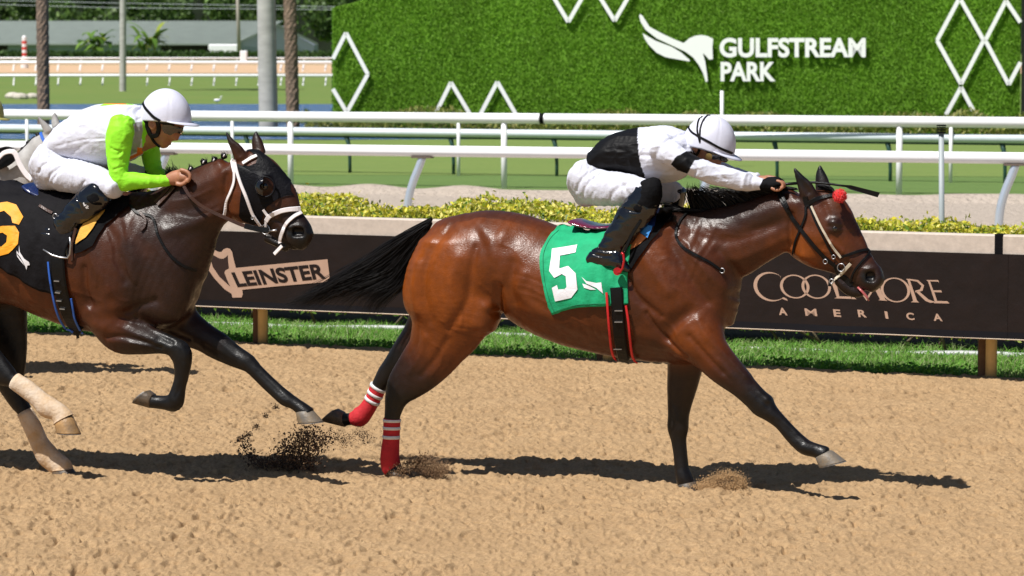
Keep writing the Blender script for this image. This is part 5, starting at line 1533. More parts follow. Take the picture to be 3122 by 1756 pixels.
strap(F5, bvh5, 'E', [(475, -40), (482, 60), (488, 150), (498, 240), (515, 325)], .07, M['leather'], sd5, 'girth', th=.008, off=.016, n=6)
strap(F5, bvh5, 'E', [(425, -15), (432, 80), (442, 190), (455, 280), (480, 326)], .014, M['red_edge'], sd5, 'girth_edge', th=.006, off=.02, n=6)
strap(F5, bvh5, 'E', [(526, 50), (538, 130), (548, 220), (560, 300), (588, 345)], .014, M['red_edge'], sd5, 'girth_edge', th=.006, off=.02, n=6)
for y in (75, 130, 262):
    MB().beam(on(F5, bvh5, 'E', 468, y, .028), on(F5, bvh5, 'E', 508, y, .028), .006, .006).build('buckle', M['steel'], sd5)
MB().tube([F5.pt('A', x, y, .3) for x, y in ((632, 1010), (645, 1020), (650, 1060), (640, 1110), (625, 1138), (590, 1140))], .007, 8).build('stirrup', M['red_metal'], sd5, smooth=True)
MB().tube([F5.pt('A', 605, 1132, .285), F5.pt('A', 605, 1132, .305)], .022, 16).build('stirrup', M['red_metal'], sd5)
MB().tube([F5.pt('A', x, y, .19) for x, y in ((700, 1120), (640, 1140), (570, 1125))] , .009, 8, flat=.6).build('stirrup', M['red_metal'], sd5)
strap(F5, bvh5, 'A', [(760, 800), (700, 900), (650, 1010)], .018, M['leather'], sd5, 'stirrup_leather', free=True, w=.275)
br5 = empty('bridle', F5.mat, 'black leather bridle with red pompom on the leading bay', 'bridle', 'bridles')
K_ = lambda pts, wd, m='leather', nm='strap', **k: strap(F5, bvh5, 'K', pts, wd, M[m], br5, nm, **k)
K_([(660, 320), (672, 380), (688, 420)], .03, nm='headpiece')
K_([(665, 420), (665, 500), (640, 580), (600, 680), (565, 780), (540, 915)], .014, nm='throat_lash', off=.006)
K_([(690, 388), (760, 350), (850, 325), (960, 305), (1010, 290)], .024, nm='browband', off=.006)
K_([(705, 420), (760, 560), (830, 700), (890, 810), (945, 910)], .013, nm='cheekpiece')
K_([(722, 415), (800, 580), (870, 710), (940, 820), (1012, 918)], .013, 'tan_strap', 'cheekpiece', off=.007)
K_([(1010, 915), (1100, 885), (1190, 855), (1290, 838)], .016, nm='noseband', off=.006, pull=(1000, 1000))
K_([(1292, 842), (1275, 890), (1215, 960), (1165, 1020), (1130, 1080), (1110, 1160)], .013, nm='flash_strap', off=.006, pull=(1100, 1000))
K_([(382, 235), (430, 350), (490, 450), (600, 610), (700, 740), (790, 850), (870, 930), (965, 1000)], .023, nm='rein', off=.012, n=8)
K_([(405, 240), (450, 340), (500, 430)], .018, nm='rein', off=.02)
K_([(1110, 975), (1060, 1030), (1000, 1100), (920, 1180)], .018, 'tan_strap', 'lip_strap', off=.008)
K_([(960, 990), (1000, 1080), (1060, 1130), (1120, 1190)], .035, nm='bit_guard', off=.005)
K_([(915, 1080), (905, 1140), (900, 1200)], .016, nm='chin_strap', off=.004)
ring(on(F5, bvh5, 'K', 1020, 1010, .012), .021, .003).build('bit_ring', M['steel'], br5, smooth=True)
ring(on(F5, bvh5, 'K', 865, 940, .022), .012, .0025).build('buckle', M['steel'], br5, smooth=True)
ring(on(F5, bvh5, 'K', 945, 905, .014), .01, .0025).build('buckle', M['steel'], br5, smooth=True)
ring(on(F5, bvh5, 'K', 925, 1150, .012), .012, .003).build('buckle', M['steel'], br5, smooth=True)
pc = on(F5, bvh5, 'K', 1010, 312, .02)
mb = MB()
r_ = np.random.default_rng(3)
mb.sphere(pc, .034, 16, 12)
for i in range(420):
    d = r_.normal(size=3)
    d = Vector(d / np.linalg.norm(d))
    t = d.cross(Vector((0.3, .5, .8))).normalized() * .0028
    u = d.cross(t).normalized() * .0028
    b = pc + d * .03
    e = pc + d * (.039 + .006 * r_.random())
    mb.add([b + t, b + u, b - t, b - u, e], [(0, 1, 4), (1, 2, 4), (2, 3, 4), (3, 0, 4)])
mb.build('pompom', M['red_wool'], br5)
strap(F5, bvh5, 'A', [(1072, 745), (1020, 800), (992, 860), (998, 920), (1040, 975), (1130, 1030), (1220, 1080), (1295, 1135)], .016, M['leather'], br5, 'neck_strap', off=.006, n=8)
ring(on(F5, bvh5, 'A', 1285, 1128, .012), .013, .003).build('buckle', M['steel'], br5, smooth=True)

# -- number 6
cl6 = empty('saddle_cloth', F6.mat, 'black saddle cloth with orange number 6 on the dark bay', 'saddle cloth', 'number cloths')
cloth6, bv_c6 = drape(F6, bvh6, 'C', [(-260, 730), (-120, 712), (0, 702), (120, 712), (260, 745), (420, 770), (560, 790), (660, 795)], [(-260, 1190), (-120, 1215), (0, 1258), (90, 1310), (180, 1362), (240, 1392), (300, 1420), (380, 1440)], 44, 34, .022, M['blackcloth6'], cl6, 'cloth', wrinkle=.014,
                     right=[(660, 795), (600, 900), (520, 1000), (460, 1120), (430, 1250), (400, 1350), (380, 1440)])
decal(F6, bv_c6, 'C', [[(-110, 900), (-60, 840), (50, 825), (110, 845), (158, 925), (128, 978), (85, 965), (75, 925), (30, 885), (-20, 900), (-45, 960), (-40, 1000), (20, 985), (100, 985), (130, 1030), (122, 1105), (60, 1170), (-20, 1190), (-80, 1160), (-110, 1090)],
                       [(-40, 1040), (20, 1030), (50, 1050), (45, 1095), (10, 1125), (-30, 1115)]], .004, M['orange_print'], cl6, 'number', cuts=4)
for lp in ([(130, 1115), (135, 1160), (165, 1205), (195, 1225), (202, 1245), (185, 1250), (180, 1278), (165, 1240), (140, 1195), (115, 1165), (115, 1150), (128, 1172)], [(112, 1150), (120, 1180), (150, 1220), (168, 1250), (140, 1220), (118, 1190)]):
    decal(F6, bv_c6, 'C', [lp], .004, M['white_print'], cl6, 'emblem', cuts=2)
sd6 = empty('saddle', F6.mat, 'navy blue racing saddle with yellow pad and black girth edged in blue', 'saddle', 'racing saddles')
garment('seat', F6, 0, 0, .006, [dict(st=ST('C', [(212, 690, 232, 740, 0, .13, 0), (260, 715, 285, 782, 0, .145, 0), (340, 755, 350, 806, 0, .14, 0), (450, 770, 460, 815, 0, .125, 0), (600, 770, 610, 815, 0, .12, 0), (760, 750, 770, 810, 0, .12, 0)]), cap=.4)], M['navy_patent'], sd6)
decal(F6, bvh6, 'N', [[(420, 560), (500, 400), (640, 270), (780, 190), (920, 180), (915, 260), (780, 370), (700, 430), (640, 520), (590, 610), (500, 660), (430, 680)]], .016, M['black_cloth'], sd6, 'pad', cuts=4)
decal(F6, bvh6, 'N', [[(452, 568), (490, 470), (540, 400), (640, 330), (745, 228), (700, 330), (630, 400), (600, 460), (540, 545), (450, 597)]], .024, M['yellow_pad'], sd6, 'pad', cuts=4)
strap(F6, bvh6, 'N', [(285, 720), (295, 860), (320, 1000), (360, 1150), (420, 1290), (490, 1380)], .085, M['leather'], sd6, 'girth', th=.008, off=.016, n=6)
strap(F6, bvh6, 'N', [(210, 745), (222, 860), (245, 1000), (272, 1130), (310, 1230), (370, 1320), (430, 1370)], .013, M['blue_edge'], sd6, 'girth_edge', th=.006, off=.02, n=6)
strap(F6, bvh6, 'N', [(410, 1060), (425, 1150), (445, 1230), (490, 1330), (520, 1375)], .012, M['blue_edge'], sd6, 'girth_edge', th=.006, off=.02, n=6)
for x, y in ((290, 905), (300, 1000), (310, 1075), (340, 1140)):
    MB().beam(on(F6, bvh6, 'N', x - 22, y, .03), on(F6, bvh6, 'N', x + 22, y + 4, .03), .007, .007).build('buckle', M['steel'], sd6)
MB().tube([F6.pt('N', x, y, .3) for x, y in ((385, 530), (392, 600), (385, 680), (365, 715), (300, 710), (230, 690), (150, 640))], .006, 8).build('stirrup', M['steel'], sd6, smooth=True)
strap(F6, bvh6, 'N', [(440, 450), (420, 540), (405, 620), (410, 740)], .018, M['brown_leather'], sd6, 'stirrup_leather', free=True, w=.27)
strap(F6, bv_c6, 'N', [(120, 255), (170, 285), (235, 320)], .018, M['brown_leather'], sd6, 'stirrup_leather', off=.006)
ring(F6.pt('N', 255, 345, .26), .014, .003).build('buckle', M['steel'], sd6, smooth=True)
br6 = empty('bridle', F6.mat, 'white racing bridle with black blinker hood and brown reins on the dark bay', 'bridle', 'bridles')
hood = [(255, 410), (300, 432), (380, 438), (450, 410), (468, 350), (400, 290), (335, 268), (400, 252), (470, 268), (560, 335), (690, 455), (815, 580), (805, 640), (815, 700), (850, 740), (760, 752), (680, 782), (570, 860), (540, 900), (510, 1000), (430, 1050), (310, 1005), (275, 960), (282, 830), (300, 700), (275, 560)]
hole = [(560 + 92 * math.cos(a), 650 + 110 * math.sin(a)) for a in np.linspace(0, 2 * math.pi, 18, endpoint=False)]
M['hood'] = mat('black_hood', (0.004, 0.004, 0.006), 0.5, spec=.12, bump=.3, bscale=80, var=.3, scale=12)
decal(F6, bvh6, 'L', [hood, hole], .006, M['hood'], br6, 'hood', cuts=3, pull=(500, 650))
ec = on(F6, bvh6, 'L', 545, 655, .004)
en = Vector((0.25, -1, 0.1)).normalized()
ring(ec + en * .008, .056, .006, en).build('blinker_rim', M['hood'], br6, smooth=True)
# leather cup at the back half of the eye opening
cv, cf = [], []
ea = en.cross(Vector((0, 0, 1))).normalized()
eb = en.cross(ea)
for i in range(9):
    for j in range(13):
        th_ = math.radians(90) * i / 8
        an = math.radians(95 + 170 * j / 12)
        back = ea if ea.x < 0 else -ea
        dirv = (-back) * math.cos(an) + eb * math.sin(an)
        cv.append(ec + dirv * (.054 * math.cos(th_ * .75)) + en * (.008 + .04 * math.sin(th_)))
for i in range(8):
    for j in range(12):
        cf.append((i * 13 + j, i * 13 + j + 1, (i + 1) * 13 + j + 1, (i + 1) * 13 + j))
MB().add(cv, cf).build('blinker_cup', M['patent'], br6, smooth=True)
L_ = lambda pts, wd, m='white_strap', nm='strap', **k: strap(F6, bvh6, 'L', pts, wd, M[m], br6, nm, **k)
L_([(200, 325), (212, 420), (228, 500)], .022, nm='headpiece', off=.008, pull=(300, 500))
L_([(228, 495), (225, 600), (190, 710), (145, 820), (112, 945)], .017, nm='throat_lash', off=.008, pull=(300, 800))
L_([(240, 365), (252, 470), (300, 620), (350, 750), (400, 880), (440, 960), (508, 1052)], .019, nm='cheekpiece', off=.014)
L_([(318, 412), (360, 385), (400, 362), (460, 335)], .021, nm='browband', off=.010)
L_([(565, 1010), (600, 960), (680, 920), (780, 895), (905, 885)], .026, nm='noseband', off=.010, pull=(700, 1000))
L_([(530, 890), (565, 940), (590, 970)], .016, nm='noseband', off=.008)
L_([(565, 990), (560, 1050), (562, 1115)], .016, nm='noseband', off=.008)
L_([(920, 930), (850, 970), (785, 1030), (740, 1110), (715, 1190), (712, 1250)], .021, nm='flash_strap', off=.010, pull=(750, 1050))
L_([(728, 1275), (690, 1315), (645, 1362)], .021, nm='flash_strap', free=True, w=.05)
ring(on(F6, bvh6, 'L', 565, 1090, .014), .026, .003).build('bit_ring', M['steel'], br6, smooth=True)
MB().tube([on(F6, bvh6, 'L', 600, 1110, .016), on(F6, bvh6, 'L', 680, 1105, .01)], .006, 8).build('bit', M['steel'], br6, smooth=True)
ring(on(F6, bvh6, 'L', 432, 965, .02), .009, .0025).build('buckle', M['steel'], br6, smooth=True)
strap(F6, bvh6, 'C', [(1222, 700), (1270, 780), (1340, 845), (1430, 895), (1530, 940), (1640, 985), (1760, 1005)], .02, M['brown_leather'], br6, 'rein', free=True, wl=[.12, .14, .13, .12, .1, .085], n=6)
strap(F6, bvh6, 'C', [(1640, 985), (1700, 1000), (1760, 1012), (1800, 1010)], .03, M['leather'], br6, 'rein', free=True, wl=[.105, .1, .09, .085], n=4)
strap(F6, bvh6, 'C', [(1170, 730), (1120, 790), (1060, 850)], .022, M['brown_leather'], br6, 'rein', off=.012)
strap(F6, bvh6, 'C', [(1140, 725), (1090, 780), (1040, 830)], .018, M['brown_leather'], br6, 'rein', off=.006)
strap(F6, bvh6, 'C', [(870, 850), (920, 900), (1020, 930), (1060, 1050), (1130, 1170), (1220, 1250), (1310, 1285)], .016, M['leather'], br6, 'breastplate_strap', off=.006, n=7)
strap(F6, bvh6, 'C', [(940, 900), (975, 940), (970, 990), (945, 1015)], .016, M['brown_leather'], br6, 'breastplate_strap', off=.01)

# -- the grey
br3 = empty('bridle', F3.mat, 'white reins and blue strap on the grey horse', 'bridle', 'bridles')
strap(F3, bvh3, 'R', [(600, 500), (625, 570), (650, 620), (690, 670)], .025, M['blue_edge'], br3, 'headpiece', off=.008, pull=(700, 560))
strap(F3, bvh3, 'R', [(215, 785), (262, 830), (310, 950), (370, 1060), (430, 1140), (500, 1200)], .04, M['white_strap'], br3, 'rein', off=.03, n=6, free=True, w=.16)
strap(F3, bvh3, 'R', [(-80, 960), (10, 880), (80, 815), (150, 790), (235, 788)], .035, M['white_strap'], br3, 'rein', off=.03, free=True, w=.16)
strap(F3, bvh3, 'R', [(-80, 1000), (20, 960), (110, 920), (190, 860), (210, 800)], .09, M['leather'], br3, 'neck_strap', off=.02, free=True, w=.13)
cl3 = empty('saddle_cloth', F3.mat, 'plain dark saddle cloth on the grey horse', 'saddle cloth', 'number cloths')
drape(F3, bvh3, 'S', [(-640, 590), (-560, 590), (-450, 595), (-330, 600), (-240, 600)], [(-640, 770), (-560, 775), (-450, 780), (-330, 790), (-270, 790)], 24, 20, .014, M['blackcloth6'], cl3, 'cloth')

# ------------------------------------------------------------------ the setting
def AH(fr, x, y, z):
    d = ray(px(fr, x, y))
    return CAMP + d * ((z - CAM_H) / d.z)


def sheet(name, pts, z, mats, kind='structure'):
    me = bpy.data.meshes.new(name)
    me.from_pydata([(p[0], p[1], z) for p in pts], [], [tuple(range(len(pts)))])
    o = link(name, me, mats)
    o['kind'] = kind
    return o


def ground_mat(name, c1, c2, c3, s1, s2, rough=0.95, bump=0.5, bscale=20.0, bdist=.03, stretch=(1, 1, 1)):
    m = bpy.data.materials.new(name)
    m.use_nodes = True
    N, L = m.node_tree.nodes, m.node_tree.links
    b = N['Principled BSDF']
    b.inputs['Roughness'].default_value = rough
    b.inputs['Specular IOR Level'].default_value = 0.2
    tc = N.new('ShaderNodeTexCoord')
    mp = N.new('ShaderNodeMapping')
    mp.inputs['Scale'].default_value = stretch
    L.new(tc.outputs['Object'], mp.inputs['Vector'])

    def noise(s, d=5.0):
        n = N.new('ShaderNodeTexNoise')
        n.inputs['Scale'].default_value = s
        n.inputs['Detail'].default_value = d
        L.new(mp.outputs[0], n.inputs['Vector'])
        r = N.new('ShaderNodeMapRange')
        r.inputs['From Min'].default_value = .35
        r.inputs['From Max'].default_value = .65
        L.new(n.outputs[0], r.inputs['Value'])
        return r.outputs[0]
    x1 = N.new('ShaderNodeMix')
    x1.data_type = 'RGBA'
    x1.inputs[6].default_value = (*c1, 1)
    x1.inputs[7].default_value = (*c2, 1)
    L.new(noise(s1), x1.inputs['Factor'])
    x2 = N.new('ShaderNodeMix')
    x2.data_type = 'RGBA'
    x2.inputs[7].default_value = (*c3, 1)
    L.new(x1.outputs[2], x2.inputs[6])
    mm = N.new('ShaderNodeMath')
    mm.operation = 'MULTIPLY'
    mm.inputs[1].default_value = .6
    L.new(noise(s2), mm.inputs[0])
    L.new(mm.outputs[0], x2.inputs['Factor'])
    L.new(x2.outputs[2], b.inputs['Base Color'])
    if bump > 0:
        n = N.new('ShaderNodeTexNoise')
        n.inputs['Scale'].default_value = bscale
        n.inputs['Detail'].default_value = 6
        L.new(mp.outputs[0], n.inputs['Vector'])
        bp = N.new('ShaderNodeBump')
        bp.inputs['Strength'].default_value = bump
        bp.inputs['Distance'].default_value = bdist
        L.new(n.outputs[0], bp.inputs['Height'])
        L.new(bp.outputs[0], b.inputs['Normal'])
    return m


M['sand'] = ground_mat('track_sand', (0.465, 0.312, 0.17), (0.41, 0.27, 0.144), (0.275, 0.174, 0.086), 2.0, 60.0, bump=.8, bscale=150, bdist=.012)
M['pale_sand'] = ground_mat('pale_sand', (0.47, 0.4, 0.34), (0.43, 0.365, 0.305), (0.37, 0.31, 0.255), 2.0, 14.0, bump=1.0, bscale=9, bdist=.1)
M['turf'] = ground_mat('turf', (0.13, 0.21, 0.06), (0.15, 0.23, 0.065), (0.105, 0.18, 0.05), .5, 9.0, bump=.6, bscale=30, bdist=.05, stretch=(1, 3, 1))
M['turf_light'] = ground_mat('turf_light', (0.17, 0.25, 0.06), (0.145, 0.23, 0.055), (0.21, 0.25, 0.085), .5, 7.0, bump=.6, bscale=24, bdist=.05, stretch=(1, 3, 1))
M['far_turf'] = ground_mat('far_turf', (0.11, 0.2, 0.04), (0.14, 0.21, 0.045), (0.18, 0.2, 0.07), .12, 2.0, bump=.4, bscale=8, bdist=.1, stretch=(1, 2, 1))
M['soil'] = ground_mat('soil', (0.07, 0.05, 0.03), (0.05, 0.055, 0.02), (0.1, 0.07, 0.04), 6, 30)
M['far_sand'] = ground_mat('far_sand', (0.6, 0.42, 0.27), (0.55, 0.37, 0.23), (0.5, 0.33, 0.2), .3, 3, bump=.3)

# base ground to the horizon
sheet('ground', [(-900, -60), (900, -60), (900, 1800), (-900, 1800)], -0.03, M['far_turf'])

# the near rail line on the ground
R0, R1_ = ground('G', 657, 871), ground('G', 2490, 957)
e_ = (R1_ - R0)
SP = e_.length / 2
e_.normalize()
b_ = Vector((-e_.y, e_.x, 0))          # away from the camera


def RL(s, b, z=0.0):
    p = R0 + e_ * s + b_ * b
    return Vector((p.x, p.y, z))


# dirt track: loose harrowed sand as real relief near the horses
nx, ny = 860, 640
u_ = np.linspace(0, 1, nx)
v_ = np.linspace(0, 1, ny)
sfar = -3.4 + 11.0 * u_
edge = 0.03 + (vnoise(np.stack([sfar, sfar * 0, sfar * 0], 1), 3.1) - .5) * .16 + (vnoise(np.stack([sfar, sfar * 0 + 4, sfar * 0], 1), 11) - .5) * .08
FX = R0.x + e_.x * sfar + b_.x * edge
FY = R0.y + e_.y * sfar + b_.y * edge
NX = -3.1 + 6.2 * u_
PX = NX[:, None] * (1 - v_) + FX[:, None] * v_
PY = 13.9 * (1 - v_) + FY[:, None] * v_
BB = (PX - R0.x) * b_.x + (PY - R0.y) * b_.y - edge[:, None]
P3 = np.stack([PX, PY * .55, PX * 0], -1)
n1 = vnoise(P3, 6.0)
ss = lambda x, a, b: np.clip((x - a) / (b - a), 0, 1) ** 2 * (3 - 2 * np.clip((x - a) / (b - a), 0, 1))
clod = ss(vnoise(P3 + 3.3, 33.0), .55, .78)
clod2 = ss(vnoise(P3 + 8.1, 52.0), .5, .75)
pit = ss(vnoise(P3 * np.array([.75, 1, 1]) + 12.5, 30.0), .70, .84) * ss(vnoise(P3 + 6.6, 2.2), .3, .6)
pit2 = ss(vnoise(P3 * np.array([.7, 1, 1]) + 17.5, 15.0), .76, .86)
hgt = 0.03 * (vnoise(P3, .8) - .5) + 0.008 * (n1 - .5) + .006 * (vnoise(P3 + 5.5, 14.) - .5) + .011 * clod + .008 * clod2 * (.4 + n1) - .028 * pit - .036 * pit2 + .006 * (vnoise(P3 + 2.2, 85.) - .5)
for _k in range(70):        # worn hoof prints
    hx, hy = rng.uniform(-3.6, 3.6), rng.uniform(14.4, 24)
    rr_ = np.hypot((PX - hx) / 1.15, (PY - hy) * .8)
    hgt += -.016 * np.exp(-(rr_ / .06) ** 4) + .006 * np.exp(-((rr_ - .085) / .025) ** 2)
bank = np.clip((BB + .55) / .55, 0, 1)
hgt = hgt * (1 - .35 * bank) + .03 * bank
hgt -= hgt.mean()
V_ = np.stack([PX, PY, hgt], -1).reshape(-1, 3)
ii = (np.arange(nx - 1)[:, None] * ny + np.arange(ny - 1)[None, :]).ravel()
Q_ = np.stack([ii, ii + ny, ii + ny + 1, ii + 1], 1)
dt = link('dirt_track', np_mesh('dirt_track', V_, quads=Q_), M['sand'])
dt['kind'] = 'structure'
sheet('dirt_track', [tuple(RL(-120, -30)[:2]), tuple(RL(120, -30)[:2]), tuple(RL(120, -.02)[:2]), tuple(RL(-120, -.02)[:2])], -0.024, M['sand'])
sheet('verge', [tuple(RL(-120, -.1)[:2]), tuple(RL(120, -.1)[:2]), tuple(RL(120, 4)[:2]), tuple(RL(-120, 4)[:2])], -0.014, M['soil'])
# training track and turf beyond the hedge
sheet('training_track', [tuple(RL(-160, 4)[:2]), tuple(RL(160, 4)[:2]), tuple((ground('G', 1268, 487) + Vector((130, -40, 0)))[:2]), tuple((ground('G', 1268, 487) + Vector((-130, 42, 0)))[:2])], -0.010, M['pale_sand'])
L0 = [ground('G', 0, 468), ground('G', 730, 474), ground('G', 1268, 487), ground('G', 2265, 500), ground('G', 2576, 503)]
# the ridge of sand thrown up along the turf edge
nb, na = 10, 240
vs_, fs = [], []
for i in range(na):
    t = i / (na - 1)
    p = ground('G', -200 + 3000 * t, float(np.interp(-200 + 3000 * t, [-200, 730, 1268, 2265, 2800], [466, 474, 486, 499, 505])))
    for j in range(nb):
        k = j / (nb - 1)
        z = .11 * math.sin(math.pi * min(1, k * 1.05)) ** 1.2 * (0.6 + .9 * float(vnoise(np.array([[p.x, k * .5, 0]]), 1.3)[0])) - .01
        vs_.append((p.x, p.y - 1.1 + 1.2 * k, z))
for i in range(na - 1):
    for j in range(nb - 1):
        fs.append((i * nb + j, (i + 1) * nb + j, (i + 1) * nb + j + 1, i * nb + j + 1))
o = MB().add(vs_, fs).build('sand_bank', M['pale_sand'], smooth=True)
o['kind'] = 'structure'


def strip(name, top, bot, z, mats):
    """ground strip between two photo lines (lists of points in the 2576-wide frame)"""
    pts = [ground('G', *p) for p in bot] + [ground('G', *p) for p in reversed(top)]
    return sheet(name, [tuple(p[:2]) for p in pts], z, mats)


strip('turf_course', [(-900, 436), (0, 437), (2576, 444), (3500, 447)], [(-900, 462), (0, 469), (730, 473), (1268, 485), (2265, 498), (2576, 503), (3500, 512)], -0.006, M['turf'])
strip('turf_course', [(-900, 350), (0, 351), (830, 352), (2576, 338), (3500, 338)], [(-900, 436), (0, 437), (2576, 444), (3500, 447)], -0.002, M['turf_light'])

# lake
M['water'] = mat('lake_water', (0.035, 0.11, 0.27), 0.2, bump=1.0, bscale=3.0, stretch=(1, 3.5, 1), bdist=.3, col2=(0.05, 0.15, 0.34), scale=.6)  # blue base colours paint in the sky's reflection
strip('water', [(-900, 262), (0, 262), (838, 262), (1400, 262)], [(-900, 350), (0, 350), (838, 351), (1400, 350)], 0.002, M['water'])
strip('far_track', [(-2500, 163), (0, 163), (1200, 163), (4000, 163)], [(-2500, 184), (0, 184), (1200, 185), (4000, 185)], 0.004, M['far_sand'])

# ------------------------------------------------------------------ near rail with its banners
M['rail_board'] = mat('rail_board', (0.5, 0.43, 0.37), 0.75, var=.12, scale=20, bump=.35, bscale=140, stretch=(1, 1, 1), bdist=.004)
M['post_wood'] = mat('post_cream', (0.62, 0.45, 0.2), 0.7, var=.12, scale=9, bump=.2, bscale=60)
M['post_brown'] = mat('post_brown', (0.16, 0.09, 0.05), 0.8, var=.2, scale=20)
M['banner'] = mat('banner_vinyl', (0.010, 0.0055, 0.005), 0.5, spec=.3, var=.25, scale=5, bump=.3, bscale=5, bdist=.03)
M['banner_hem'] = mat('banner_hem', (0.003, 0.0035, 0.007), 0.5, spec=.3)
M['banner_print'] = mat('banner_print', (0.42, 0.275, 0.2), 0.6, var=.06, scale=12)
M['banner_inner'] = mat('banner_inner_print', (0.028, 0.015, 0.013), 0.5, spec=.3)
M['cord'] = mat('cord', (0.5, 0.4, 0.3), 0.7)
BF = -.20            # board and banners shifted over the track to move their shadow off the grass
d_ = ray(px('G', 2490, 590))
tt_ = ((R1_ + b_ * (BF - .05)) - CAMP).dot(b_) / d_.dot(b_)
RTOP = (CAMP + d_ * tt_).z
d_ = ray(px('G', 2490, 852))
tt_ = ((R1_ + b_ * (BF - .06)) - CAMP).dot(b_) / d_.dot(b_)
BBOT = (CAMP + d_ * tt_).z
print('rail top', RTOP, 'banner bottom', BBOT, 'post spacing', SP)
rail = empty('track_rail', Matrix.Translation(RL(0, 0)), 'beige board rail on cream posts along the inside of the dirt track', 'rail')
rail_inv = rail.matrix_world.inverted()
loc = lambda p: rail_inv @ Vector(p)
bh = .15
xs = np.linspace(-18, 18, 13)
MB().beam(loc(RL(-16, BF, RTOP - bh / 2)), loc(RL(16, BF, RTOP - bh / 2)), .10, bh).build('beam', M['rail_board'], rail, bevel=.012)
for k in range(-3, 6):
    MB().tube([loc(RL(k * SP, .03, -.05)), loc(RL(k * SP, .03, RTOP - bh - .004))], .042, 14).build('post', M['post_wood'], rail, smooth=True)
    MB().beam(loc(RL(k * SP, BF + .052, RTOP - bh + .06)), loc(RL(k * SP, .10, RTOP - bh + .06)), .08, .1).build('arm', M['post_wood'], rail)
    MB().beam(loc(RL(k * SP - .085, .07, -.05)), loc(RL(k * SP - .085, .07, RTOP - bh - .004)), .05, .05, up=(0, 1, 0)).build('brace', M['post_brown'], rail)
bd = AH('G', 2465, 600, RTOP)
sb = (bd - R0).dot(e_)
MB().beam(loc(RL(sb - .03, BF, RTOP - bh / 2)), loc(RL(sb + .03, BF, RTOP - bh / 2)), .108, bh + .008).build('joint_tape', M['black_cloth'], rail)
print('tape s', sb)


def banner_pt(f, x, y, off=0.004):
    d = ray(px(f, x, y))
    t = ((RL(0, BF - .062 - off)) - CAMP).dot(b_) / d.dot(b_)
    return CAMP + d * t


def bsheet(name, s0, s1, mats, parent, z0, z1, off=0.0, wave=.008):
    n = max(2, int((s1 - s0) / .08))
    m = 8
    vs_, fs = [], []
    for i in range(n + 1):
        s = s0 + (s1 - s0) * i / n
        for j in range(m + 1):
            z = z0 + (z1 - z0) * j / m
            a = wave * (float(vnoise(np.array([[s, z * .4, 0]]), 2.2)[0]) - .5) * (1 - j / m)
            vs_.append(parent_inv @ RL(s, BF - .062 - off + a, z))
    for i in range(n):
        for j in range(m):
            fs.append((i * (m + 1) + j, (i + 1) * (m + 1) + j, (i + 1) * (m + 1) + j + 1, i * (m + 1) + j + 1))
    return MB().add(vs_, fs).build(name, mats, parent, smooth=True)


BTOP = RTOP - bh + .01
sM = (banner_pt('G', 1380, 760) - R0).dot(e_)
sE = (banner_pt('G', 2535, 740) - R0).dot(e_)
banners = []
for nm, s0, s1, lab in (('a', -6.5, sM, 'dark brown rail banner with a harp emblem and the word LEINSTER'), ('b', sM - .02, sE, 'dark brown rail banner lettered COOLMORE AMERICA'), ('c', sE - .02, sE + 5, 'plain dark brown rail banner beyond the COOLMORE one')):
    bo = empty('rail_banner', Matrix.Translation(RL(s0, BF - .062)), lab, 'banner', 'rail banners')
    parent_inv = bo.matrix_world.inverted()
    bsheet('panel', s0, s1, M['banner'], bo, BBOT + .05, BTOP, .0 if nm == 'a' else (.003 if nm == 'b' else .0))
    bsheet('hem', s0, s1, M['banner_hem'], bo, BBOT, BBOT + .052, .002 if nm != 'b' else .005)
    MB().tube([parent_inv @ RL(s0, BF - .064, BBOT), parent_inv @ RL(s1, BF - .064, BBOT)], .005, 6).build('cord', M['cord'], bo)
    banners.append((bo, parent_inv))


def flat_shape(name, f, loops, place, mats, parent, pinv, thick=0.0):
    polys = [[Vector((a, b, 0)) for a, b in lp] for lp in loops]
    tri = tessellate_polygon(polys)
    flat = [p for lp in polys for p in lp]
    vs_ = [pinv @ place(f, p.x, p.y) for p in flat]
    if thick:
        n = len(vs_)
        ex = pinv.to_3x3() @ Vector(thick)
        fs = [tuple(t) for t in tri] + [tuple(i + n for i in reversed(t)) for t in tri]
        vs2 = vs_ + [v + ex for v in vs_]
        k = 0
        for lp in loops:
            m = len(lp)
            fs += [(k + i, k + (i + 1) % m, n + k + (i + 1) % m, n + k + i) for i in range(m)]
            k += m
        return MB().add(vs2, fs).build(name, mats, parent)
    return MB().add(vs_, [tuple(t) for t in tri]).build(name, mats, parent)


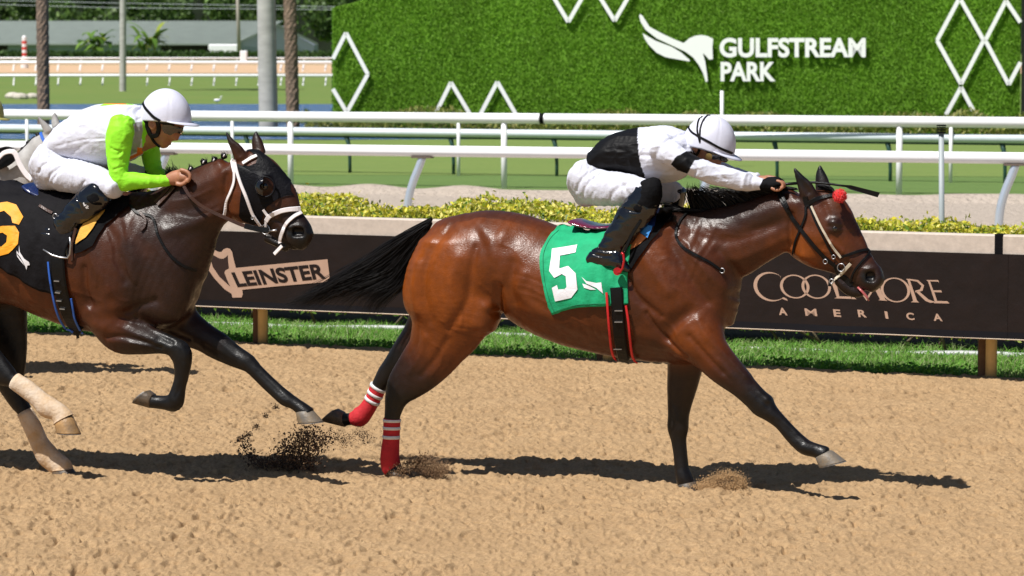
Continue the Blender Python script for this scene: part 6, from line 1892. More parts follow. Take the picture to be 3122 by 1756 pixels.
def text_shape(name, s, f, quad, place, mats, parent, pinv, offset=0.0, thick=0.0):
    """lettering stretched into a photo quad (tl, tr, br, bl)"""
    cu = bpy.data.curves.new('lettering', 'FONT')
    cu.body = s
    cu.offset = offset
    cu.resolution_u = 6
    to = bpy.data.objects.new('lettering', cu)
    COL.objects.link(to)
    dg = bpy.context.evaluated_depsgraph_get()
    me = bpy.data.meshes.new_from_object(to.evaluated_get(dg))
    bpy.data.objects.remove(to)
    v = np.array([tuple(x.co) for x in me.vertices])
    lo, hi = v.min(0), v.max(0)
    q = [np.array(p, float) for p in quad]
    out = []
    for p in v:
        u = (p[0] - lo[0]) / (hi[0] - lo[0])
        w = 1 - (p[1] - lo[1]) / (hi[1] - lo[1])
        r = (q[0] * (1 - u) + q[1] * u) * (1 - w) + (q[3] * (1 - u) + q[2] * u) * w
        out.append(pinv @ place(f, r[0], r[1]))
    for x, p in zip(me.vertices, out): x.co = p
    me.update()
    for pl in me.polygons: pl.use_smooth = False
    if thick:
        bm = bmesh.new()
        bm.from_mesh(me)
        r = bmesh.ops.extrude_face_region(bm, geom=list(bm.faces))
        ex = pinv.to_3x3() @ Vector(thick)
        for g in r['geom']:
            if isinstance(g, bmesh.types.BMVert): g.co += ex
        bmesh.ops.recalc_face_normals(bm, faces=bm.faces)
        bm.to_mesh(me)
        bm.free()
    return link(name, me, mats, parent)


bo, pin = banners[0]
harp = [(240, 55), (300, 62), (380, 110), (470, 152), (510, 150), (545, 108), (600, 86), (650, 98), (685, 150), (710, 270), (748, 412), (2245, 270), (2280, 560), (2240, 640), (1400, 715), (850, 770), (860, 840), (842, 895), (690, 898), (678, 838), (560, 760), (400, 590), (260, 390), (190, 290), (165, 220), (195, 140)]
hole_h = [(260, 160), (310, 168), (400, 215), (480, 258), (540, 262), (590, 230), (615, 195), (620, 300), (635, 420), (575, 455), (560, 490), (600, 600), (655, 720), (480, 560), (370, 400), (350, 330), (320, 250)]
flat_shape('emblem', 'P', [harp, hole_h], lambda f, x, y: banner_pt(f, x, y, .006), M['banner_print'], bo, pin)
flat_shape('emblem_strings', 'P', [hole_h], lambda f, x, y: banner_pt(f, x, y, .005), M['banner_inner'], bo, pin)
text_shape('lettering', 'LEINSTER', 'P', [(665, 485), (2165, 335), (2225, 585), (775, 728)], lambda f, x, y: banner_pt(f, x, y, .009), M['banner'], bo, pin, offset=.035)
bo, pin = banners[1]
bp6 = lambda f, x, y: banner_pt(f, x, y, .006)


def ell(cx, cy, rx, ry, n=36, sh=.12, a0=0, a1=2 * math.pi):
    return [(cx + rx * math.cos(a) + sh * ry * math.sin(a), cy + ry * math.sin(a)) for a in np.linspace(a0, a1, n, endpoint=abs(a1 - a0 - 2 * math.pi) > 1e-6)]


for cx, cy, rx, ry in ((348, 792, 90, 73), (480, 793, 90, 74), (966, 813, 90, 76)):
    flat_shape('lettering', 'I', [ell(cx, cy, rx, ry), ell(cx, cy, rx - 17, ry - 7)], bp6, M['banner_print'], bo, pin)
cA = ell(200, 793, 104, 90, 30, .14, math.radians(55), math.radians(305))
cB = ell(212, 793, 94, 82, 30, .14, math.radians(52), math.radians(308))
flat_shape('lettering', 'I', [cA + [(258, 728), (262, 742)] + list(reversed(cB)) + [(300, 868), (306, 880)]], bp6, M['banner_print'], bo, pin)
for lp in ([(572, 762), (602, 764), (622, 852), (690, 854), (702, 868), (590, 864), (606, 858)], [(706, 772), (722, 772), (790, 860), (840, 778), (858, 780), (905, 872), (920, 880), (862, 876), (872, 870), (838, 806), (790, 880), (726, 794), (716, 862), (728, 870), (690, 868), (700, 860)],
           [(1030, 745), (1052, 745), (1098, 878), (1112, 890), (1060, 888), (1075, 880), (1040, 752)], [(1052, 745), (1105, 752), (1142, 785), (1132, 818), (1090, 828), (1086, 818), (1116, 810), (1126, 788), (1098, 762), (1056, 754)], [(1090, 822), (1112, 822), (1170, 872), (1215, 888), (1180, 892), (1150, 880)],
           [(1155, 752), (1228, 752), (1234, 768), (1224, 762), (1178, 760), (1198, 815), (1246, 815), (1252, 828), (1204, 826), (1222, 880), (1284, 882), (1298, 896), (1200, 894), (1208, 886), (1166, 760)]):
    flat_shape('lettering', 'I', [lp], bp6, M['banner_print'], bo, pin)
for ch, cx, cy, w_ in (('A', 275, 945, 54), ('M', 447, 950, 74), ('E', 608, 955, 46), ('R', 762, 958, 54), ('I', 911, 967, 20), ('C', 1057, 975, 50), ('A', 1225, 981, 56)):
    h2, w2 = 22, w_ / 2
    text_shape('lettering', ch, 'I', [(cx - w2 - 3, cy - h2 - 2), (cx + w2 - 5, cy - h2 + 1), (cx + w2 + 3, cy + h2 + 2), (cx - w2 + 5, cy + h2 - 1)], bp6, M['banner_print'], bo, pin, offset=.03 if ch not in 'M' else .012)

# ------------------------------------------------------------------ verge grass, edging pipe, hedge
def leaf_mesh(name, pos, size, cols, mats, parent=None, aspect=.55, up=0.3, seed=1, fold=True, nrm=None, droop=0.0):
    """many small leaves as two-triangle blades with their own colours"""
    r = np.random.default_rng(seed)
    n = len(pos)
    d = r.normal(size=(n, 3))
    d[:, 2] += up
    if nrm is not None: d = d * .75 + nrm
    d /= np.linalg.norm(d, axis=1, keepdims=True)
    a = r.normal(size=(n, 3))
    s = np.cross(d, a)
    s /= np.linalg.norm(s, axis=1, keepdims=True)
    sz = np.asarray(size)[:, None] if np.ndim(size) else np.full((n, 1), size)
    w = s * sz * aspect * .5
    up_ = np.cross(s, d)
    p0 = pos - d * sz * .5
    p1 = pos + d * sz * .5 + np.array([0, 0, -droop]) * sz
    mid = pos + up_ * sz * .08
    V = np.stack([p0, mid + w, p1, mid - w], 1).reshape(-1, 3)
    i = np.arange(n)[:, None] * 4
    Q = i + np.array([[0, 1, 2, 3]])
    return link(name, np_mesh(name, V, quads=Q, cols=np.repeat(cols, 4, 0), smooth=False), mats, parent)


def leaf_mat(name, rough=.5, tr=.35):
    m = bpy.data.materials.new(name)
    m.use_nodes = True
    N, L = m.node_tree.nodes, m.node_tree.links
    b = N['Principled BSDF']
    b.inputs['Roughness'].default_value = rough
    b.inputs['Specular IOR Level'].default_value = .35
    a = N.new('ShaderNodeVertexColor')
    a.layer_name = 'Col'
    L.new(a.outputs[0], b.inputs['Base Color'])
    t = N.new('ShaderNodeBsdfTranslucent')
    L.new(a.outputs[0], t.inputs['Color'])
    mx = N.new('ShaderNodeMixShader')
    mx.inputs[0].default_value = tr
    L.new(b.outputs[0], mx.inputs[1])
    L.new(t.outputs[0], mx.inputs[2])
    L.new(mx.outputs[0], N['Material Output'].inputs['Surface'])
    return m


M['leaf'] = leaf_mat('leaves', .5, .3)
M['grass'] = leaf_mat('grass_blades', .6, .45)
M['bark'] = mat('bark', (0.16, 0.12, 0.08), 0.9, var=.3, scale=12, bump=.5)


def mixcol(n, cols, seed, jitter=.25):
    r = np.random.default_rng(seed)
    c = np.array(cols)[r.integers(0, len(cols), n)]
    return c * (1 + (r.random((n, 1)) - .5) * 2 * jitter)


def blades(name, base, h, cols, w=.006, seed=2, lean=.5):
    r = np.random.default_rng(seed)
    n = len(base)
    an = r.random(n) * 6.283
    ln = r.random(n) * lean
    d = np.stack([np.cos(an) * ln, np.sin(an) * ln, np.ones(n)], 1)
    s = np.stack([-np.sin(an + 1.2 * r.normal(size=n)), np.cos(an), np.zeros(n)], 1) * (w / 2)
    h = h[:, None]
    m = base + d * h * .55
    t = base + np.stack([d[:, 0] * 1.9, d[:, 1] * 1.9, d[:, 2] * (1 - .25 * ln)], 1) * h
    V = np.stack([base - s, base + s, m - s * .8, m + s * .8, t], 1).reshape(-1, 3)
    i = np.arange(n)[:, None] * 5
    Q = i + np.array([[0, 1, 3, 2]])
    T = i + np.array([[2, 3, 4]])
    o = link(name, np_mesh(name, V, quads=Q, tris=T, cols=np.repeat(cols, 5, 0), smooth=False), M['grass'])
    o['kind'] = 'stuff'
    return o


n = 52000
s_ = rng.uniform(-5.0, 9.0, n)
fe = 0.06 + (vnoise(np.stack([s_, s_ * 0, s_ * 0], 1), 3.1) - .5) * .2 + (vnoise(np.stack([s_, s_ * 0 + 2, s_ * 0], 1), 8) - .5) * .12
pw = (ground('G', 1838, 871) - R0).dot(b_)
b0 = fe + rng.random(n) ** 1.1 * (pw + .35 - fe)
base = np.stack([R0.x + e_.x * s_ + b_.x * b0, R0.y + e_.y * s_ + b_.y * b0, np.full(n, -.012)], 1)
tall = vnoise(base, 2.3)
hh = (.03 + .06 * rng.random(n) * (.4 + tall)) * np.clip(.45 + (b0 - fe) * 2.2, .45, 1.15)
gc = mixcol(n, [(0.17, 0.4, 0.05), (0.2, 0.44, 0.06), (0.14, 0.34, 0.05), (0.28, 0.45, 0.11), (0.36, 0.44, 0.2)], 5)
tag(blades('verge_grass', base, hh, gc, w=.009, seed=3, lean=1.1), 'bright green uncut grass growing along the foot of the rail', 'grass')
n = 9000
s_ = rng.uniform(-5.0, 9.0, n)
fe = 0.02 + (vnoise(np.stack([s_, s_ * 0, s_ * 0], 1), 3.1) - .5) * .2
b0 = fe + np.abs(rng.normal(0, .22, n))
keep = vnoise(np.stack([s_, b0, s_ * 0], 1), 2.6) > .42
pos = np.stack([R0.x + e_.x * s_ + b_.x * b0, R0.y + e_.y * s_ + b_.y * b0, .01 + .06 * rng.random(n)], 1)[keep]
o = leaf_mesh('clover', pos, rng.uniform(.02, .04, len(pos)), mixcol(len(pos), [(0.11, 0.3, 0.035), (0.15, 0.38, 0.04), (0.08, 0.22, 0.03)], 6), M['leaf'], aspect=.8, up=.2, seed=5)
tag(o, 'low green clover leaves spilling from the verge onto the sand', 'weeds', kind='stuff')
pw = (ground('G', 1838, 871) - R0).dot(b_)
pipe = MB().tube([RL(s, pw + .05 * math.sin(s * 1.3), -.002 + .02 * math.sin(s * 1.1 + 1.0) + .008 * math.sin(s * 3.7)) for s in np.linspace(-6, 10, 60)], .026, 8).build('edging_pipe', mat('white_pipe', (0.45, 0.46, 0.46), .5, var=.15, scale=8), smooth=True)
tag(pipe, 'white plastic edging pipe half buried in the verge grass', 'pipe')

HB = pw + .22
hd = empty('hedge', Matrix.Translation(RL(0, HB + .6)), 'clipped hedge with yellow tipped leaves standing behind the board rail', 'hedge')
hinv = hd.matrix_world.inverted()
HT = AH('G', 1268, 560, 0)
dh = ray(px('G', 1268, 528))
th_ = ((RL(0, HB + .45)) - CAMP).dot(b_) / dh.dot(b_)
HTOP = (CAMP + dh * th_).z
print('hedge top', HTOP, 'pipe b', pw)
n = 80000
s_ = rng.uniform(-6.5, 10.5, n)
q_ = rng.random(n)
bb = np.where(q_ < .5, HB + .07 + rng.random(n) * 1.1, HB + np.abs(rng.normal(0, .09, n)))
top = HTOP + (vnoise(np.stack([s_, bb, s_ * 0], 1), 1.4) - .5) * .17 + (vnoise(np.stack([s_, bb, s_ * 0 + 3], 1), 5.) - .5) * .10
zz = np.where(q_ < .5, top - np.abs(rng.normal(0, .05, n)), .1 + rng.random(n) ** .8 * (top - .1))
rnd = np.clip((zz - (top - .14)) / .14, 0, 1) * (q_ >= .5) * .12
bb = bb + rnd
spr = rng.random(n) < .012
zz = zz + spr * rng.random(n) * .1
pos = np.stack([R0.x + e_.x * s_ + b_.x * bb, R0.y + e_.y * s_ + b_.y * bb, zz], 1) - np.array(RL(0, HB + .6))
yel = np.clip((zz - (top - .22)) / .2, 0, 1) * (rng.random(n) < .85)
c1 = mixcol(n, [(0.1, 0.2, 0.025), (0.14, 0.26, 0.03), (0.07, 0.15, 0.02), (0.26, 0.32, 0.04)], 7)
c2 = mixcol(n, [(0.72, 0.62, 0.06), (0.58, 0.56, 0.05), (0.8, 0.72, 0.2), (0.4, 0.46, 0.04)], 8)
hc = c1 * (1 - yel[:, None]) + c2 * yel[:, None]
o = leaf_mesh('leaves', pos, rng.uniform(.035, .062, n), hc, M['leaf'], hd, aspect=.5, up=.5, seed=9)
o['kind'] = 'stuff'
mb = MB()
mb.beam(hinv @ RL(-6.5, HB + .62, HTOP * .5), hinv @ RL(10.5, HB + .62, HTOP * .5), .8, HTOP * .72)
mb.build('core', mat('hedge_core', (0.02, 0.025, 0.01), .95, var=.4, scale=12), hd)  # dark box added inside the leaves to block light, as dense twigs would
for k in range(46):
    s = rng.uniform(-5, 9)
    p = RL(s, HB - .03 + rng.random() * .2, 0)
    a = rng.normal(0, .16, 2)
    MB().tube([hinv @ p, hinv @ (p + Vector((a[0], 0, .2))), hinv @ (p + Vector((a[0] * 2.2, a[1], .5)))], [.013, .01, .006], 6).build('branch', M['bark'], hd, smooth=True)

# ------------------------------------------------------------------ rails beyond the hedge
M['alu'] = mat('rail_white_metal', (0.66, 0.72, 0.77), 0.4, 0.1, var=.05)
M['galv'] = mat('galvanised_post', (0.62, 0.68, 0.76), 0.28, 0.6, var=.05)
M['white_rail'] = mat('rail_white', (0.88, 0.89, 0.92), 0.4, var=.03, scale=3)
M['white_post'] = mat('post_white', (0.78, 0.78, 0.8), 0.45)
M['green_post'] = mat('post_green', (0.015, 0.06, 0.045), 0.5)
M['rust'] = mat('clamp', (0.12, 0.09, 0.07), 0.7)
M['grey_pole'] = mat('grey_pole', (0.34, 0.38, 0.4), 0.5)

# goose-neck rail
a, b = AH('G', 0, 367, 1.1), AH('G', 2576, 398, 1.1)
e2 = (b - a).normalized()
gn = empty('goose_neck_rail', Matrix.Translation((a.x, a.y, 0)), 'white tube rail on bent goose neck posts behind the hedge', 'rail', 'white running rails')
gi = gn.matrix_world.inverted()
MB().tube([gi @ (a - e2 * 14), gi @ (b + e2 * 14)], .068, 20).build('rail_tube', M['white_rail'], gn, smooth=True)
def along(px_x, A_, e):
    d = ray(px('G', px_x, 0))
    # horizontal intersection of the viewing plane with the rail line
    t = (A_.x * d.y - A_.y * d.x) / (e.y * d.x - e.x * d.y)
    return A_ + e * t
for xx in (-240, 415, 1062, 1800, 2560, 3350):
    t_ = along(xx, a, e2)
    fwd = Vector((e2.y, -e2.x, 0))            # towards the camera
    pts = [t_ + Vector((0, 0, -.075)), t_ + fwd * .02 - e2 * .04 + Vector((0, 0, -.2)), t_ + fwd * .05 - e2 * .12 + Vector((0, 0, -.42)), t_ + fwd * .07 - e2 * .17 + Vector((0, 0, -.68)), t_ + fwd * .07 - e2 * .18 + Vector((0, 0, -1.15))]
    ps = MB().tube([gi @ Vector(p) for p in cr([tuple(q) for q in pts], 5)], .05, 14).build('post', M['galv'], gn, smooth=True)
    MB().beam(gi @ (t_ - e2 * .13 + Vector((0, 0, -.075))), gi @ (t_ + e2 * .13 + Vector((0, 0, -.075))), .12, .025).build('clamp', M['rust'], ps)

# tall white rail
a, b = AH('G', 0, 287, 1.165), AH('G', 2576, 308, 1.165)
e2 = (b - a).normalized()
wr = empty('white_rail', Matrix.Translation((a.x, a.y, 0)), 'tall thick white rail on straight white posts at the turf edge', 'rail', 'white running rails')
wi = wr.matrix_world.inverted()
MB().tube([wi @ (a - e2 * 20), wi @ (b + e2 * 20)], .085, 18).build('rail_tube', M['white_rail'], wr, smooth=True)
for xx in (-330, 190, 729, 1268, 1770, 2266, 2760):
    t_ = along(xx, a, e2)
    MB().tube([wi @ Vector((t_.x, t_.y, -.1)), wi @ (t_ + Vector((0, 0, -.06)))], .05, 12).build('post', M['white_post'], wr, smooth=True)
t_ = along(1365, a, e2) + Vector((e2.y, -e2.x, 0)) * .01
MB().tube([wi @ (t_ - e2 * .035), wi @ (t_ + e2 * .035)], .09, 18).build('joint_tape', M['black_cloth'], wr, smooth=True)

# low rail with green posts
a, b = AH('G', 0, 322, .76), AH('G', 2576, 350, .76)
e2 = (b - a).normalized()
lr = empty('low_rail', Matrix.Translation((a.x, a.y, 0)), 'low pale rail on slim dark green posts on the turf', 'rail', 'white running rails')
li = lr.matrix_world.inverted()
MB().tube([li @ (a - e2 * 20), li @ (b + e2 * 20)], .075, 16).build('rail_tube', M['alu'], lr, smooth=True)
MB().beam(li @ (a - e2 * 20 + Vector((0, .04, -.085))), li @ (b + e2 * 20 + Vector((0, .04, -.085))), .05, .05).build('rail_underside', M['green_post'], lr)  # dark green bar along the underside of the rail tube
for xx in (110, 360, 615, 870, 1132, 1393, 1660, 1950, 2236, 2526, 2820):
    t_ = along(xx, a, e2)
    MB().tube([li @ (t_ + Vector((0, .02, -.08))), li @ (t_ + Vector((.05, .05, -.28))), li @ (t_ + Vector((.06, .06, -.55))), li @ Vector((t_.x + .06, t_.y + .06, -.1))], [.05, .034, .032, .032], 10).build('post', M['green_post'], lr, smooth=True)
# thin white fence right behind it
a, b = AH('G', 0, 296, .98), AH('G', 2576, 318, .98)
e2 = (b - a).normalized()
tf = empty('thin_fence', Matrix.Translation((a.x, a.y, 0)), 'thin white fence of slender posts hidden behind the tall white rail', 'fence', 'white running rails')
ti = tf.matrix_world.inverted()
MB().tube([ti @ (a - e2 * 15), ti @ (b + e2 * 15)], .03, 8).build('rail_tube', M['white_post'], tf, smooth=True)
for xx in (64, 582, 1153, 1780, 2396):
    t_ = along(xx, a, e2)
    MB().tube([ti @ Vector((t_.x, t_.y, -.1)), ti @ t_], .032, 8).build('post', M['white_post'], tf, smooth=True)
# slim poles
p0 = RL(0, 2.7)
q = RL((banner_pt('G', 2374, 560) - R0).dot(e_) + .4, HB + 1.5)
qd = ray(px('G', 2374, 550))
q = Vector((CAMP.x + qd.x / qd.y * q.y, q.y, 0))
d_ = ray(px('G', 2368, 334))
zt = (CAMP + d_ * (q.y / d_.y))
pole = empty('slim_pole', Matrix.Translation(q), 'slim grey metal pole with dark cap standing behind the hedge', 'pole')
pin_ = pole.matrix_world.inverted()
MB().tube([pin_ @ Vector((q.x, q.y, -.05)), pin_ @ zt], [.026, .022], 12).build('shaft', M['grey_pole'], pole, smooth=True)
mb = MB()
for k in range(4):
    mb.tube([pin_ @ (zt + Vector((0, 0, .018 * k))), pin_ @ (zt + Vector((0, 0, .018 * k + .011)))], .04, 12)
mb.build('cap', M['black_cloth'], pole)
q = ground('G', 1816, 420)
d_ = ray(px('G', 1816, 228))
zt = CAMP + d_ * (q.y / d_.y)
MBp = MB().tube([Vector((q.x, q.y, 0)), zt], .035, 10).build('marker_pole', M['white_post'], smooth=True)
tag(MBp, 'slim white pole rising in front of the green wall behind the helmet', 'pole')

# ------------------------------------------------------------------ green wall
W0, W1 = ground('G', 838, 341), ground('G', 2565, 347)
we = (W1 - W0)
WLEN = we.length
we.normalize()
wb = Vector((-we.y, we.x, 0))
wall = empty('green_wall', Matrix.Translation(W0), 'tall wall covered in artificial grass with white diamond lines and GULFSTREAM PARK sign', 'wall')
wi = wall.matrix_world.inverted()


def wall_pt(f, x, y, off=.12):
    d = ray(px(f, x, y))
    t = (W0 - wb * off - CAMP).dot(wb) / d.dot(wb)
    return CAMP + d * t


ZC = wall_pt('G', 838, 16, 0).z
prof = [(0, 0), (WLEN, 0), (WLEN, 5.2), (1.3, 5.2), (1.1, ZC + .35), (.75, ZC + .16), (.4, ZC + .06), (.08, ZC), (0, ZC - .06)]
vs_ = [wi @ (W0 + we * s + Vector((0, 0, z))) for s, z in prof] + [wi @ (W0 + we * s + wb * .5 + Vector((0, 0, z))) for s, z in prof]
m_ = len(prof)
MB().add(vs_, [tuple(range(m_)), tuple(reversed(range(m_, 2 * m_)))] + [(i, (i + 1) % m_, m_ + (i + 1) % m_, m_ + i) for i in range(m_)]).build('backing', mat('wall_backing', (0.13, 0.28, 0.016), .9, var=.2, scale=4), wall)
n = 120000
s_ = rng.random(n) * (WLEN - .02) + .01
z_ = rng.random(n) * 4.3
lim = np.interp(s_, [0, .08, .4, .75, 1.1, 1.3], [ZC - .06, ZC, ZC + .06, ZC + .16, ZC + .35, 5.2])
k = z_ < lim
s_, z_ = s_[k], z_[k]
n = len(s_)
dep = rng.random(n) * .035
pos = np.stack([we.x * s_ - wb.x * dep, we.y * s_ - wb.y * dep, z_], 1)
pc_ = vnoise(np.stack([s_, z_, z_ * 0], 1), .9)[:, None]
wc = mixcol(n, [(0.17, 0.36, 0.02), (0.195, 0.4, 0.024), (0.155, 0.32, 0.02), (0.23, 0.43, 0.036)], 21, .12) * (.82 + .36 * pc_) * np.where(rng.random((n, 1)) < .08, .65, 1)
o = leaf_mesh('grass_pile', pos, rng.uniform(.03, .065, n), wc, M['grass'], wall, aspect=.55, seed=22, nrm=np.array([[-wb.x * .25, -wb.y * .25, -.5]]))
o['kind'] = 'stuff'
n = 900
z_ = rng.random(n) * (ZC - .05)
pos = np.stack([we.x * -.03 + wb.x * rng.random(n) * .5, we.y * -.03 + wb.y * rng.random(n) * .5, z_], 1)
o = leaf_mesh('grass_pile', pos, rng.uniform(.05, .1, n), mixcol(n, [(0.07, 0.19, 0.012), (0.09, 0.24, 0.016)], 23), M['leaf'], wall, aspect=.4, seed=24)
o['kind'] = 'stuff'
M['sign_white'] = mat('sign_white', (0.95, 0.96, 0.98), .5)
lines = [[(42, 216), (90, 120), (170, 272), (93, 412)], [(42, 326), (93, 412)], [(850, -12), (905, 80), (958, -12)], [(1020, -12), (1075, 76), (1126, -12)], [(415, 424), (475, 302), (548, 424)], [(580, 424), (645, 300), (716, 424)],
         [(2340, -8), (2257, 148), (2345, 308), (2428, 148), (2340, -8)], [(2434, 148), (2510, 2), (2563, 82)], [(2434, 148), (2520, 310), (2563, 228)], [(2345, 320), (2290, 420)], [(2345, 320), (2398, 420)], [(850, -12), (790, -120)], [(1126, -12), (1180, -120)]]
for ln in lines:
    for p, q in zip(ln[:-1], ln[1:]):
        A_, B2 = wall_pt('H', *p), wall_pt('H', *q)
        MB().beam(wi @ A_, wi @ B2, .02, .10, up=tuple((B2 - A_).cross(wb).normalized())).build('diamond_strip', M['sign_white'], wall)
emb = [[(105, 140), (130, 160), (200, 270), (330, 340), (440, 392), (540, 432), (555, 425), (600, 385), (660, 360), (720, 352), (780, 362), (840, 390), (832, 480), (838, 595), (800, 600), (765, 560), (735, 535), (760, 620), (780, 760), (785, 820), (765, 825), (740, 740), (700, 660), (640, 580), (560, 520), (420, 455), (270, 385), (160, 300), (110, 220), (95, 160)],
       [(130, 335), (160, 352), (260, 410), (420, 470), (520, 530), (605, 605), (600, 618), (500, 600), (360, 575), (270, 530), (190, 450), (150, 390)]]
wth = tuple(-wb * .012)
for lp in emb:
    flat_shape('emblem', 'O', [lp], lambda f, x, y: wall_pt(f, x, y, .13), M['sign_white'], wall, wi, thick=wth)
text_shape('lettering', 'GULFSTREAM', 'O', [(905, 380), (2375, 380), (2375, 578), (905, 578)], lambda f, x, y: wall_pt(f, x, y, .13), M['sign_white'], wall, wi, offset=.035, thick=wth)
text_shape('lettering', 'PARK', 'O', [(915, 622), (1468, 622), (1468, 818), (915, 818)], lambda f, x, y: wall_pt(f, x, y, .13), M['sign_white'], wall, wi, offset=.035, thick=wth)
fr_ = MB().box(W0 + we * (WLEN + 1.2) + wb * .2 + Vector((0, 0, 3)), (2.3, .9, 6.2), Matrix.Rotation(math.atan2(we.y, we.x), 3, 'Z')).build('screen_frame', mat('dark_frame', (0.01, 0.01, 0.014), .5), bevel=.03)
tag(fr_, 'black steel frame standing at the end of the green wall', 'frame')

# shrub row at its foot
sr = empty('shrub_row', Matrix.Translation(W0 - wb * .8), 'low row of yellowish green shrubs at the foot of the green wall', 'shrubs')
n = 16000
s_ = rng.uniform(-.6, WLEN + 2, n)
d2 = rng.uniform(-.45, .45, n)
t_ = .55 + (vnoise(np.stack([s_, d2, s_ * 0], 1), 1.3) - .5) * .5
z_ = rng.random(n) ** .7 * t_
pos = np.stack([we.x * s_ + wb.x * d2, we.y * s_ + wb.y * d2, z_], 1)
o = leaf_mesh('leaves', pos, rng.uniform(.08, .2, n), mixcol(n, [(0.2, 0.24, 0.05), (0.3, 0.32, 0.07), (0.13, 0.19, 0.04), (0.36, 0.34, 0.12)], 31), M['leaf'], sr, aspect=.3, up=1.2, seed=32)
o['kind'] = 'stuff'

# ------------------------------------------------------------------ across the lake
for nm, y, base_y, r, lab in (('far_rail', 190, 213, .09, 'white rail on short posts across the lake'), ('far_rail', 157, 178, .14, 'white rail along the far dirt track'), ('far_rail', 146, 172, .07, 'thin white rail beyond the far dirt track')):
    g0, g1 = ground('G', -300, base_y), ground('G', 1100, base_y + 1)
    ro = empty(nm, Matrix.Translation((g0.x, g0.y, 0)), lab, 'rail', 'far rails')
    ri = ro.matrix_world.inverted()
    zt = (CAMP + ray(px('G', 0, y)) * (g0.y / ray(px('G', 0, y)).y)).z
    MB().tube([ri @ Vector((g0.x - 40, g0.y, zt)), ri @ Vector((g1.x + 30, g1.y, zt))], r, 8).build('rail_tube', M['white_rail'], ro, smooth=True)
    n = 26
    for k in range(n):
        x = g0.x + (g1.x - g0.x) * k / (n - 1)
        MB().tube([ri @ Vector((x, g0.y + (g1.y - g0.y) * k / (n - 1), -.05)), ri @ Vector((x, g0.y, zt))], r * .45, 6).build('post', M['white_post'], ro)

# hedge, barn, banana plants, pole
DH = 352.0
def fx(x, dist): return (x - 1288.0) / (F_S * .82511) * dist
hz = (CAMP + ray(px('G', 0, 128)) * (DH / ray(px('G', 0, 128)).y)).z
fh = empty('far_hedge', Matrix.Translation((fx(400, DH), DH, 0)), 'long low dark green hedge beyond the far track', 'hedge')
n = 9000
pos = np.stack([rng.uniform(-75, 45, n), rng.uniform(-.6, .6, n), rng.random(n) ** .6 * hz], 1)
o = leaf_mesh('leaves', pos, rng.uniform(.25, .5, n), mixcol(n, [(0.05, 0.11, 0.02), (0.07, 0.14, 0.025), (0.04, 0.085, 0.02)], 41), M['leaf'], fh, aspect=.6, seed=42)
o['kind'] = 'stuff'
MB().box((-15, .2, hz * .45), (120, .9, hz * .86)).build('core', mat('far_hedge_core', (0.03, 0.06, 0.012), .95), fh)

DB = 384.0
barn = empty('barn', Matrix.Translation((fx(400, DB), DB, 0)), 'long low stable barn with green ribbed metal roof and pale gable', 'barn')
bi = barn.matrix_world.inverted()
zat = lambda y, dist: (CAMP + ray(px('G', 0, y)) * (dist / ray(px('G', 0, y)).y)).z
zr, ze = zat(55, DB + 5), zat(112, DB)
xl, xr = fx(-250, DB), fx(742, DB)
gxr = fx(790, DB)
M['roof_green'] = mat('roof_metal', (0.25, 0.29, 0.26), .5, var=.08, scale=.6)
M['barn_wall'] = mat('barn_wall', (0.26, 0.33, 0.36), .8, var=.08, scale=.5)
M['gable'] = mat('barn_gable', (0.32, 0.36, 0.46), .8)
M['opening_shade'] = mat('barn_opening_shade', (0.015, 0.013, 0.012), .9)
MB().add([bi @ Vector(p) for p in ((xl, DB - .6, ze - .05), (fx(600, DB), DB - .6, ze - .05), (fx(692, DB), DB + 14, zr), (xl, DB + 14, zr), (xl, DB - .6, ze + .1), (fx(600, DB), DB - .6, ze + .1), (fx(692, DB), DB + 14, zr + .15), (xl, DB + 14, zr + .15))],
         [(0, 1, 2, 3), (4, 7, 6, 5), (0, 4, 5, 1), (1, 5, 6, 2), (2, 6, 7, 3), (3, 7, 4, 0)]).build('roof', M['roof_green'], barn)
for k in range(95):
    t = k / 94
    a = Vector((xl + (fx(600, DB) - xl) * t, DB - .6, ze + .13))
    b = Vector((xl + (fx(692, DB) - xl) * t, DB + 14, zr + .18))
    MB().beam(bi @ a, bi @ b, .12, .08).build('roof_rib', M['roof_green'], barn)
MB().box(bi @ Vector(((xl + fx(600, DB)) / 2, DB + .4, ze / 2)), (fx(600, DB) - xl, .3, ze)).build('wall', M['barn_wall'], barn)
for x0, x1, nm in ((406, 533, 'opening'), (-200, 22, 'opening')):
    MB().box(bi @ Vector(((fx(x0, DB) + fx(x1, DB)) / 2, DB + .22, zat(122, DB))), (fx(x1, DB) - fx(x0, DB), .1, zat(115, DB) - zat(130, DB))).build('opening', M['opening_shade'], barn)  # near-black panel on the solid wall, painted as the shade in the opening
ga, gb, gp = fx(600, DB), fx(784, DB), fx(694, DB)
MB().add([bi @ Vector(p) for p in ((ga, DB + .3, 0), (gb, DB + 6, 0), (gb, DB + 6, zat(113, DB)), (gp, DB + 3, zat(64, DB)), (ga, DB + .3, zat(112, DB)), (ga, DB + 14, 0), (gb, DB + 14, 0), (gb, DB + 14, zat(113, DB)), (gp, DB + 14, zat(64, DB)), (ga, DB + 14, zat(112, DB)))],
         [(0, 1, 2, 3, 4), (9, 8, 7, 6, 5), (0, 5, 6, 1), (1, 6, 7, 2), (2, 7, 8, 3), (3, 8, 9, 4), (4, 9, 5, 0)]).build('gable', M['gable'], barn)
MB().beam(bi @ Vector((gp, DB + 2.6, zat(62, DB))), bi @ Vector((gb + .4, DB + 5.6, zat(111, DB))), .3, .25).build('verge_board', M['roof_green'], barn)
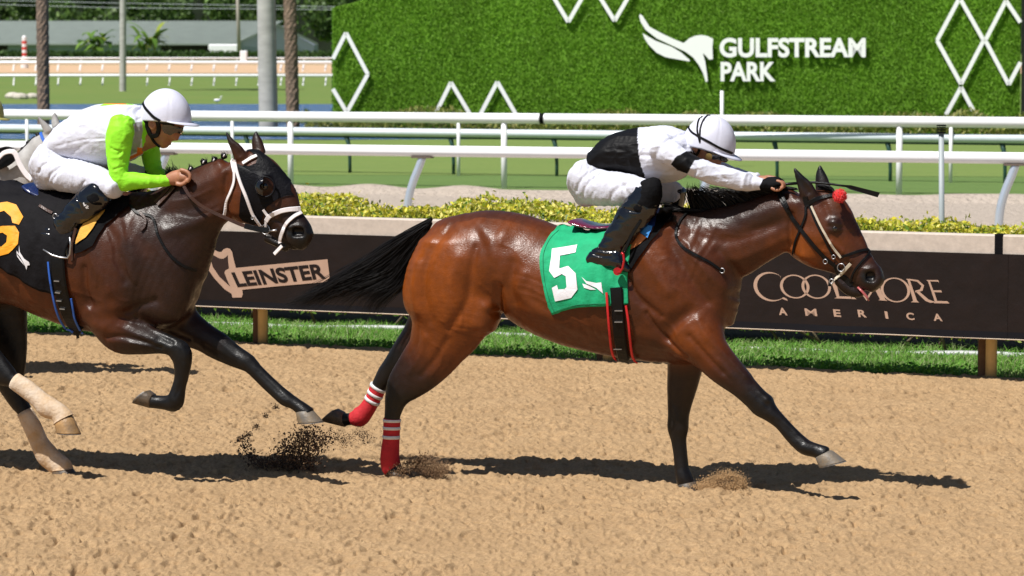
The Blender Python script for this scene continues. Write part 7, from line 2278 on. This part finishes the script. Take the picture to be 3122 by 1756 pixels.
MB().beam(bi @ Vector((gp, DB + 2.6, zat(62, DB))), bi @ Vector((ga - .3, DB - .1, zat(110, DB))), .3, .25).build('verge_board', M['roof_green'], barn)
tr_ = empty('trailer', Matrix.Translation((fx(565, 371), 371, 0)), 'white trailer parked in front of the barn', 'trailer')
MB().box((0, 0, 1.1), (3.4, 1.8, 1.3)).build('body', M['white_rail'], tr_, bevel=.12)
for s in (-1, 1):
    MB().tube([(s * 1.0, -.95, .35), (s * 1.0, -.7, .35)], .35, 14).build('wheel', M['black_cloth'], tr_)
bx_ = MB().box((fx(615, 245), 245, zat(162, 245) + .5), (.55, .5, 1.1)).build('marker_box', M['white_rail'], bevel=.06)
tag(bx_, 'white marker box standing on the far rail', 'box')

M['frond'] = leaf_mat('banana_leaf', .5, .35)
def banana(cx, cy, cz, hgt_, count, seed, label):
    r = np.random.default_rng(seed)
    root = empty('banana_plant', Matrix.Translation((cx, cy, 0)), label, 'banana plant', 'banana plants in front of the barn')
    for k in range(3):
        MB().tube([(r.normal(0, .5), 0, 0), (r.normal(0, .5), 0, hgt_ * .5)], [.18, .1], 8).build('stem', mat('banana_stem', (0.18, 0.2, 0.07), .8) if k == 0 and seed == 1 else bpy.data.materials['banana_stem'], root)
    for k in range(count):
        an = r.random() * 6.283
        ln = hgt_ * (.45 + .4 * r.random())
        st_ = Vector((r.normal(0, .6), r.normal(0, .4), hgt_ * (.25 + .25 * r.random())))
        dx = Vector((math.cos(an), math.sin(an) * .6, 0))
        rise = .3 + r.random()
        vs_, fs = [], []
        m = 7
        for i in range(m + 1):
            t = i / m
            p = st_ + dx * (ln * .75 * t) + Vector((0, 0, ln * (rise * t - .75 * t * t)))
            w = .36 * math.sin(math.pi * (t * .9 + .06)) * (.7 + .6 * r.random())
            s = dx.cross(Vector((0, 0, 1))).normalized() * w + Vector((0, 0, .12 * w))
            vs_ += [p - s, p, p + s]
        for i in range(m):
            b3 = i * 3
            fs += [(b3, b3 + 1, b3 + 4, b3 + 3), (b3 + 1, b3 + 2, b3 + 5, b3 + 4)]
        me = np_mesh('leaf', np.array([tuple(v) for v in vs_]), quads=fs, cols=np.repeat(mixcol(1, [(0.1, 0.2, 0.03), (0.16, 0.28, 0.04), (0.07, 0.14, 0.03), (0.3, 0.36, 0.05)], seed * 100 + k), len(vs_), 0))
        link('leaf', me, M['frond'], root)


banana(fx(245, 362), 362, 0, 4.4, 26, 1, 'clump of banana plants left of the slim grey palm trunk')
banana(fx(375, 362), 362, 0, 4.9, 30, 2, 'taller clump of banana plants right of the slim grey palm trunk')

# striped marker pole
sp = ground('G', 62, 171)
mk = empty('furlong_pole', Matrix.Translation(sp), 'red and white striped furlong pole beside the far track', 'pole')
zt = zat(95, sp.y)
M['pole_red'] = mat('pole_red', (0.6, 0.04, 0.03), .5)
for k in range(7):
    z0, z1 = zt * (.3 + .1 * k), zt * (.3 + .1 * (k + 1))
    MB().tube([(0, 0, z0), (0, 0, z1 - .003)], .2, 12).build('stripe', M['white_post'] if k % 2 == 0 else M['pole_red'], mk, smooth=False)
MB().tube([(0, 0, -.05), (0, 0, zt * .3 - .003)], .33, 12).build('base', M['white_post'], mk)
MB().sphere((0, 0, zt), .2, 12, 8).build('knob', M['white_post'], mk, smooth=True)

# palms: the crowns are above the picture
M['palm_grey'] = mat('royal_palm_bark', (0.42, 0.41, 0.39), .85, var=.18, scale=1.6, bump=.3, bscale=8, stretch=(1, 1, 3))
M['palm_brown'] = mat('date_palm_bark', (0.2, 0.14, 0.1), .9, var=.35, scale=5, bump=.8, bscale=14, bdist=.05)
def palm(g, r, hgt_, rough, mats, label, lean=(0, 0), seed=0):
    root = empty('palm_tree', Matrix.Translation(g), label, 'palm', 'palm trees by the lake')
    nz, na = int(hgt_ / .09), 16
    rr = np.random.default_rng(seed)
    vs_, fs = [], []
    for i in range(nz + 1):
        z = -.1 + hgt_ * i / nz
        for j in range(na):
            an = 2 * math.pi * j / na
            k = r * (1.08 - .16 * i / nz)
            if rough:
                k *= 1 + .16 * (((i * .34 + (j % 2) * .5) % 1) - .4) + .06 * rr.random()
            else:
                k *= 1 + .012 * rr.random()
            vs_.append((math.cos(an) * k + lean[0] * z, math.sin(an) * k + lean[1] * z, z))
    for i in range(nz):
        for j in range(na):
            fs.append((i * na + j, i * na + (j + 1) % na, (i + 1) * na + (j + 1) % na, (i + 1) * na + j))
    MB().add(vs_, fs).build('trunk', mats, root, smooth=not rough)
    n = 5200
    an = rr.integers(0, 18, n) * (2 * math.pi / 18)
    t = rr.random(n)
    L2 = 3.0
    cx = np.cos(an) * t * L2 + lean[0] * hgt_
    cy = np.sin(an) * t * L2 + lean[1] * hgt_
    cz = hgt_ + (1.2 * t - 2.2 * t * t) * (0.6 + .8 * ((an * 7) % 1))
    pos = np.stack([cx, cy, cz], 1) + rr.normal(0, .12, (n, 3))
    o = leaf_mesh('crown', pos, rr.uniform(.3, .6, n), mixcol(n, [(0.06, 0.12, 0.03), (0.09, 0.16, 0.04)], seed), M['leaf'], root, aspect=.12, seed=seed)
    o['kind'] = 'stuff'
    return root


palm(ground('G', 110, 322), .155, 15, True, M['palm_brown'], 'rough brown palm trunk rising behind the grey horse', seed=51)
palm(ground('G', 676, 342.4), .225, 16, False, M['palm_grey'], 'thick smooth grey palm trunk standing at the lake edge', lean=(-.012, 0), seed=52)
palm(ground('G', 738, 342.2), .15, 15, True, M['palm_brown'], 'rough brown palm trunk right beside the thick grey one', lean=(-.02, 0), seed=53)
palm(ground('G', 309, 228), .15, 12, False, M['palm_grey'], 'slim grey palm trunk across the lake between banana clumps', lean=(.012, 0), seed=54)
up_ = empty('utility_pole', Matrix.Translation((fx(605, 356), 356, 0)), 'pale wooden utility pole in front of the barn', 'pole')
MB().tube([(-.05, 0, -.1), (-.3, 0, 12)], [.22, .17], 12).build('shaft', mat('pale_wood', (0.5, 0.44, 0.4), .85, var=.15, scale=2), up_, smooth=True)
MB().beam((-1.2, 0, 11.2), (.8, 0, 11.2), .12, .14).build('crossarm', M['bark'], up_)
for k, (y0, y1, y2) in enumerate(((2, 8, 17), (12, 20, 24))):
    w_ = MB().tube([CAMP + ray(px('G', x, y)) * (376.0 / ray(px('G', x, y)).y) for x, y in ((-200, y0 - 6), (300, y1), (838, y2), (1100, y2 + 3))], .035, 5).build('power_line', M['grey_pole'])
    tag(w_, ['upper grey power line crossing in front of the trees', 'lower grey power line crossing in front of the trees'][k], 'power line')

# wood behind the barn
r = np.random.default_rng(77)
P_, C_ = [], []
for k in range(60):
    c = np.array([r.uniform(-95, 40), r.uniform(420, 480), 0])
    hgt_ = r.uniform(9, 14)
    rad = r.uniform(2.6, 4.6)
    for j in range(6):
        cc = c + np.array([r.normal(0, rad * .5), r.normal(0, rad * .5), r.uniform(1.5, hgt_)])
        n = 150
        d = r.normal(size=(n, 3))
        d /= np.linalg.norm(d, axis=1, keepdims=True)
        P_.append(cc + d * (rad * .55 * (.7 + .35 * r.random((n, 1)))))
        C_.append(mixcol(n, [(0.05, 0.095, 0.024), (0.07, 0.13, 0.03), (0.1, 0.165, 0.04)], k * 10 + j) * r.uniform(.7, 1.35))
P_ = np.concatenate(P_)
C_ = np.concatenate(C_)
o = leaf_mesh('woodland', P_, r.uniform(.45, 1.0, len(P_)), C_, M['leaf'], aspect=.8, seed=78)
tag(o, 'dark green wood rising behind the barn', 'wood', kind='stuff')
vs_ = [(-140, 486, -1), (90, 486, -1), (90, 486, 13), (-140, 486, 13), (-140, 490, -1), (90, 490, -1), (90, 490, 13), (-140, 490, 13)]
o = MB().add(vs_, [(0, 1, 2, 3), (7, 6, 5, 4), (3, 2, 6, 7)]).build('woodland', mat('wood_shade_board', (0.012, 0.022, 0.008), .95, var=.5, scale=.4))  # dark board, its colour paints the shade between the trees
tag(o, 'dark backing board painted as the deep shade inside the wood behind the barn', 'wood', kind='stuff')
# lake shore stones and an egret
rk = ground('G', 48, 246)
for k in range(9):
    p = rk + Vector((rng.normal(0, .6), rng.normal(0, .5), .05))
    mb = MB().sphere(p, .14 + .14 * rng.random(), 8, 6, (1.3, 1, .7))
    tag(mb.build('shore_rock', mat('rock', (0.5, 0.46, 0.4), .9, var=.2, scale=4) if k == 0 else bpy.data.materials['rock'], smooth=False), 'pale boulder lying on the far lake bank', 'rock', 'boulders on the lake bank')
eg = ground('G', 546, 262)
bird = empty('egret', Matrix.Translation(eg) @ Matrix.Scale(.5, 4), 'small white egret at the far water edge', 'bird')
eb = MB().sphere((0, 0, .3), .13, 12, 8, (1.9, .8, .8))
eb.tube([(.2, 0, .34), (.3, 0, .45), (.27, 0, .55), (.34, 0, .6)], [.05, .035, .03, .035], 8)
eb.tube([(.34, 0, .6), (.45, 0, .58)], [.02, .005], 6)
eb.build('body', M['white_rail'], bird, smooth=True)
for s in (-.04, .04):
    MB().tube([(0, s, -.02), (0, s, .24)], .012, 6).build('leg', M['black_cloth'], bird)

# ------------------------------------------------------------------ sand thrown up by the hooves
def clods(name, fr, pts, count, size, mats, label, spread, w=0.0, seed=1, wj=.08):
    r = np.random.default_rng(seed)
    V, T = [], []
    P = np.array(pts, float)
    for k in range(count):
        i = r.integers(0, len(P))
        f, sc = P[i], spread[i] if isinstance(spread, (list, tuple)) else spread
        x, y = f[0] + r.normal(0, sc), f[1] + r.normal(0, sc * .8)
        c = fr.pt('Z', x, y, w + r.normal(0, wj))
        if c.z < -.01: c.z = abs(c.z) * .2
        s = size * (.35 + 1.1 * r.random() ** 2.2)
        b = len(V)
        dirs = [(1, 0, 0), (-1, 0, 0), (0, 1, 0), (0, -1, 0), (0, 0, 1), (0, 0, -1)]
        for d in dirs:
            V.append(tuple(c + Vector(d) * s * (.5 + r.random() * .8)))
        for t in ((0, 2, 4), (2, 1, 4), (1, 3, 4), (3, 0, 4), (2, 0, 5), (1, 2, 5), (3, 1, 5), (0, 3, 5)):
            T.append((b + t[0], b + t[1], b + t[2]))
    o = link(name, np_mesh(name, np.array(V), tris=T, smooth=False), mats, None, fr.mat)
    return tag(o, label, 'flying dirt', kind='stuff')


M['wet_dirt'] = mat('wet_dirt', (0.075, 0.044, 0.027), .9, var=.3, scale=20)
M['dry_dirt'] = mat('dry_dirt', (0.4, 0.25, 0.12), .95, var=.25, scale=30)
M['brown_dirt'] = mat('brown_dirt', (0.2, 0.12, 0.062), .95, var=.3, scale=30)
F5b = Frame(F5.p0.x + F5.n.x * .1, F5.p0.y + F5.n.y * .1, 22)
dark = [(150, 470), (180, 560), (230, 620), (330, 680), (450, 700), (560, 690), (680, 680), (800, 680), (880, 650), (600, 560), (700, 560), (820, 540), (900, 520), (980, 500), (760, 470), (860, 440), (940, 420), (660, 480), (900, 370), (840, 370), (1060, 420), (960, 600), (760, 620), (620, 640), (850, 600), (420, 730), (520, 740), (640, 740), (760, 740), (300, 720), (860, 720), (560, 720), (700, 720)]
clods('dirt_spray', F5b, dark, 3000, .0068, M['wet_dirt'], 'dark wet clods flung up behind the bay horse', [45] * 5 + [70] * 28, w=0, seed=3)
clods('dirt_spray', F5b, dark[5:], 2600, .0042, M['brown_dirt'], 'brown grains flying among the dark clods behind the bay', 85, w=.03, seed=9)
clods('dirt_spray', F5b, [(170, 420), (220, 380), (300, 300), (400, 180), (520, 80), (1250, 400), (1400, 420), (1540, 430), (1150, 420), (1300, 480), (1480, 370)], 2200, .003, M['wet_dirt'], 'fine dark grit hanging behind the bay horse', [24, 26, 24, 22, 20, 55, 60, 50, 50, 45, 50], seed=4)
clods('dirt_spray', F5, [(1900, 790), (2000, 740), (2100, 690), (2200, 670), (2300, 730), (2400, 770), (2150, 760), (2250, 800), (1950, 830), (2350, 830), (1850, 850)], 6500, .0036, M['brown_dirt'], 'brown sand bursting around the red wrapped hind hoof', 46, w=.12, seed=5, wj=.06)
E2Z = lambda x, y: ((1600 + x / 1.6925 - 700) * 3.68, (900 + y / 1.6925 - 1220) * 3.68)
clods('dirt_spray', F5, [E2Z(*p) for p in ((940, 970), (990, 945), (1040, 930), (1090, 940), (1120, 970), (1000, 990), (1060, 985), (1110, 1000), (960, 1000), (900, 1000))], 6500, .0034, M['dry_dirt'], 'pale sand bursting in front of the planted fore hoof', 44, w=-.1, seed=6, wj=.06)
